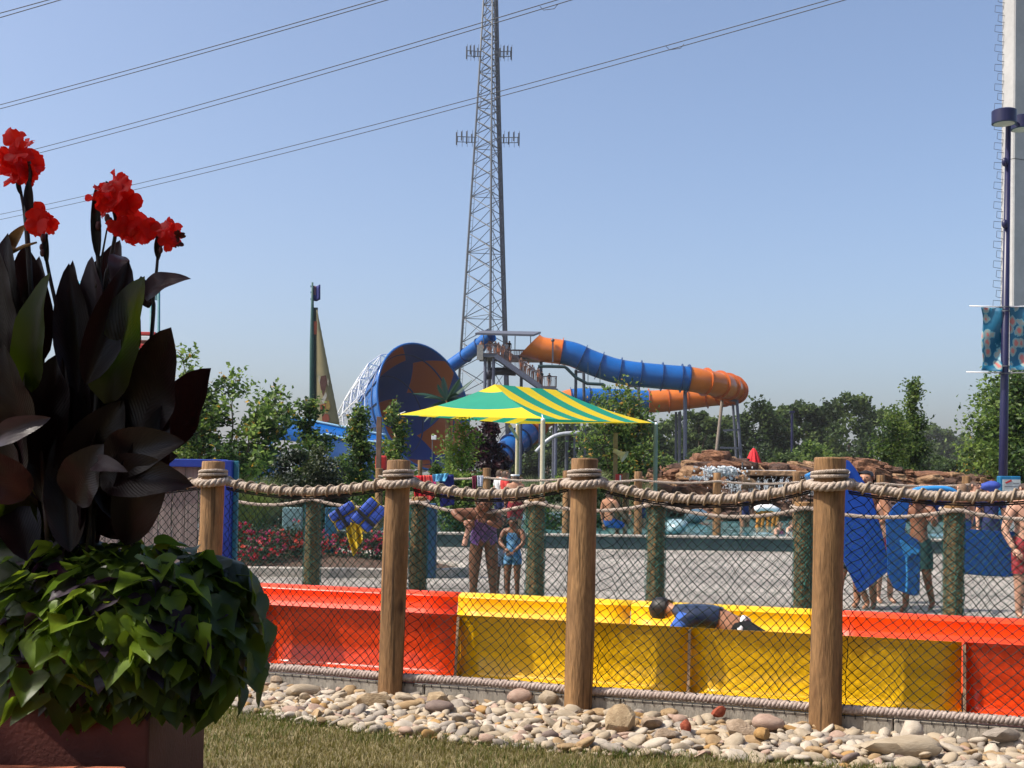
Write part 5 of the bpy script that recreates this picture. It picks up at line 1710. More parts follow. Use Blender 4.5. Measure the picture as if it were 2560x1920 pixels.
mb.lathe(c, [(0.0, -.24), (0.07, -.24), (0.075, -.10), (0.10, 0.02), (0.17, 0.13), (0.19, 0.14), (0.17, 0.12), (0.08, 0.0), (0.0, -.05)], 18, rot=Vector((0.80, -0.30, -0.50)).to_track_quat('Z', 'Y').to_matrix())
mb.build('horn_speaker', M('horn_cream', (0.60, 0.48, 0.30), rough=0.5), sp2, smooth=True)
rb = thing('red_bin', PX(1548, 33.5), 'red box with white lettering panel at the foot of the speaker pole', 'bin')
mb = MB(); p = P(1547, 1187, 33.5); mb.bbox((p.x, 33.5, 1.45), (0.20, 0.18, 0.28), 0.015); mb.build('box', m_redp, rb)
mb = MB(); p = P(1551, 1187, 33.4); mb.box((p.x, 33.405, 1.46), (0.045, 0.01, 0.20)); mb.build('label_strip', m_white, rb)
mb = MB(); mb.tube([Vector((PX(1548, 33.5).x, 33.5, 0)), Vector((PX(1548, 33.5).x, 33.5, 1.32))], 0.05, 8); mb.build('stand', m_wood_old, rb)
for (px, dd, yt, lab) in ((1565, 33, 1182, 'short brown bollard right of the red box'), (1185, 33, 1178, 'short timber stump left of the third fence post'), (1050, 45, 1150, 'short pale post by the funnel base')):
    t = thing('bollard', PX(px, dd), lab, 'bollard')
    mb = MB(); mb.tube([PX(px, dd), Vector((PX(px, dd).x, dd, zat(px, yt, dd)))], 0.09, 12); mb.build('stump', m_wood, t, smooth=True, angle=40)

# closed red umbrella on the rocks
um = thing('closed_umbrella', PX(1884, 47), 'closed bright red parasol standing on the rocks', 'umbrella')
c = P(1884, 1160, 47)
mb = MB()
vs = []
prof = [(0.34, -0.25), (0.30, 0.0), (0.22, 0.25), (0.13, 0.50), (0.05, 0.62), (0.012, 0.66)]
for r0_, z in prof:
    for j in range(32):
        a = 2 * math.pi * j / 32
        q = r0_ * (1 + 0.16 * math.cos(8 * a))
        vs.append(c + Vector((q * math.cos(a), q * math.sin(a), z)))
mb.add(vs, [(i * 32 + j, i * 32 + (j + 1) % 32, (i + 1) * 32 + (j + 1) % 32, (i + 1) * 32 + j) for i in range(5) for j in range(32)])
mb.build('canopy', M('red_cloth', (0.55, 0.012, 0.02), rough=0.75, scale=4, var=0.08), um, smooth=True)
mb = MB(); mb.tube([Vector((c.x, c.y, 0.5)), c + Vector((0, 0, .72))], 0.03, 8); mb.build('pole', m_steel, um)
# slim far lamp in the wood
sl = thing('lamp_post', PX(1980, 120), 'slim dark lamp pole against the far wood', 'lamp post')
mb = MB(); mb.tube([PX(1980, 120), P(1980, 1033, 120)], 0.14, 8); mb.build('pole', m_navy, sl); mb = MB(); mb.bbox(P(1980, 1030, 120), (.5, .3, .2), .03); mb.build('lamp_head', m_navy, sl)
# white lamp/camera left under canopy
wl_ = thing('floodlight', PX(1084, 52), 'small white box floodlight on a thin stem under the canopy edge', 'floodlight')
mb = MB(); mb.bbox(P(1085, 1094, 52), (0.22, 0.16, 0.2), .02); mb.build('housing', m_white, wl_)
mb = MB(); mb.tube([PX(1081, 52), P(1081, 1096, 52)], 0.02, 6); mb.build('stem', m_steel, wl_)

# artificial palm beside the canopy
palm = thing('palm_tree', PX(1118, 48), 'small palm with dark arching fronds standing in front of the funnel', 'palm')
pc_ = P(1117, 1002, 48)
mb = MB(); mb.tube([PX(1122, 48), P(1121, 1090, 48), P(1118, 1040, 48), pc_], [0.16, 0.13, 0.10, 0.08], 10); mb.build('trunk', M('palm_bark', (0.20, 0.10, 0.05), rough=0.9, scale=9, var=0.3, bump=.6), palm, smooth=True)
m_palm = [leafmat('palm_leaf', (0.012, 0.045, 0.030), (0.03, 0.08, 0.05), 0.2), leafmat('palm_leaf2', (0.02, 0.06, 0.035), (0.05, 0.10, 0.06), 0.2)]
rp_ = random.Random(3)
tips = [(1030, 985), (1060, 995), (1045, 1040), (1108, 942), (1095, 960), (1150, 945), (1142, 985), (1180, 950), (1172, 1000), (1060, 1055), (1075, 1062), (1160, 1035), (1108, 1040), (1140, 1050)]
for k, (x, y) in enumerate(tips):
    e = P(x, y, 48 + rp_.uniform(-.8, .8))
    mid_ = pc_.lerp(e, 0.55) + Vector((0, 0, 0.28 if y > 960 else 0.05))
    pts = [pc_.lerp(mid_, t).lerp(mid_.lerp(e, t), t) for t in [i / 10 for i in range(11)]]
    mb = MB(); mb.tube(pts, [0.02 * (1 - .8 * i / 10) for i in range(11)], 5)
    d = (e - pc_).normalized()
    for i in range(1, 40):
        t = i / 40
        p = pc_.lerp(mid_, t).lerp(mid_.lerp(e, t), t)
        for s in (-1, 1):
            sd = d.cross(Vector((0, 0, 1)))
            if sd.length < .1: sd = Vector((1, 0, 0))
            sd = sd.normalized() * s
            L = 0.34 * math.sin(math.pi * min(1, t * .85 + .12))
            q = p + sd * L * .75 + d * L * .5 - Vector((0, 0, L * .45))
            w_ = d * 0.022
            mb.add([p - w_, p + w_, q], [(0, 1, 2)])
    mb.build('frond', m_palm[k % 2], palm)

# ------------------------------------------------------------------ rocks and waterfall
m_rk = [M('red_rock', (0.11, 0.045, 0.022), rough=0.9, scale=1.2, col2=(0.24, 0.115, 0.06), bump=1.0, bscale=5, bdist=0.10, fine=0.25), M('tan_rock', (0.20, 0.11, 0.055), rough=0.9, scale=1.2, col2=(0.36, 0.22, 0.12), bump=1.0, bscale=5, bdist=0.10, fine=0.25), M('dark_rock', (0.05, 0.025, 0.016), rough=0.9, scale=1.2, col2=(0.11, 0.06, 0.04), bump=1.0, bscale=5, bdist=0.10, fine=0.25)]
falls = thing('rock_waterfall', PX(1950, 42, 0.0), 'long stacked red brown rock ledge with water pouring over it behind the pool', 'rock waterfall')
rmesh = []
def rock_mesh(name, seed):
    r_ = random.Random(seed)
    bm = bmesh.new()
    bmesh.ops.create_cube(bm, size=2.0)
    bmesh.ops.subdivide_edges(bm, edges=bm.edges[:], cuts=6, use_grid_fill=True)
    off = Vector((seed * 1.3, seed * .7, seed * 2.1))
    sx, sy, sl = r_.uniform(-.25, .25), r_.uniform(-.25, .25), r_.uniform(.75, 1.0)
    for v in bm.verts:
        c = v.co.copy()
        s_ = c.normalized() * 1.15
        c = c.lerp(s_, 0.42)
        c.z += sx * c.x + sy * c.y * .5
        c.x *= lerp(1, sl, (c.z + 1) / 2)
        n1 = noise.noise(c * 1.1 + off); n2 = noise.noise(c * 2.6 + off * 1.7); n3 = noise.noise(Vector((c.x * 1.2, c.y * 1.2, c.z * 6)) + off)
        v.co = c * (1 + .20 * n1 + .12 * n2) + Vector((c.x, c.y, 0)) * (.10 * n3)
    me = bpy.data.meshes.new(name); bm.to_mesh(me); bm.free()
    me.polygons.foreach_set('use_smooth', [True] * len(me.polygons))
    me.set_sharp_from_angle(angle=R(24))
    return me
for i in range(8):
    for j in range(3):
        me = rock_mesh('rock', 200 + i); me.materials.append(m_rk[j]); rmesh.append(me)
rk = random.Random(19)
prof = [(1590, 1205), (1640, 1172), (1700, 1168), (1740, 1150), (1760, 1140), (1800, 1138), (1830, 1150), (1870, 1166), (1920, 1166), (1980, 1162), (2060, 1158), (2130, 1150), (2170, 1148), (2210, 1165), (2260, 1180), (2330, 1182), (2450, 1193), (2560, 1200), (2640, 1204)]
def prof_y(x):
    for (a, b), (c, d) in zip(prof, prof[1:]):
        if x <= c: return lerp(b, d, (x - a) / (c - a))
    return prof[-1][1]
def rock(px, d, z, w, h, dp, j=None):
    me = rmesh[rk.randrange(8) * 3 + (j if j is not None else rk.choices((0, 1, 2), (5, 4, 3))[0])]
    o = bpy.data.objects.new('rock', me); COL.objects.link(o); o.parent = falls
    p = PX(px, d)
    o.location = Vector((p.x, d, z)) - ORG[falls.name]
    o.rotation_euler = (rk.uniform(-.15, .15), rk.uniform(-.2, .2), rk.uniform(-.5, .5))
    o.scale = (w / 2 * 1.15, dp / 2, h / 2 * 1.2)
    ORG[o.name] = ORG[falls.name]
    return o
x = 1600
while x < 2640:
    top = zat(x, prof_y(x), 43)
    wide = rk.uniform(18, 44)
    # crest stones
    h = rk.uniform(0.20, 0.46)
    rock(x, 43 + rk.uniform(-.3, .3), top - h * .45, wide * 43 / F * 1.3, h, 1.2)
    z = top - h
    lay = 0
    while z > 0.25:
        h2 = rk.uniform(0.18, 0.36)
        d = 42.6 - lay * rk.uniform(0.25, 0.6)
        rock(x + rk.uniform(-16, 16), d, z - h2 * .3, rk.uniform(30, 75) * 42 / F, h2, 1.4, None if lay < 2 else rk.choice((0, 2, 2)))
        z -= h2 * 0.72
        lay += 1
    x += wide * 0.80
for k in range(46):
    px = rk.choice((rk.uniform(1640, 1850), rk.uniform(1725, 1830), rk.uniform(2100, 2200), rk.uniform(1860, 2030)))
    d = rk.uniform(39.6, 42.4)
    zt0 = zat(px, prof_y(px), 43)
    z = (0.55 + 0.42 * (d - 39.6) / 2.8) * zt0 - rk.uniform(0, .25)
    if 1850 < px < 2060: d, z = rk.uniform(41.9, 42.6), zt0 - rk.uniform(.05, .35)
    rock(px, d, z, rk.uniform(.35, .95), rk.uniform(.22, .48), .8, rk.choice((0, 0, 1, 2)))
for (px, d, z, w, h, j) in ((1772, 39.7, 1.35, .5, .3, 0), (1838, 39.6, 1.25, .5, .35, 2), (1745, 39.3, 1.0, .7, .35, 0), (1812, 39.2, .95, .8, .4, 2), (1860, 39.4, 1.3, .5, .5, 1), (1905, 39.6, .6, .9, .4, 2), (1985, 39.6, .55, 1.0, .4, 2)):
    rock(px, d, z, w, h, .7, j)
# ledge the water runs over
mb = MB()
for (xa, xb, y0, y1, dd, j) in ((1855, 2020, 1177, 1190, 41.0, 1), (1730, 1850, 1188, 1196, 40.4, 0)):
    a, b = P(xa, y0, dd), P(xb, y1, dd)
    mb.bbox(((a.x + b.x) / 2, dd + .5, (a.z + b.z) / 2), (b.x - a.x, 1.3, abs(a.z - b.z) + .05), 0.04)
mb.build('ledge_slab', m_rk[1], falls)
m_fall = M('falling_water', (0.60, 0.64, 0.67), rough=0.35, scale=14, stretch=(6, 6, 0.8), col2=(0.82, 0.85, 0.87), bump=0.3, bscale=30, transl=0.3, tcol=(0.8, 0.85, 0.9))
rw = random.Random(9)
def cascade(xa, xb, ya, yb, d, n, name='cascade', froth=0.0, ragged=0.5):
    """streaks and drops of falling water, broken up by noise so that rock shows between them"""
    mb = MB()
    H_ = yb - ya
    for k in range(n):
        x = rw.uniform(xa, xb)
        u = (x - xa) / (xb - xa)
        dens = noise.noise(Vector((x * .11, ya * .3, 0))) + .35 * noise.noise(Vector((x * .33, ya, 2)))
        if dens < -0.02 - .25 * froth: continue
        yt = ya + ragged * H_ * .35 * (0.5 + noise.noise(Vector((x * .07, 9, 0))))
        yl = yb - ragged * H_ * .5 * (0.5 + noise.noise(Vector((x * .05, 4, 0))))
        y0 = lerp(yt, yl, rw.random() ** 1.5 * .8)
        L = (yl - y0) * rw.uniform(0.15, 0.9)
        w = rw.uniform(0.003, 0.011) * (1 + .8 * froth)
        pts = []
        for i in range(6):
            t = i / 5
            pts.append(P(x + rw.uniform(-1, 1) * (.8 + 1.5 * froth), y0 + L * t, d - 0.30 * max(0.0, (y0 - ya + t * L) / H_) ** .5 + rw.uniform(-.04, .04)))
        mb.tube(pts, [w * (1.1 - .75 * i / 5) * rw.uniform(.4, 1.3) for i in range(6)], 5, cap=False)
    for k in range(int(n * (1.2 + 5 * froth))):
        x = rw.gauss((xa + xb) / 2, (xb - xa) * .30) if froth else rw.uniform(xa - 3, xb + 3)
        y = ya + H_ * abs(rw.gauss(.05, .42))
        if y > yb + 6 or noise.noise(Vector((x * .10, y * .14, 3.0))) < -0.10: continue
        r0 = rw.uniform(.004, .011 + .024 * froth)
        mb.ell(P(x, y, d - rw.uniform(0, .5)), (r0 * rw.uniform(.6, 1.6), r0, r0 * rw.uniform(.7, 1.8)), 6, 4)
    mb.build(name, m_fall, falls, smooth=True, kind='stuff')
cascade(1766, 1846, 1167, 1198, 39.4, 160, froth=1.0)
cascade(1722, 1768, 1190, 1204, 39.2, 60, froth=.6)
cascade(1796, 1856, 1202, 1242, 38.9, 120, froth=.2)
cascade(1870, 1925, 1190, 1262, 39.3, 130)
cascade(1930, 2012, 1190, 1268, 39.3, 260)
cascade(2012, 2040, 1192, 1262, 39.3, 60)
mb = MB(); mb.bbox(P(1856, 1168, 41.5), (0.05, .05, .34), .01); o = mb.build('nozzle_pipe', m_steel, falls)
mb = MB(); a, b = P(1990, 1178.5, 41.2), P(1870, 1177.5, 41.2); mb.tube([a, b], 0.035, 8); mb.build('wet_edge', m_fall, falls)

# floats and water toys in the pool
rt = random.Random(4)
for k, (px, py, w, h, lab) in enumerate([(1740, 1290, 60, 36, 'rounded clear inflatable raft in the middle of the pool'), (1685, 1318, 70, 40, 'tilted inflatable raft left of the pool fence post'), (1835, 1288, 60, 18, 'flat pale lounger float before the waterfall'), (1515, 1275, 70, 14, 'pale lounger float behind the shirtless bather'), (1150, 1266, 60, 14, 'pale float behind the waving girl')]):
    p = G(px, py + h * .4, 0.2)
    mb = MB(); s = p.y / F
    mb.ell(p + Vector((0, 0, h * s * .4)), (w * s * .5, .55, h * s * .5), 18, 10, Matrix.Rotation(rt.uniform(-.3, .3), 3, 'Y'), jit=.12, seed=k)
    tag(mb.build('pool_float', M('float_vinyl', (0.20, 0.32, 0.35), rough=0.2, scale=3, col2=(0.32, 0.44, 0.47)), None, smooth=True), lab, 'pool float', 'inflatable floats in the pool')
# orange legged water toy
toy = thing('water_toy', G(1915, 1330, .2), 'orange and white striped spray arch in the shallow pool', 'water toy')
d0 = 33.0
for k, x in enumerate((1893, 1904, 1918, 1930, 1940)):
    mb = MB(); mb.tube(catmull([P(1891 + 11 * k, 1276, d0), P(x + 3, 1290, d0), P(x - 2, 1328, d0), Vector((P(x - 6, 1335, d0).x, d0, .12))], 4), 0.06, 8); mb.build('leg', M('toy_orange', (0.50, 0.20, 0.03), rough=0.5), toy, smooth=True)
mb = MB(); mb.tube([P(1888, 1275, d0), P(1900, 1270, d0), P(1930, 1270, d0), P(1948, 1278, d0)], 0.10, 8); mb.build('top_bar', m_white, toy, smooth=True)
# ------------------------------------------------------------------ planter, ledge, added shade tree
DPL = 4.75
m_terra = M('terracotta', (0.30, 0.085, 0.045), rough=0.7, scale=5, col2=(0.40, 0.13, 0.07), bump=0.2, bscale=60, fine=0.08)
m_terra_d = M('terracotta_pot', (0.085, 0.020, 0.013), rough=0.65, scale=4, col2=(0.12, 0.030, 0.02), bump=0.2, bscale=50)
led = thing('seat_wall', (-2.6, 4.0, 0), 'low terracotta capped ledge in front of the planter at the bottom left corner', 'wall')
mb = MB()
px_r = PX(335, 4.42).x
mb.bbox(((-5.5 + px_r) / 2, 3.92, 0.40), (px_r + 5.5, 1.0, 0.05), 0.010); mb.build('cap', m_terra, led)
mb = MB(); mb.box(((-5.5 + px_r) / 2, 3.92, 0.185), (px_r + 5.4, 0.9, 0.37)); mb.build('body', m_terra_d, led)
pot = thing('planter', (-1.9, 4.85, 0), 'square dark terracotta planter box holding the cannas and trailing vines', 'planter')
pr = PX(386, 4.55).x
mb = MB()
mb.bbox((pr - 0.42, 4.97, 0.36), (0.84, 0.84, 0.72), 0.012); mb.build('tub', m_terra_d, pot)
mb = MB()
mb.bbox((pr - 0.42, 4.97, 0.755), (0.90, 0.90, 0.07), 0.012); mb.build('lip', m_terra_d, pot)
mb = MB(); mb.ell((pr - 0.42, 4.97, 0.76), (.4, .4, .08), 14, 6); mb.build('soil', m_soil, pot)

def vein_leaf_mat(name, c, c2, vein, tcol, t, rough=0.35, sc=26):
    m = M(name, c, rough=rough, scale=3, col2=c2, transl=t, tcol=tcol, spec=0.5)
    n_, l_ = m.node_tree.nodes, m.node_tree.links
    b = n_['Principled BSDF']
    uv = n_.new('ShaderNodeUVMap'); sp = n_.new('ShaderNodeSeparateXYZ'); l_.new(uv.outputs[0], sp.inputs[0])
    def mth(op, x, y=None):
        q = n_.new('ShaderNodeMath'); q.operation = op
        for i, z in enumerate((x, y)):
            if z is None: continue
            if isinstance(z, (int, float)): q.inputs[i].default_value = z
            else: l_.new(z, q.inputs[i])
        return q.outputs[0]
    au = mth('ABSOLUTE', mth('SUBTRACT', sp.outputs[0], 0.5))
    ph = mth('SUBTRACT', mth('MULTIPLY', sp.outputs[1], 150.0), mth('MULTIPLY', au, 95.0))
    wv = mth('SINE', ph)
    rib = mth('MULTIPLY', mth('LESS_THAN', au, 0.035), 4.0)
    h = mth('ADD', mth('MULTIPLY', wv, 0.5), rib)
    bp = n_.new('ShaderNodeBump'); bp.inputs['Strength'].default_value = 0.28; bp.inputs['Distance'].default_value = 0.002
    l_.new(h, bp.inputs['Height']); l_.new(bp.outputs[0], b.inputs['Normal'])
    return m
m_canna = [vein_leaf_mat('canna_purple', (0.006, 0.0028, 0.004), (0.016, 0.006, 0.008), None, (0.035, 0.009, 0.007), 0.25),
           vein_leaf_mat('canna_olive', (0.016, 0.012, 0.005), (0.028, 0.021, 0.007), None, (0.17, 0.26, 0.008), 0.5),
           vein_leaf_mat('canna_back', (0.034, 0.021, 0.026), (0.065, 0.042, 0.05), None, (0.10, 0.05, 0.06), 0.2)]
m_stem = M('canna_stem', (0.022, 0.022, 0.018), rough=0.5, scale=8, col2=(0.05, 0.03, 0.035))
m_petal = M('canna_petal', (0.56, 0.007, 0.006), rough=0.5, scale=9, col2=(0.72, 0.016, 0.010), transl=0.5, tcol=(1.0, 0.022, 0.010))
m_bud = M('canna_bud', (0.10, 0.03, 0.035), rough=0.5, var=0.3)
m_dry = M('dry_stalk', (0.42, 0.25, 0.12), rough=0.8, var=0.2)

def blade_leaf(parent, base, tip, width, mat, bend=0.12, fold=0.25, twist=0.0, name='leaf', n=14, m=6, ruff=0.0, seed=0, face=None, belly=0.42):
    """one long leaf: midrib curve from base to tip, folded along the midrib, tapering to a point"""
    base, tip = Vector(base), Vector(tip)
    ax = tip - base
    L = ax.length
    t0 = ax.normalized()
    f = Vector(face) if face is not None else Vector((0.15, -1, 0.25))
    side = t0.cross(f)
    if side.length < 1e-3: side = t0.cross(Vector((1, 0, 0)))
    side.normalize()
    nrm = side.cross(t0).normalized()
    mb = MB()
    vs = []
    for i in range(n + 1):
        t = i / n
        c = base + ax * t + nrm * (bend * L * 4 * t * (1 - t))
        w = width * 0.5 * (math.sin(math.pi * min(1, t ** (math.log(0.5) / math.log(belly)))) ** 0.72 if 0 < t < 1 else 0.0)
        w = max(w, 0.004 * (1 - t))
        a = twist * (t - .3)
        s2 = side * math.cos(a) + nrm * math.sin(a)
        n2 = nrm * math.cos(a) - side * math.sin(a)
        for j in range(-m // 2, m // 2 + 1):
            q = j / (m / 2)
            r_ = ruff * w * math.sin(t * 17 + seed + q * 2) * abs(q)
            vs.append(c + s2 * (w * q) + n2 * (fold * w * abs(q) ** 1.4 + r_))
    k = m + 1
    mb.add(vs, [(i * k + j, i * k + j + 1, (i + 1) * k + j + 1, (i + 1) * k + j) for i in range(n) for j in range(m)])
    o = mb.build(name, mat, parent, smooth=True)
    uvl = o.data.uv_layers.new(name='UVMap')
    li = 0
    for i in range(n):
        for j in range(m):
            for (a_, b_) in ((i, j), (i, j + 1), (i + 1, j + 1), (i + 1, j)):
                uvl.data[li].uv = (b_ / m, a_ / n); li += 1
    return o

cn = thing('canna_plant', (-1.9, 4.85, 0.75), 'clump of dark purple leaved canna lilies with red flower spikes in the planter', 'canna')
def Q(x, y, dd=0.0): return P(x, y, DPL + dd)
# (base, tip, width px, material, depth at base, depth at tip, bend, fold, twist)
k_ = DPL / F
CL = [((262, 1010), (362, 690), 165, 1, -.05, -.12, .05, .30, .35),
      ((330, 1110), (428, 818), 190, 0, -.02, -.16, -.04, .25, .2),
      ((395, 1120), (528, 920), 150, 0, .05, .0, -.10, .55, .5),
      ((215, 960), (322, 652), 95, 0, -.10, -.05, .05, .75, -.2),
      ((195, 980), (172, 658), 92, 0, -.04, .0, -.04, .8, .1),
      ((205, 960), (182, 650), 70, 0, .1, .12, .05, .5, .4),
      ((80, 980), (126, 680), 105, 1, -.10, -.18, .06, .45, .6),
      ((60, 960), (20, 582), 130, 0, .05, .0, .04, .5, .2),
      ((20, 930), (-5, 620), 130, 0, .0, -.05, .0, .4, .1),
      ((110, 900), (60, 612), 110, 0, .10, .06, .05, .4, -.3),
      ((105, 860), (98, 640), 70, 0, .14, .16, .02, .5, .2),
      ((262, 860), (300, 600), 120, 0, .10, .12, .05, .55, .2),
      ((250, 820), (230, 640), 70, 2, .0, .02, .02, .5, .3),
      ((285, 900), (330, 690), 90, 0, .14, .16, .0, .5, .1),
      ((362, 745), (478, 697), 62, 2, .0, -.06, .22, .35, .8),
      ((372, 770), (352, 690), 40, 0, .05, .05, .05, .4, .1),
      ((300, 640), (282, 712), 52, 2, .02, -.06, .25, .3, .3),
      ((260, 1150), (462, 1105), 120, 0, -.08, -.18, .10, .4, .5),
      ((250, 1190), (485, 1214), 110, 0, -.10, -.20, .12, .4, .3),
      ((230, 1160), (320, 1180), 45, 2, -.15, -.28, .14, .3, .4),
      ((-20, 1110), (128, 1044), 60, 2, -.20, -.25, .10, .45, -.4),
      ((180, 1200), (310, 1000), 130, 0, .02, -.05, .04, .4, .3),
      ((100, 1200), (150, 880), 150, 0, .02, -.05, .04, .4, -.2),
      ((30, 1230), (60, 900), 150, 0, -.02, -.1, .04, .4, .3),
      ((250, 1230), (300, 940), 150, 0, .12, .08, .04, .4, .2),
      ((330, 1220), (400, 1010), 140, 0, .1, .05, .04, .4, -.2),
      ((0, 1130), (-30, 800), 150, 0, .05, .0, .04, .4, .2),
      ((70, 1100), (10, 860), 130, 0, -.12, -.2, .05, .4, .4),
      ((150, 1110), (215, 850), 120, 0, .1, .1, .0, .4, .1),
      ((320, 1200), (445, 1140), 100, 0, .0, -.05, .08, .4, .2),
      ((60, 1250), (-40, 1120), 110, 0, -.18, -.3, .1, .4, .2),
      ((190, 1260), (260, 1110), 120, 0, -.1, -.2, .08, .4, .2),
      ]
rc = random.Random(8)
for i, (b, t, w, m, d0_, d1_, bend, fold, tw_) in enumerate(CL):
    blade_leaf(cn, Q(*b, d0_), Q(*t, d1_), w * k_, m_canna[m], bend, fold, tw_, ruff=0.06, seed=i, face=(rc.uniform(-.4, .5), -1, rc.uniform(-.1, .4)))
# more foliage filling the heart of the clump
for i in range(64):
    bx_, by_ = rc.uniform(-40, 330), rc.uniform(1180, 1420)
    tx_ = bx_ + rc.gauss(0, 70) + (bx_ - 150) * 0.25
    ty_ = by_ - rc.uniform(180, 380)
    if tx_ > 400 and ty_ < 1000: continue
    if 95 < tx_ < 170 and ty_ < 960: continue
    ty_ = max(ty_, 880 + abs(tx_ - 150) * 0.1)
    blade_leaf(cn, Q(bx_, by_, rc.uniform(-.05, .35)), Q(tx_, ty_, rc.uniform(-.1, .4)), rc.uniform(80, 150) * k_, m_canna[0 if rc.random() < .92 else 1], rc.uniform(-.05, .1), rc.uniform(.3, .6), rc.uniform(-.4, .4), ruff=0.08, seed=i, face=(rc.uniform(-.8, .8), -1, rc.uniform(-.2, .5)))
for i in range(34):
    bx_ = rc.uniform(-30, 300); by_ = rc.uniform(900, 1150)
    tx_ = bx_ + rc.gauss(0, 26) + (bx_ - 150) * .12; ty_ = by_ - rc.uniform(200, 330)
    if 110 < tx_ < 165 and ty_ < 900: continue
    if tx_ > 330: continue
    ty_ = max(ty_, 660 + abs(tx_ - 40 if tx_ < 120 else tx_ - 240) * .8)
    blade_leaf(cn, Q(bx_, by_, rc.uniform(.0, .3)), Q(tx_, ty_, rc.uniform(-.02, .3)), rc.uniform(45, 85) * k_, m_canna[rc.choices((0, 1, 2), (82, 10, 8))[0]], rc.uniform(-.05, .06), rc.uniform(.5, 1.0), rc.uniform(-.5, .5), ruff=0.08, seed=i + 90, face=(rc.uniform(-1, 1), -1, rc.uniform(-.2, .4)))
# stalks
stalks = [([(120, 1350), (90, 900), (72, 640), (66, 520), (76, 440), (72, 400)], .0, .013), ([(120, 1350), (80, 800), (64, 560), (52, 480), (40, 420)], .02, .010),
          ([(180, 1380), (160, 900), (122, 680), (108, 610), (104, 560)], .04, .010), ([(220, 1380), (250, 800), (246, 660), (237, 560), (241, 472)], .0, .012),
          ([(230, 1380), (260, 760), (275, 660), (290, 570), (282, 520)], .03, .012), ([(240, 720), (255, 640), (268, 570)], .0, .006),
          ([(330, 1380), (380, 830), (383, 745), (392, 670), (398, 580)], .03, .010), ([(395, 640), (402, 600), (412, 585)], .03, .005), ([(383, 745), (377, 720), (374, 706)], .02, .005)]
for pts, dd, r0_ in stalks:
    q = catmull([Q(x, y, dd) for x, y in pts], 5)
    mb = MB(); mb.tube(q, [lerp(r0_, r0_ * .55, i / (len(q) - 1)) for i in range(len(q))], 8); mb.build('stalk', m_stem, cn, smooth=True)
# upright sheaths and seed buds on the stalks
for (b, t, w) in (((246, 650), (240, 462), 26), ((77, 540), (73, 445), 24), ((396, 650), (399, 575), 20), ((118, 660), (116, 580), 16), ((110, 640), (120, 582), 12), ((55, 490), (40, 455), 10), ((281, 480), (264, 452), 12)):
    blade_leaf(cn, Q(*b), Q(*t, -.01), w * k_, m_stem, 0.02, 1.2, 0, name='sheath', n=8, m=4)
for (x, y, s) in ((246, 565, 10), (268, 545, 9), (275, 555, 10), (108, 595, 9), (106, 632, 8), (104, 618, 7), (405, 605, 9), (402, 625, 7)):
    mb = MB(); mb.ell(Q(x, y, -.02), (s * k_ * .8, s * k_ * .8, s * k_ * 1.3), 8, 6); mb.build('bud', m_bud, cn, smooth=True)
# dry tan stalk and sheath at the far left
blade_leaf(cn, Q(20, 640, .05), Q(66, 560, .0), 34 * k_, m_dry, 0.05, .8, 0, name='dry_sheath', n=8)
mb = MB(); mb.tube([Q(30, 630, .0), Q(60, 615, -.02), Q(92, 606, -.02)], [.008, .007, .004], 6); mb.build('dry_stalk', m_dry, cn, smooth=True)

def floret(parent, c, r, seed, n=6, face=None):
    r_ = random.Random(seed)
    mb = MB()
    up = Vector((r_.gauss(0, .5), -0.8, r_.gauss(0.2, .5))).normalized() if face is None else Vector(face).normalized()
    u = up.orthogonal().normalized(); v = up.cross(u)
    a0 = r_.uniform(0, 6.28)
    for k in range(n):
        a = a0 + 2 * math.pi * k / n + r_.gauss(0, .25)
        d = (u * math.cos(a) + v * math.sin(a) + up * r_.uniform(-.15, .5)).normalized()
        L = r * r_.uniform(0.8, 1.25)
        W = L * r_.uniform(0.85, 1.15)
        sd = d.cross(up).normalized()
        nn_ = sd.cross(d)
        vs = []
        N_, M_ = 8, 8
        ph, ph2 = r_.uniform(0, 6), r_.uniform(0, 6)
        curl = r_.uniform(-.55, .35)
        for i in range(N_ + 1):
            t = i / N_
            w = W * 0.5 * (0.22 + 0.95 * math.sin(min(1, t * 1.02) * math.pi * 0.80) ** 0.8) * (1 if t < .85 else (1 - (t - .85) * 3.0))
            for j in range(M_ + 1):
                q = j / M_ * 2 - 1
                ruf = 0.10 * L * t * (math.sin(q * 2.6 + ph) * .9 + math.sin(q * 5 + t * 3 + ph2) * .35)
                tipv = 1 + 0.05 * math.sin(q * 6 + ph) * t
                vs.append(c + d * (L * t * tipv) + sd * (w * q) + nn_ * (curl * L * t * t + ruf + .12 * L * (1 - q * q) * t))
        mb.add(vs, [(i * (M_ + 1) + j, i * (M_ + 1) + j + 1, (i + 1) * (M_ + 1) + j + 1, (i + 1) * (M_ + 1) + j) for i in range(N_) for j in range(M_)])
    return mb.build('flower', m_petal, parent, smooth=True)
FL_ = [(38, 352, 26), (62, 368, 24), (22, 400, 26), (60, 415, 34), (82, 418, 26), (20, 432, 24), (28, 455, 20), (70, 440, 26), (10, 385, 20), (45, 385, 28),
       (104, 550, 32), (92, 558, 26), (118, 556, 26),
       (288, 440, 18), (297, 455, 26), (310, 468, 24), (272, 490, 30), (292, 500, 32), (318, 500, 30), (255, 478, 20), (262, 525, 20), (232, 497, 14), (253, 505, 18), (300, 520, 22), (335, 508, 18),
       (318, 555, 30), (340, 568, 32), (300, 565, 22), (322, 588, 22), (358, 580, 22), (375, 572, 20), (385, 565, 12),
       (412, 572, 20), (425, 580, 26), (418, 606, 18), (436, 592, 20), (402, 578, 14)]
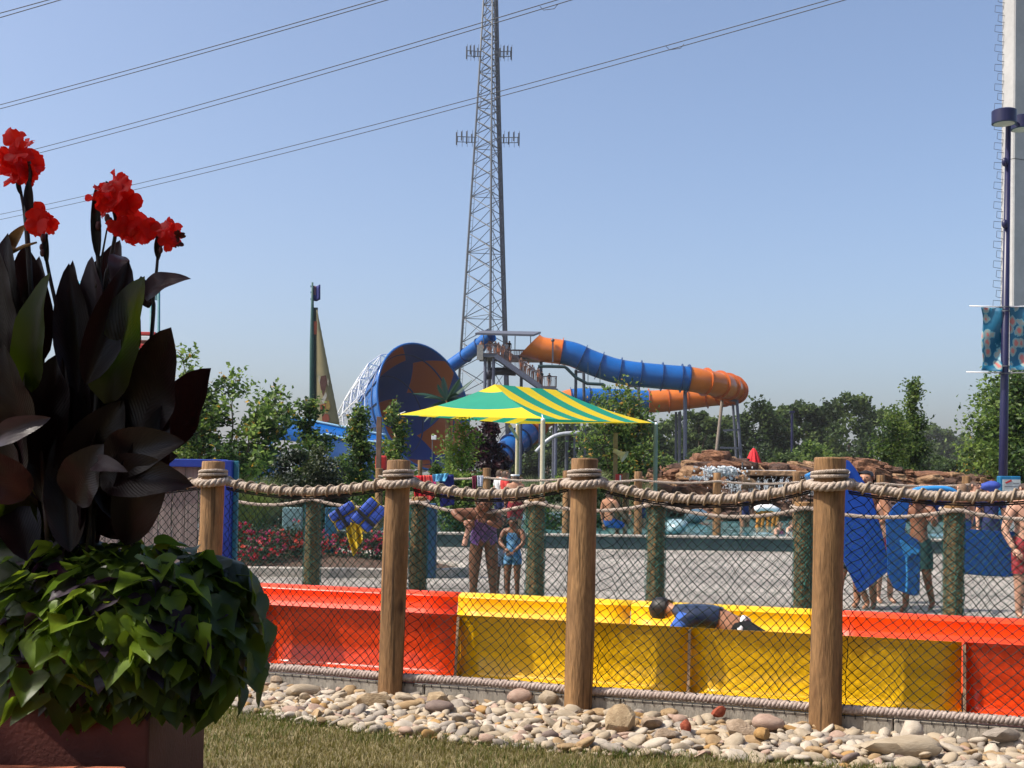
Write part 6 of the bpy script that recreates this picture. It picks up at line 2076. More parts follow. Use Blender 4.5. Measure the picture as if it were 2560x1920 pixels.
for i, (x, y, r) in enumerate(FL_):
    floret(cn, Q(x, y, rc.uniform(-.05, .05)), r * k_ * 1.16, 300 + i, 4 if r < 22 else 5)
for (x, y) in ((446, 590), (442, 612)):
    floret(cn, Q(x, y), 14 * k_, int(x), 3).data.materials[0] = M('withered_petal', (0.09, 0.02, 0.015), rough=0.9, var=0.4)

# sweet potato vine: heart shaped leaves shingled over a mound
vine = thing('sweet_potato_vine', (-1.6, 4.8, 0.75), 'mound of lime green sweet potato vine trailing over the planter rim', 'vine')
vine2 = thing('dark_potato_vine', (-2.1, 4.7, 0.75), 'dark purple leaved vine mixed into the left side of the planter', 'vine')
m_vine = [M('vine_green', (0.032, 0.062, 0.005), rough=0.42, scale=5, col2=(0.058, 0.105, 0.008), transl=0.45, tcol=(0.24, 0.34, 0.02), bump=0.15, bscale=26),
          M('vine_lime', (0.11, 0.19, 0.012), rough=0.45, scale=5, col2=(0.19, 0.29, 0.02), transl=0.45, tcol=(0.35, 0.48, 0.04), bump=0.15, bscale=26),
          M('vine_deep', (0.013, 0.027, 0.004), rough=0.42, scale=5, col2=(0.026, 0.048, 0.007), transl=0.4, tcol=(0.12, 0.2, 0.02), bump=0.15, bscale=26)]
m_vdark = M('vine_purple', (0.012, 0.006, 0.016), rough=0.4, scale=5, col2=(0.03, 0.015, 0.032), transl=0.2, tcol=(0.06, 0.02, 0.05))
def heart_leaf(parent, c, nrm, down, size, mat, seed):
    r_ = random.Random(seed)
    nrm = nrm.normalized()
    d = (down - nrm * down.dot(nrm)).normalized()
    s = nrm.cross(d)
    half = [(0.0, 0.0), (0.10, -0.13), (0.26, -0.17), (0.42, -0.08), (0.52, 0.12), (0.46, 0.34), (0.36, 0.50), (0.22, 0.70), (0.09, 0.88), (0.0, 1.02)]
    mb = MB()
    cup = r_.uniform(.02, .50); droop = r_.uniform(.05, .65); ph = r_.uniform(0, 6)
    lob = r_.uniform(-.05, .08)
    def pt(a, b):
        w = abs(a)
        z = cup * w * 0.9 - droop * b * b * .45 + 0.085 * math.sin(b * 8 + ph + a * 7) * (.25 + w)
        return c + (s * a + d * b + nrm * z) * size
    vs = []
    rows = len(half)
    for i, (a, b) in enumerate(half):
        if i in (4, 5): a += lob
        my = max(0.0, b) if i else 0.0
        for q in (-1.0, -0.5, 0.0, 0.5, 1.0):
            aa = a * q
            bb = lerp(my, b, abs(q) ** 1.2)
            vs.append(pt(aa, bb))
    fs = []
    for i in range(rows - 1):
        for j in range(4):
            fs.append((i * 5 + j, i * 5 + j + 1, (i + 1) * 5 + j + 1, (i + 1) * 5 + j))
    mb.add(vs, fs)
    mb.tube([c, c - d * size * .25 - nrm * size * .5], 0.003, 4, cap=False)
    return mb.build('leaf', mat, parent, smooth=True)
rv = random.Random(31)
mc = Q(290, 1640, .15)
RXm, RZm, RYm = 320 * k_, 268 * k_, 0.46
def vine_leaf(x, y, dd, size, mat, parent, k, out=None):
    c = Q(x, y, dd)
    o = Vector(((c.x - mc.x) / RXm ** 1.4, (c.y - mc.y) / RYm ** 1.2, (c.z - mc.z) / RZm ** 1.4 + 0.35))
    o = o.normalized() + Vector((rv.gauss(0, .42), rv.gauss(0, .42), rv.gauss(.2, .42)))
    dn = Vector((o.x * 0.7 + rv.gauss(0, .35), -0.35, -0.9))
    return heart_leaf(parent, c, o, dn, size, mat, k)
cntv = 0
placed = []
tries = 0
while cntv < 385 and tries < 40000:
    tries += 1
    a, b = rv.uniform(-1, 1), rv.uniform(-1, 1)
    if abs(a) ** 2.6 + abs(b) ** 2.6 > 1: continue
    x, y = 280 + a * 335, 1620 + b * 262
    if x < -40: continue
    # outline of the mound read off the photograph
    ymax = 1800 if x < 80 else (1835 if x < 300 else (1765 if x < 420 else (1760 if x < 520 else 1720)))
    if y > ymax: continue
    if x > 600 and y < 1480: continue
    if any((x - p) ** 2 + (y - q) ** 2 < 22 ** 2 for p, q in placed[-400:]): continue
    placed.append((x, y))
    dd = 0.15 - RYm * math.sqrt(max(0.04, 1 - a * a - b * b)) + rv.uniform(-.02, .05)
    r = rv.random()
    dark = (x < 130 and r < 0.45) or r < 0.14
    par = vine2 if dark else vine
    if not dark and len(vine.children) > 265: continue
    lum = rv.choices((0, 1, 2), (42, 34, 24))[0]
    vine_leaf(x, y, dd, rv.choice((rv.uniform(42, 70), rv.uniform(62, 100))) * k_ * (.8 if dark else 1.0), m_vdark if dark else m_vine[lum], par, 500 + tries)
    cntv += 1
# trailing tips on the silhouette
for (x, y, s, dd) in ((640, 1440, 100, .1), (655, 1490, 95, .1), (668, 1560, 100, .05), (640, 1600, 105, .0), (650, 1650, 130, -.05), (620, 1690, 120, -.05), (560, 1700, 120, -.1), (555, 1735, 130, -.1), (500, 1740, 110, -.1), (430, 1740, 110, -.12), (455, 1760, 80, -.1), (240, 1780, 110, -.2), (370, 1720, 100, -.2),
                      (520, 1385, 95, .1), (560, 1400, 90, .1), (470, 1375, 95, .12), (420, 1365, 90, .12), (360, 1360, 90, .1), (595, 1425, 85, .12), (320, 1380, 90, .0), (30, 1400, 90, -.1), (60, 1440, 95, -.15), (20, 1470, 90, -.15), (50, 1500, 90, -.2), (25, 1540, 95, -.2), (20, 1640, 95, -.3), (50, 1670, 100, -.32), (90, 1690, 100, -.32), (30, 1710, 100, -.32), (110, 1740, 100, -.3), (70, 1745, 95, -.32), (160, 1760, 100, -.3)):
    vine_leaf(x - 14, y, dd, s * k_ * .88, m_vine[0 if s > 90 else 2], vine if len(vine.children) < 298 else vine2, int(x * y))
mb = MB(); mb.ell(mc + Vector((0, .12, .02)), (RXm * .8, RYm * .75, RZm * .75), 20, 12, jit=.2); mb.ell(Q(60, 1560, .12), (.34, .22, .30), 18, 10, jit=.2, seed=4); mb.ell(Q(120, 1420, .25), (.36, .22, .16), 18, 10, jit=.2, seed=5); mb.ell(Q(520, 1520, .2), (.26, .2, .22), 18, 10, jit=.2, seed=6); mb.build('stem_mass', m_vine[2], vine, smooth=True, kind='stuff')

# unseen tree added to shade the cannas; crown gaps let sun onto the vine
VP = [Q(170, 1480, -.25), Q(90, 1560, -.3), Q(230, 1620, -.3)]
def gap_skip(c, q):
    for v in VP:
        d = c - v
        t = d.dot(SUNV)
        if (d - SUNV * t).length < q * 1.15 + 0.20: return True
    return False
blob_tree('unseen tree added left of the planter to shade the cannas', Vector((-5.45, 3.85, 0)), 7.3, 3.0, 900, mats=lm_mid[:3], nleaf=17000, size=0.17, low=0.58, clumps=100, dep=0.55, skip=gap_skip)

# grey timber shed wall with blue frame at the left
shed = thing('blue_framed_shed', PX(480, 12.6), 'grey boarded shed wall with a bright blue frame behind the leftmost fence post', 'shed')
m_shed_b = M('shed_blue', (0.010, 0.035, 0.26), rough=0.4, var=0.1)
m_shed_t = M('shed_teal', (0.02, 0.15, 0.20), rough=0.5, var=0.1)
m_board = M('shed_board', (0.16, 0.125, 0.115), rough=0.85, scale=2.5, stretch=(6, 6, 0.4), col2=(0.26, 0.21, 0.19), bump=.4, bscale=12)
D_S = 12.3
xr, xl = PX(556, D_S).x, -6.4
zt3 = zat(520, 1150, D_S)
x = xl
i = 0
while x < xr - 0.02:
    mb = MB(); w = 0.14
    mb.bbox((x + w / 2, D_S + 0.03 + 0.004 * (i % 3), zt3 / 2), (w - 0.008, 0.025, zt3 - 0.04), 0.004); mb.build('board', m_board, shed); x += w; i += 1
mb = MB(); mb.bbox(((xl + xr) / 2, D_S, zt3 - 0.035), (xr - xl + .1, 0.10, 0.085), .008); mb.build('top_rail', m_shed_b, shed)
mb = MB(); mb.bbox((xr + 0.055, D_S, zt3 / 2), (0.11, 0.11, zt3 - .002), .008); mb.build('corner_post', m_shed_b, shed)
mb = MB(); mb.bbox((xr + 0.135, D_S + 0.05, zt3 / 2), (0.05, 0.06, zt3 - .01), .006); mb.build('corner_trim', m_shed_t, shed)
br = thing('broom', PX(492, 12.0), 'two thin wooden handles leaning against the shed wall beside the post', 'broom')
mb = MB(); mb.tube([Vector((PX(489, 12.0).x, 12.0, 0.05)), Vector((PX(494, 12.0).x, 12.2, 1.05))], 0.012, 8); mb.build('handle', m_dry, br)
mb = MB(); mb.tube([Vector((PX(497, 12.0).x, 12.0, 0.05)), Vector((PX(501, 12.0).x, 12.2, 1.1))], 0.012, 8); mb.build('handle', m_rope, br)

# unseen pavilion added to keep skylight off the planter: roof overhead, back wall behind
pav = thing('added_pavilion', (-1.0, -3.0, 0), 'unseen open sided pavilion added behind the viewpoint to darken the planter', 'pavilion')
m_pav = M('pavilion_timber', (0.10, 0.06, 0.04), rough=0.8, scale=4, var=0.2)
m_shing = M('pavilion_shingle', (0.09, 0.075, 0.065), rough=0.9, scale=6, var=0.25, bump=.4)
mb = MB(); mb.prism([Vector((-3.3, 4.05, 3.56)), Vector((6, 4.05, 3.56)), Vector((6, -2.5, 4.9)), Vector((-3.3, -2.5, 4.9))], 0.14, Vector((0, 0, 1))); fix_normals(mb.build('roof', m_shing, pav))
mb = MB(); mb.prism([Vector((-3.3, -8, 3.56)), Vector((6, -8, 3.56)), Vector((6, -2.52, 4.9)), Vector((-3.3, -2.52, 4.9))], 0.14, Vector((0, 0, 1))); fix_normals(mb.build('roof', m_shing, pav))
mb = MB(); mb.box((1.35, -7.6, 1.7), (9.0, 0.2, 3.4)); mb.build('back_wall', m_pav, pav)
for x_ in (-3.1, 5.7):
    for y_ in (3.2, -2.5):
        mb = MB(); mb.bbox((x_, y_, 1.65 if y_ > 0 else 2.4), (0.22, 0.22, 3.3 if y_ > 0 else 4.8), .015); mb.build('post', m_pav, pav)
# ------------------------------------------------------------------ people
SKIN = {'brown': M('skin_brown', (0.20, 0.085, 0.045), rough=0.5, scale=8, var=0.1), 'tan': M('skin_tan', (0.36, 0.17, 0.095), rough=0.5, scale=8, var=0.1),
        'fair': M('skin_fair', (0.50, 0.27, 0.18), rough=0.5, scale=8, var=0.08), 'dark': M('skin_dark', (0.10, 0.045, 0.026), rough=0.5, scale=8, var=0.1)}
HAIR = {'black': M('hair_black', (0.012, 0.009, 0.008), rough=0.5, scale=40, var=0.3), 'brown': M('hair_brown', (0.05, 0.028, 0.017), rough=0.6, scale=40, var=0.3), 'light': M('hair_light', (0.17, 0.10, 0.055), rough=0.6, scale=40, var=0.3)}
def cloth(n, c, v=0.12): return M('cloth_' + n, c, rough=0.8, scale=14, var=v)
BASE = {'pelvis': (0, 0, .525), 'spine': (0, 0, .62), 'chest': (0, 0, .735), 'neck': (0, 0, .835), 'headb': (0, .012, .885), 'headt': (0, .016, .945)}
for s, k in ((1, 'r'), (-1, 'l')):
    BASE.update({'sh' + k: (s * .105, 0, .800), 'el' + k: (s * .135, -.012, .635), 'wr' + k: (s * .140, .03, .487), 'ha' + k: (s * .142, .045, .445),
                 'hi' + k: (s * .052, 0, .50), 'kn' + k: (s * .056, .012, .275), 'an' + k: (s * .056, -.008, .042), 'to' + k: (s * .064, .072, .016)})
RAD = {'pelvis': .078, 'spine': .068, 'chest': .080, 'neck': .033, 'headb': .060, 'headt': .055}
for k in 'rl': RAD.update({'sh' + k: .041, 'el' + k: .0275, 'wr' + k: .019, 'ha' + k: .020, 'hi' + k: .062, 'kn' + k: .038, 'an' + k: .024, 'to' + k: .017})
BONES = [('pelvis', 'spine'), ('spine', 'chest'), ('chest', 'neck'), ('neck', 'headb'), ('headb', 'headt')]
for k in 'rl': BONES += [('chest', 'sh' + k), ('sh' + k, 'el' + k), ('el' + k, 'wr' + k), ('wr' + k, 'ha' + k), ('pelvis', 'hi' + k), ('hi' + k, 'kn' + k), ('kn' + k, 'an' + k), ('an' + k, 'to' + k)]
def near_bone(p, J):
    best = None
    for a, b in BONES:
        A, B = J[a], J[b]
        d = B - A
        t = max(0, min(1, (p - A).dot(d) / max(1e-9, d.length_squared)))
        r = lerp(RAD[a], RAD[b], t)
        e = (p - A - d * t).length - r * J['_H'] * .6
        if best is None or e < best[0]: best = (e, a + '-' + b, t)
    return best[1], best[2]
GARM = {
 'trunks': lambda b, t: b in ('pelvis-hir', 'pelvis-hil') or (b in ('hir-knr', 'hil-knl') and t < .78) or (b == 'pelvis-spine' and t < .35),
 'briefs': lambda b, t: b in ('pelvis-hir', 'pelvis-hil') or (b in ('hir-knr', 'hil-knl') and t < .14) or (b == 'pelvis-spine' and t < .3),
 'swimsuit': lambda b, t: b in ('pelvis-hir', 'pelvis-hil', 'pelvis-spine', 'spine-chest') or (b in ('hir-knr', 'hil-knl') and t < .16) or (b == 'chest-neck' and t < .45) or (b in ('chest-shr', 'chest-shl') and t < .5),
 'skirted': lambda b, t: b in ('pelvis-hir', 'pelvis-hil', 'pelvis-spine', 'spine-chest') or (b in ('hir-knr', 'hil-knl') and t < .42) or (b == 'chest-neck' and t < .45) or (b in ('chest-shr', 'chest-shl') and t < .5),
 'bikini_top': lambda b, t: (b == 'spine-chest' and t > .62) or (b == 'chest-neck' and t < .2),
 'shirt': lambda b, t: b in ('pelvis-spine', 'spine-chest', 'chest-shr', 'chest-shl') or (b in ('pelvis-hir', 'pelvis-hil') and t < .4) or (b == 'chest-neck' and t < .75) or (b in ('shr-elr', 'shl-ell') and t < .62),
 'sleeve_r': lambda b, t: b == 'shr-elr' and t < .78, 'sleeve_l': lambda b, t: b == 'shl-ell' and t < .78,
 'rashguard': lambda b, t: (b == 'spine-chest' and t > .12) or b in ('chest-shr', 'chest-shl') or (b == 'chest-neck' and t < .8),
}
def hand(mb, w, h, H, side):
    """palm and five separate fingers running on from the wrist"""
    d = (h - w).normalized()
    u = d.orthogonal().normalized() if abs(d.x) > .9 else d.cross(Vector((1, 0, 0))).normalized()
    s = d.cross(u).normalized()
    pl = 0.052 * H
    rot = Matrix((s, u, d)).transposed()
    mb.ell(w + d * pl * .6, (0.024 * H, 0.0115 * H, pl * .62), 10, 7, rot)
    for k, (o, L) in enumerate(((-.018, .036), (-.006, .044), (.006, .041), (.017, .031))):
        p0 = w + d * pl * .95 + s * o * H
        p1 = p0 + d * L * H * .5 + u * .006 * H + s * o * .25 * H
        p2 = p1 + d * L * H * .42 + u * .016 * H
        mb.tube([p0, p1, p2], [.0062 * H, .0056 * H, .0044 * H], 6)
    p0 = w + d * pl * .35 - s * .020 * H * side
    mb.tube([p0, p0 + d * .020 * H - s * .016 * H * side, p0 + d * .040 * H - s * .020 * H * side + u * .006 * H], [.0078 * H, .007 * H, .005 * H], 6)
def person(label, loc, H, yaw, pose=None, skin='tan', hair='brown', wear=(), hairstyle='short', face=True, group=None, ground=True, rot=None, build=1.0, hands=True):
    J = {k: Vector(v) * H for k, v in BASE.items()}
    for k, v in (pose or {}).items(): J[k] = Vector(v) * H
    me = bpy.data.meshes.new('tmp')
    names = list(BASE)
    idx = {n_: i for i, n_ in enumerate(names)}
    use = [b for b in BONES if not (b[1][:2] in ('ha',) and hands)]
    keep = [n_ for n_ in names if not (n_[:2] == 'ha' and hands)]
    idx = {n_: i for i, n_ in enumerate(keep)}
    me.from_pydata([J[n_] for n_ in keep], [(idx[a], idx[b]) for a, b in use], [])
    o = bpy.data.objects.new('tmp', me)
    COL.objects.link(o)
    md = o.modifiers.new('s', 'SKIN'); md.use_smooth_shade = True; md.branch_smoothing = 0.4
    sv = me.skin_vertices[0].data
    for n_ in keep:
        r = RAD[n_] * H * (build if n_ in ('pelvis', 'spine', 'chest') or n_[:2] in ('hi', 'kn', 'sh') else 1)
        sv[idx[n_]].radius = (r, r)
        sv[idx[n_]].use_root = n_ == 'pelvis'
    md2 = o.modifiers.new('d', 'SUBSURF'); md2.levels = 1
    dg = bpy.context.evaluated_depsgraph_get()
    ev = o.evaluated_get(dg)
    m2 = bpy.data.meshes.new_from_object(ev)
    bpy.data.objects.remove(o); bpy.data.meshes.remove(me)
    vs = [v.co.copy() for v in m2.vertices]
    ns = [v.normal.copy() for v in m2.vertices]
    fs = [tuple(p.vertices) for p in m2.polygons]
    bpy.data.meshes.remove(m2)
    J['_H'] = H
    fb = []
    for f in fs:
        c = sum((vs[i] for i in f), Vector()) / len(f)
        fb.append(near_bone(c, J))
    t = thing('person', loc, label, 'person', group, yaw)
    if rot is not None: t.rotation_euler = rot
    zmin = min(v.z for v in vs) if ground else 0.0
    sh = Vector((0, 0, -zmin))
    body = MB(); body.add(vs, fs)
    hd = J['headb'].lerp(J['headt'], .45)
    fwd = Vector((0, 1, 0)); upv = (J['headt'] - J['neck']).normalized()
    fx_ = pose.get('_look', (0, 1, 0)) if pose else (0, 1, 0)
    fwd = Vector(fx_); fwd = (fwd - upv * fwd.dot(upv)).normalized()
    rt_ = fwd.cross(upv)
    hr = 0.056 * H
    if hands:
        for k, sd in (('r', 1), ('l', -1)): hand(body, J['wr' + k], J['ha' + k], H, sd)
    if face:
        body.ell(hd + fwd * hr * 1.0 - upv * hr * .25, (hr * .17, hr * .25, hr * .28), 8, 6)          # nose
        for s in (1, -1): body.ell(hd + rt_ * s * hr * 1.0 - upv * hr * .1, (hr * .14, hr * .22, hr * .32), 8, 6)
    body.v = [tuple(Vector(v) + sh) for v in body.v]
    ob = body.build('body', SKIN[skin], t, smooth=True, raw=True)
    def shell(name, pick, off, mat, parent=None, flare=0.0):
        used = {}
        mb = MB(); nv, nf = [], []
        for f, (b, tt) in zip(fs, fb):
            c = sum((vs[i] for i in f), Vector()) / len(f)
            if not pick(b, tt, c): continue
            ff_ = []
            for i in f:
                if i not in used:
                    used[i] = len(nv); nv.append(vs[i] + ns[i] * off + sh)
                ff_.append(used[i])
            nf.append(ff_)
        if not nf: return None
        mb.add(nv, nf)
        return mb.build(name, mat, t, smooth=True, raw=True)
    for nm, kind, mat in wear:
        q = GARM[kind]
        shell(nm, lambda b, tt, c, q=q: q(b, tt), (0.011 if kind in ('trunks', 'skirted') else 0.0065) * H, mat)
    hm = HAIR[hair]
    def hairpick(b, tt, c):
        if b not in ('neck-headb', 'headb-headt') : return False
        e = c - hd
        return e.dot(upv) > hr * .38 or (e.dot(fwd) < hr * .30 and e.dot(upv) > -hr * .85)
    hs = shell('hair', hairpick, 0.011 * H, hm)
    if hs:
        for v in hs.data.vertices:
            v.co += v.normal * (0.011 * H * noise.noise(v.co * (26 / H) + Vector((H, yaw, 0))))
    if hairstyle in ('long', 'tail'):
        mb = MB()
        p = hd - fwd * hr * .75 + upv * hr * (.1 if hairstyle == 'long' else .35)
        q = [p, p - fwd * hr * (.5 if hairstyle == 'tail' else .1) - upv * hr * .9, p - fwd * hr * .45 - upv * hr * 2.0, p - fwd * hr * .3 - upv * hr * 2.9]
        mb.tube([a + sh for a in q], [hr * (.75 if hairstyle == 'long' else .3), hr * (.8 if hairstyle == 'long' else .34), hr * (.6 if hairstyle == 'long' else .28), hr * .12], 8)
        mb.build('hair_length', hm, t, smooth=True, raw=True)
    if face:
        for s in (1, -1):
            mb = MB(); mb.ell(hd + fwd * hr * .93 + rt_ * s * hr * .36 + upv * hr * .05 + sh, (hr * .13, hr * .10, hr * .09), 8, 5); mb.build('eye', M('eye', (0.02, 0.015, 0.012), rough=0.2), t, smooth=True, raw=True)
        mb = MB(); mb.ell(hd + fwd * hr * .86 - upv * hr * .62 + sh, (hr * .30, hr * .12, hr * .08), 8, 5); mb.build('mouth', M('lips', (0.22, 0.06, 0.05), rough=0.5), t, smooth=True, raw=True)
    return t

c_purple = M('cloth_purple_sequin', (0.07, 0.03, 0.16), rough=0.4, scale=26, col2=(0.26, 0.12, 0.36), thr=(.45, .6))
c_blueprint = M('cloth_blue_print', (0.02, 0.12, 0.32), rough=0.7, scale=22, col2=(0.16, 0.34, 0.52), thr=(.42, .6))
c_navy = cloth('navy', (0.014, 0.020, 0.085)); c_red = cloth('red', (0.50, 0.035, 0.03)); c_white = cloth('white', (0.62, 0.63, 0.65))
c_pink = cloth('pink', (0.55, 0.10, 0.19)); c_teal = cloth('dark_teal', (0.012, 0.05, 0.055)); c_blk = cloth('black', (0.012, 0.012, 0.013))
c_redfl = M('cloth_red_floral', (0.20, 0.008, 0.012), rough=0.8, scale=18, col2=(0.40, 0.05, 0.06), thr=(.45, .6))
c_blue = cloth('blue', (0.03, 0.10, 0.40)); c_orange = cloth('orange', (0.55, 0.16, 0.05))

# girl hugging the rope of the second fence (faces the camera: local +y is turned towards -Y)
PI = math.pi
gx = PX(1212, 13.95)
person('smiling girl in a sparkly purple swimsuit leaning over the rope with folded arms', gx, 1.60, PI + 0.10,
       {'spine': (.0, .05, .585), 'chest': (.015, .14, .64), 'neck': (.02, .195, .705), 'headb': (.02, .225, .74), 'headt': (.02, .238, .80), '_look': (0.05, 1, -.05),
        'shr': (.115, .165, .68), 'elr': (.255, .205, .69), 'wrr': (.17, .265, .625), 'har': (.125, .28, .605),
        'shl': (-.085, .165, .675), 'ell': (-.11, .235, .585), 'wrl': (.005, .265, .625), 'hal': (.045, .28, .635),
        'knr': (.07, .02, .275), 'knl': (-.065, .02, .275), 'anr': (.075, -.01, .042), 'anl': (-.08, -.02, .042)},
       'brown', 'brown', [('swimsuit', 'swimsuit', c_purple)], build=1.2)
person('smaller girl in a blue patterned swimsuit standing behind the rope beside the netted post', PX(1285, 14.3), 1.08, PI - 0.25,
       {'elr': (.14, .06, .66), 'wrr': (.05, .15, .60), 'har': (.03, .17, .58), 'ell': (-.14, .06, .66), 'wrl': (-.04, .15, .56), 'hal': (-.02, .18, .55), 'headt': (0.02, .03, .94)},
       'brown', 'black', [('swimsuit', 'skirted', c_blueprint)], 'long')
person('dark haired child in black shirt behind the girl in blue', PX(1258, 15.0), 1.08, PI + .3, {}, 'dark', 'black', [('shirt', 'shirt', c_blk), ('shorts', 'trunks', cloth('greyblue', (.2, .26, .36)))])
# the arm-length towel hanging from the girl's hand
mb = MB()
q0 = [P(1176, 1300, 13.6), P(1172, 1318, 13.6), P(1166, 1340, 13.6), P(1160, 1365, 13.6)]
tag(mb.tube(catmull(q0, 4), [.035, .03, .028, .033] + [.03] * 9, 8).build('rolled_towel', cloth('peach', (.5, .28, .2)), None, smooth=True), 'twisted peach towel dangling from the rope beside the leaning girl', 'towel')

# rider lying face down in the trough
def slide_local(s, u, z): return FP(s, U0 + u, CURBZ + z)
rs0 = st_at(1745, U0 + .55, .45)
rl = slide_local(rs0, 0.52, 0.09)
ang = math.atan2(FD.y, FD.x)
rider = person('child sliding face down along the yellow trough in a shiny navy rash guard', rl, 1.5, 0.0,
       {'pelvis': (.225, .02, .155), 'spine': (.12, .0, .235), 'chest': (-.01, .0, .262), 'neck': (-.115, .02, .262), 'headb': (-.165, .035, .262), 'headt': (-.222, .05, .268), '_look': (-.3, .5, -.8),
        'shr': (-.035, -.10, .235), 'elr': (-.12, -.14, .105), 'wrr': (-.20, -.07, .045), 'har': (-.235, -.04, .03),
        'shl': (-.045, .10, .235), 'ell': (-.12, .145, .12), 'wrl': (-.21, .10, .05), 'hal': (-.245, .08, .04),
        'hir': (.255, -.055, .135), 'knr': (.44, -.09, .05), 'anr': (.64, -.06, .06), 'tor': (.71, -.06, .045), 'hil': (.255, .06, .135), 'knl': (.44, .09, .05), 'anl': (.64, .06, .06), 'tol': (.71, .06, .045)},
       'tan', 'black', [('rash_guard', 'rashguard', M('rash_guard_navy', (0.012, 0.02, 0.05), rough=0.2, scale=7, col2=(0.035, 0.045, 0.075))), ('sleeve', 'sleeve_r', c_blue), ('sleeve', 'sleeve_l', c_blue), ('shorts', 'trunks', c_blk)], face=False, ground=False, rot=(0, 0, ang), build=1.15)
mb = MB()
mb.tube([Vector(q) * 1.5 for q in ((.205, -.098, .10), (.215, -.085, .20), (.225, -.02, .245), (.235, .06, .225), (.235, .10, .15))], 0.024, 8)
mb.build('waistband', c_white, rider, smooth=True, raw=True)
tag(rider)

# bathers with mats at the right
def slab(name, label, pts, d, thick, mat, cat='mat', group=None, curl=0.0, depth_fn=None):
    mb = MB()
    k = len(pts)
    mb.prism([P(x, y, d + (depth_fn(x, y) if depth_fn else 0)) for x, y in pts], thick, Vector((0, 1, 0)))
    o = fix_normals(mb.build(name, mat, None))
    bm = bmesh.new(); bm.from_mesh(o.data)
    bmesh.ops.bevel(bm, geom=[e for e in bm.edges], offset=min(.012, thick * .3), segments=2, affect='EDGES')
    bm.to_mesh(o.data); bm.free()
    tag(o, label, cat, group)
    return o
m_mat = M('blue_foam', (0.006, 0.062, 0.36), rough=0.5, scale=9, var=0.12)
m_mat_l = M('light_blue_foam', (0.03, 0.22, 0.52), rough=0.5, scale=9, var=0.12)
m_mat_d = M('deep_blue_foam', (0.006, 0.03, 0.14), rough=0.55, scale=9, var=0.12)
person('dark haired adult carrying the tall blue mat behind the right hand post', PX(2165, 14.0), 1.74, PI - .5, {'elr': (.15, .05, .64), 'wrr': (.08, .14, .56), 'har': (.06, .17, .54), 'ell': (-.16, .03, .64), 'wrl': (-.10, .15, .58), 'hal': (-.08, .18, .56), 'knl': (-.05, .05, .28)},
       'tan', 'black', [('shorts', 'trunks', c_blk)], 'short')
big_m = slab('racing_mat', 'tallest bright blue foam mat carried upright beside the right hand post', [(2030, 1195), (2042, 1180), (2112, 1152), (2122, 1150), (2140, 1172), (2178, 1232), (2206, 1330), (2226, 1425), (2160, 1478), (2148, 1482), (2100, 1380), (2050, 1290)], 13.35, 0.05, m_mat)
mb = MB(); mb.tube([P(2121, 1180, 13.33), P(2121, 1180, 13.36)], 0.020, 12); mb.build('grommet', c_white, big_m, smooth=False)
slab('racing_mat', 'curled light blue mat nose poking out left of the right hand post top', [(2019, 1188), (2040, 1178), (2046, 1200), (2030, 1204)], 13.5, 0.20, m_mat_l)
person('girl with a pink and white bikini top between the two upright mats', PX(2212, 14.6), 1.50, PI + .2, {'elr': (.16, .02, .64), 'wrr': (.10, .10, .56), 'ell': (-.16, .02, .64)}, 'fair', 'light', [('bikini_top', 'bikini_top', c_pink), ('briefs', 'briefs', c_pink)], 'long')
m2_ = slab('racing_mat', 'mid sized deep blue mat with a light blue handle band held low by a child', [(2216, 1300), (2232, 1270), (2266, 1238), (2278, 1240), (2262, 1330), (2298, 1352), (2302, 1370), (2300, 1488), (2284, 1490), (2238, 1474), (2222, 1440)], 13.1, 0.05, M('blue_foam2', (0.006, 0.075, 0.30), rough=0.5, scale=9, var=0.12))
mb = MB()
mb.prism([P(2250, 1352, 13.08), P(2254, 1350, 13.08), P(2298, 1375, 13.08), P(2296, 1388, 13.08), P(2280, 1382, 13.08), P(2268, 1398, 13.08), P(2262, 1390, 13.08)], 0.02, Vector((0, 1, 0))); fix_normals(mb.build('handle_band', m_mat_l, m2_))
mb = MB(); mb.tube([P(2266, 1395, 13.06), P(2268, 1440, 13.06), P(2266, 1480, 13.06)], 0.012, 6); mb.build('strap', m_mat_l, m2_)
person('child in dark teal trunks striding behind the deep blue mat', PX(2298, 13.7), 1.52, PI - .75, {'elr': (.15, .06, .65), 'wrr': (.10, .16, .58), 'har': (.08, .2, .57), 'ell': (-.17, .1, .68), 'wrl': (-.2, .2, .72), 'hal': (-.2, .24, .73), 'knr': (.056, .09, .28), 'anr': (.056, .11, .042), 'tor': (.06, .19, .016), 'knl': (-.056, -.02, .28), 'anl': (-.056, -.13, .06), 'tol': (-.06, -.06, .016)},
       'brown', 'brown', [('trunks', 'trunks', c_teal)])
person('bare legged child walking hidden behind the tallest mat', PX(2135, 13.8), 1.40, PI - 1.0, {'knr': (.056, .09, .28), 'anr': (.056, .12, .042), 'tor': (.06, .20, .016), 'anl': (-.056, -.12, .05), 'tol': (-.06, -.05, .016)}, 'tan', 'brown', [('trunks', 'trunks', c_blk)])
mm = MB()
arch = [P(2270, 1256, 13.6), P(2274, 1238, 13.6), P(2290, 1226, 13.6), P(2320, 1222, 13.6), P(2360, 1222, 13.6), P(2382, 1228, 13.6), P(2390, 1236, 13.6)]
mm.tube(catmull(arch, 4), 0.035, 8)
o = mm.build('mat_nose', m_mat_l, None, smooth=True); tag(o, 'rolled bright blue nose of a mat arching just below the thick rope', 'mat')
slab('racing_mat', 'dark blue mat lying under the arched blue nose', [(2276, 1248), (2292, 1234), (2376, 1234), (2386, 1245), (2382, 1278), (2290, 1290)], 13.7, 0.06, m_mat_d)
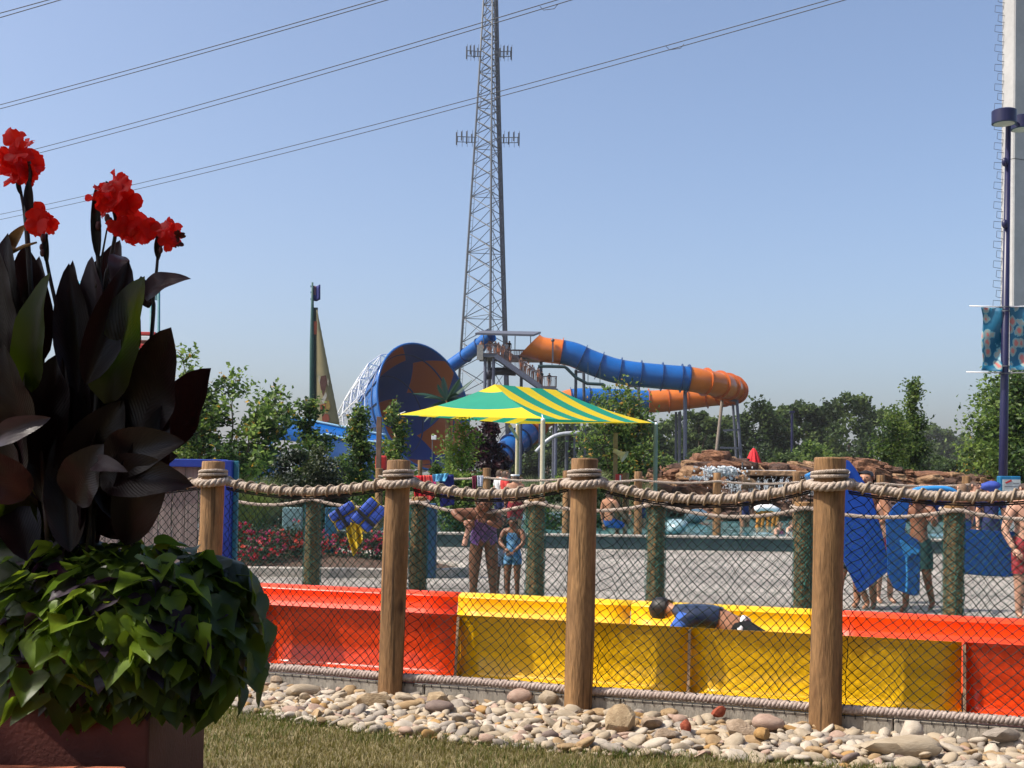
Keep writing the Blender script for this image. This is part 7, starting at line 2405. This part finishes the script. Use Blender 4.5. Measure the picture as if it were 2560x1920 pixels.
slab('racing_mat', 'wide rectangular blue mat held level at the right edge', [(2404, 1322), (2440, 1324), (2500, 1328), (2548, 1330), (2552, 1345), (2544, 1440), (2520, 1443), (2460, 1440), (2402, 1434), (2400, 1400)], 13.0, 0.06, M('blue_foam3', (0.006, 0.06, 0.25), rough=0.5, scale=9, var=0.12))
person('person in dark red floral board shorts at the right edge holding the wide mat', PX(2568, 13.0), 1.62, PI + .15, {'elr': (.17, .0, .62), 'wrr': (.16, .10, .50), 'har': (.15, .14, .47)}, 'fair', 'brown', [('board_shorts', 'trunks', c_redfl)], build=1.2)
person('woman in a navy swimsuit standing in front of the notice cabinet', PX(2437, 20.5), 1.62, PI + .5, {}, 'fair', 'brown', [('swimsuit', 'swimsuit', c_navy)], 'tail')
person('brown haired bather seen from behind left of the woman in navy', PX(2407, 20.0), 1.58, .4, {}, 'fair', 'light', [('briefs', 'briefs', c_blue)], 'short')
person('bather in blue and yellow life vest beside the notice cabinet', PX(2478, 19.6), 1.56, PI - .2, {}, 'fair', 'brown', [('life_vest', 'shirt', c_navy), ('shorts', 'trunks', c_navy)])
mb = MB(); mb.ell(P(2478, 1215, 19.0), (0.16, .12, .08), 12, 8, jit=.5); tag(mb.build('blue_bag', cloth('bagblue', (.03, .06, .30)), None, smooth=True), 'bundled blue bag held high beside the notice cabinet', 'bag')

# bathers beyond the pool wall and under the canopy
person('adult in a red t-shirt under the canopy facing right', PX(1263, 30), 1.74, -PI / 2 + .3, {}, 'fair', 'brown', [('t_shirt', 'shirt', c_red), ('shorts', 'trunks', c_navy)])
person('adult in a white t-shirt just left of the one in red', PX(1248, 30.6), 1.76, -PI / 2 + .4, {}, 'fair', 'brown', [('t_shirt', 'shirt', c_white), ('shorts', 'trunks', c_navy)])
person('shirtless person with a white headband seen from behind near the pool', PX(1289, 27), 1.62, .1, {}, 'tan', 'brown', [('trunks', 'trunks', c_redfl)], build=1.2)
person('child head and shoulders beyond the shirtless bather', PX(1298, 32), 1.62, -1.3, {}, 'fair', 'brown', [('swimsuit', 'swimsuit', c_navy)])
b_ = P(1288, 1188, 26.85)
mb = MB(); mb.lathe(b_, [(0.098, -.02), (0.105, -.015), (0.105, .015), (0.098, .02)], 20); tag(mb.build('headband', c_white), 'white headband round the shirtless bather\'s hair', 'headband')
wz = .12
person('shirtless man in blue shorts sitting at the pool edge', Vector((PX(1524, 27).x, 27, -0.42)), 1.72, -.9, {'hir': (.05, .03, .50), 'knr': (.07, .22, .46), 'anr': (.08, .24, .26), 'tor': (.08, .3, .24), 'hil': (-.05, .03, .50), 'knl': (-.07, .22, .46), 'anl': (-.08, .24, .26), 'tol': (-.08, .3, .24), 'elr': (.15, .06, .66), 'wrr': (.12, .2, .56), 'har': (.12, .24, .54)}, 'tan', 'brown', [('trunks', 'trunks', c_blue)], ground=False)
for (px, d, lab, sk, hr_) in ((1950, 29, 'child in pink standing chest deep in the pool below the right post', 'fair', 'light'), (1980, 30, 'second child in pink just right of the first in the pool', 'fair', 'brown'), (1862, 32, 'wet tan bather wading in front of the waterfall', 'tan', 'brown'), (1604, 31, 'bather wading left of the netted post in mid pool', 'tan', 'brown')):
    person(lab, Vector((PX(px, d).x, d, -.78 if px > 1900 else -.3)), 1.3 if px > 1900 else 1.6, PI + .6, {'elr': (.18, .05, .68), 'wrr': (.2, .12, .75)}, sk, hr_, [('swimsuit', 'swimsuit', c_pink if px > 1900 else c_navy)], ground=False, hands=False)

# people queueing on the platform and the stairs
proto = {}
def queue(px, py, dd, kind, lab):
    b = P(px, py, DP + dd)
    if kind not in proto:
        sk, hr_, w = {'a': ('tan', 'black', c_orange), 'b': ('fair', 'brown', c_blk), 'c': ('tan', 'brown', c_white), 'd': ('brown', 'black', c_orange)}[kind]
        proto[kind] = person(lab, b, 1.7, PI, {}, sk, hr_, [('shirt', 'shirt' if kind in 'bc' else 'trunks', w)], face=False, hands=False, group='people queueing on the slide tower')
    else:
        dup(proto[kind], b, PI + 0.4 * (px % 5 - 2), lab, 'people queueing on the slide tower')
for q in [(1203, 889, .5, 'a', 'orange clad bather at the left end of the high platform beside the grey panel'), (1222, 889, .8, 'd', 'bather on the platform in front of the blue tube mouth'), (1226, 889, 1.6, 'a', 'second bather by the tube mouth on the platform'), (1238, 890, .6, 'b', 'dark haired person at the top of the stairs'),
          (1246, 893, .2, 'd', 'bather on the uppermost steps'), (1256, 898, .3, 'a', 'bather on the upper flight of stairs'), (1266, 893, 1.8, 'c', 'person in white behind the stair rail near the platform'), (1273, 889, 2.4, 'b', 'person standing on the platform before the pale railing'), (1275, 914, .3, 'd', 'bather a third of the way down the stairs'),
          (1303, 930, .3, 'a', 'bare chested bather half way down the stairs'), (1312, 936, .6, 'c', 'person in white just below the bare chested bather on the stairs'), (1321, 942, .3, 'c', 'second person in white lower on the stairs'), (1331, 949, .4, 'c', 'third person in white near the support post of the stairs'), (1345, 956, .3, 'a', 'bather with sunlit shoulders above the lower landing'), (1354, 965, .4, 'b', 'dark clothed person at the foot of the stair flight'), (1373, 970, .2, 'b', 'lone dark figure on the lower landing')]:
    queue(*q)

# things hung on the ropes
def drape(name, label, pts, d, mat, cat, amp=0.02, thick=0.012, seed=0):
    """cloth hung over a rope: front fall with soft folds, back fall behind it"""
    (x0, y0), (x1, y1), (x2, y2), (x3, y3) = pts      # top left, top right, bottom right, bottom left
    mb = MB(); vs = []
    N_, M_ = 14, 12
    for i in range(N_ + 1):
        t = i / N_
        for j in range(M_ + 1):
            s = j / M_
            x = lerp(lerp(x0, x1, s), lerp(x3, x2, s), t); y = lerp(lerp(y0, y1, s), lerp(y3, y2, s), t)
            vs.append(P(x, y, d - 0.05 - amp * math.sin(s * 11 + seed) * (0.3 + t) + amp * .5 * math.sin(s * 23 + t * 3 + seed)))
    for i in range(1, 6):
        t = i / 12
        for j in range(M_ + 1):
            s = j / M_
            x = lerp(lerp(x0, x1, s), lerp(x3, x2, s), t); y = lerp(lerp(y0, y1, s), lerp(y3, y2, s), t)
            vs.append(P(x, y, d + 0.05 + amp * math.sin(s * 9)))
    w = M_ + 1
    fs = [(i * w + j, i * w + j + 1, (i + 1) * w + j + 1, (i + 1) * w + j) for i in range(N_) for j in range(M_)]
    o = (N_ + 1) * w
    fs += [(o + i * w + j, o + i * w + j + 1, o + (i + 1) * w + j + 1, o + (i + 1) * w + j) for i in range(4) for j in range(M_)]
    fs += [(j, j + 1, o + j + 1, o + j) for j in range(M_)]
    mb.add(vs, fs)
    ob = mb.build(name, mat, None, smooth=True); solid(ob, thick)
    tag(ob, label, cat)
    return ob
DR = 24.0
drape('towel', 'red towel hung over the far rope beside the second front post', [(1033, 1190), (1062, 1188), (1060, 1260), (1036, 1250)], DR, M('towel_red', (.46, .012, .02), rough=.9, scale=30, var=.2), 'towel', seed=1)
drape('towel', 'coral red towel next to the red one on the far rope', [(1058, 1188), (1080, 1188), (1090, 1240), (1062, 1262)], DR - .1, M('towel_coral', (.55, .06, .05), rough=.9, scale=30, var=.2), 'towel', seed=2)
drape('swim_ring_cover', 'magenta pink cloth below the coral towel', [(1068, 1203), (1090, 1205), (1094, 1222), (1070, 1222)], DR - .25, M('towel_pink', (.46, .03, .16), rough=.9, scale=30, var=.2), 'towel', seed=3)
drape('towel', 'crumpled sky blue towel slung over the navy one', [(1082, 1186), (1122, 1183), (1112, 1203), (1084, 1204)], DR - .2, M('towel_sky', (.10, .36, .58), rough=.9, scale=20, var=.25), 'towel', seed=4, amp=.05)
drape('towel', 'navy blue towel hanging down from the far rope', [(1098, 1188), (1134, 1186), (1136, 1262), (1100, 1268)], DR - .05, M('towel_navy', (.012, .018, .13), rough=.9, scale=30, var=.2), 'towel', seed=5)
drape('towel', 'maroon edged towel on the far rope left of the short post', [(1180, 1190), (1192, 1188), (1190, 1222), (1182, 1224)], DR, M('towel_maroon', (.18, .02, .05), rough=.9, var=.2), 'towel', seed=6)
drape('towel', 'white spotted towel beside the maroon one', [(1192, 1189), (1208, 1189), (1206, 1216), (1194, 1216)], DR, M('towel_white', (.5, .54, .62), rough=.9, scale=25, var=.3), 'towel', seed=7)
# blue and yellow life vests on the second fence
def vest(label, cx, cy, d, rotz, s, yellow=True):
    t = thing('life_vest', P(cx, cy, d), label, 'life vest')
    rot = Matrix.Rotation(rotz, 3, 'Y')
    c = P(cx, cy, d)
    mb = MB()
    mb.bbox(c + rot @ Vector((-.07 * s, 0, 0)), (.12 * s, .07, .34 * s), .03, rot)
    mb.build('foam_panel', M('vest_blue', (.025, .07, .36), rough=.6, scale=12, var=.15), t)
    mb = MB(); mb.bbox(c + rot @ Vector((.07 * s, .01, .01)), (.12 * s, .07, .34 * s), .03, rot); mb.build('foam_panel', M('vest_blue', (.025, .07, .36)), t)
    mb = MB(); mb.bbox(c + rot @ Vector((0, -.02, -.04 * s)), (.27 * s, .075, .04 * s), .012, rot); mb.build('belt', c_blk, t)
    mb = MB(); mb.bbox(c + rot @ Vector((.0, .03, 0)), (.25 * s, .03, .36 * s), .012, rot); mb.build('lining', M('vest_yellow', (.55, .38, .02), rough=.6, scale=12, var=.15), t)
    return t
vest('blue life vest slung on the net left of the second front post', 862, 1290, 14.0, 1.0, .95)
vest('brighter blue life vest leaning against the second front post', 922, 1288, 13.9, .75, 1.05)
drape('yellow_strap', 'crumpled yellow life vest lining hanging down the net', [(862, 1310), (905, 1300), (905, 1350), (885, 1390)], 14.05, M('vest_yellow', (.55, .38, .02)), 'life vest', amp=.05, seed=3)
# teal panels standing in the bed
for (xa, xb, y0, y1, d, lab, m) in ((761, 777, 1265, 1364, 16.9, 'narrow teal blue upright board beside the first netted post', 'shed_tealblue'), (812, 842, 1272, 1362, 18.8, 'teal blue board half hidden behind the rose bushes', 'shed_tealblue'), (1058, 1093, 1262, 1378, 17.2, 'tall dark blue litter bin behind the second netted post', 'bin_blue'), (706, 757, 1272, 1318, 19.5, 'pale grey teal box behind the rose bushes', 'box_pale')):
    a, b = P(xa, y1, d), P(xb, y0, d)
    mb = MB(); mb.bbox(((a.x + b.x) / 2, d, (b.z + 0.02) / 2), (b.x - a.x, 0.25 if 'bin' in lab else .08, b.z + .02), .015)
    mm_ = {'shed_tealblue': M('board_teal', (.012, .085, .17), rough=.5, var=.15), 'bin_blue': M('bin_navy', (.010, .045, .11), rough=.45, var=.15), 'box_pale': M('box_teal', (.16, .27, .28), rough=.6, var=.12)}[m]
    tag(mb.build('litter_bin' if 'bin' in lab else ('storage_box' if 'box' in lab else 'upright_board'), mm_), lab, 'bin' if 'bin' in lab else ('box' if 'box' in lab else 'board'))
# ------------------------------------------------------------------ hazy summer air round the whole scene
hz_b = MB()
hz_b.add([(-2600, -70, -1.2), (2600, -70, -1.2), (2600, 2900, -1.2), (-2600, 2900, -1.2), (-2600, -70, 76), (2600, -70, 76), (2600, 2900, 76), (-2600, 2900, 76)],
         [(3, 2, 1, 0), (4, 5, 6, 7), (0, 1, 5, 4), (1, 2, 6, 5), (2, 3, 7, 6), (3, 0, 4, 7)])
m_hz = bpy.data.materials.new('haze_air'); m_hz.use_nodes = True
nn_ = m_hz.node_tree.nodes; nn_.clear()
ho = nn_.new('ShaderNodeOutputMaterial'); hv = nn_.new('ShaderNodeVolumePrincipled')
hv.inputs['Color'].default_value = (0.95, 0.95, 0.96, 1)
hv.inputs['Density'].default_value = 0.0002
hv.inputs['Anisotropy'].default_value = 0.2
m_hz.node_tree.links.new(hv.outputs[0], ho.inputs['Volume'])
hzo = hz_b.build('haze', m_hz)
tag(hzo, kind='stuff')
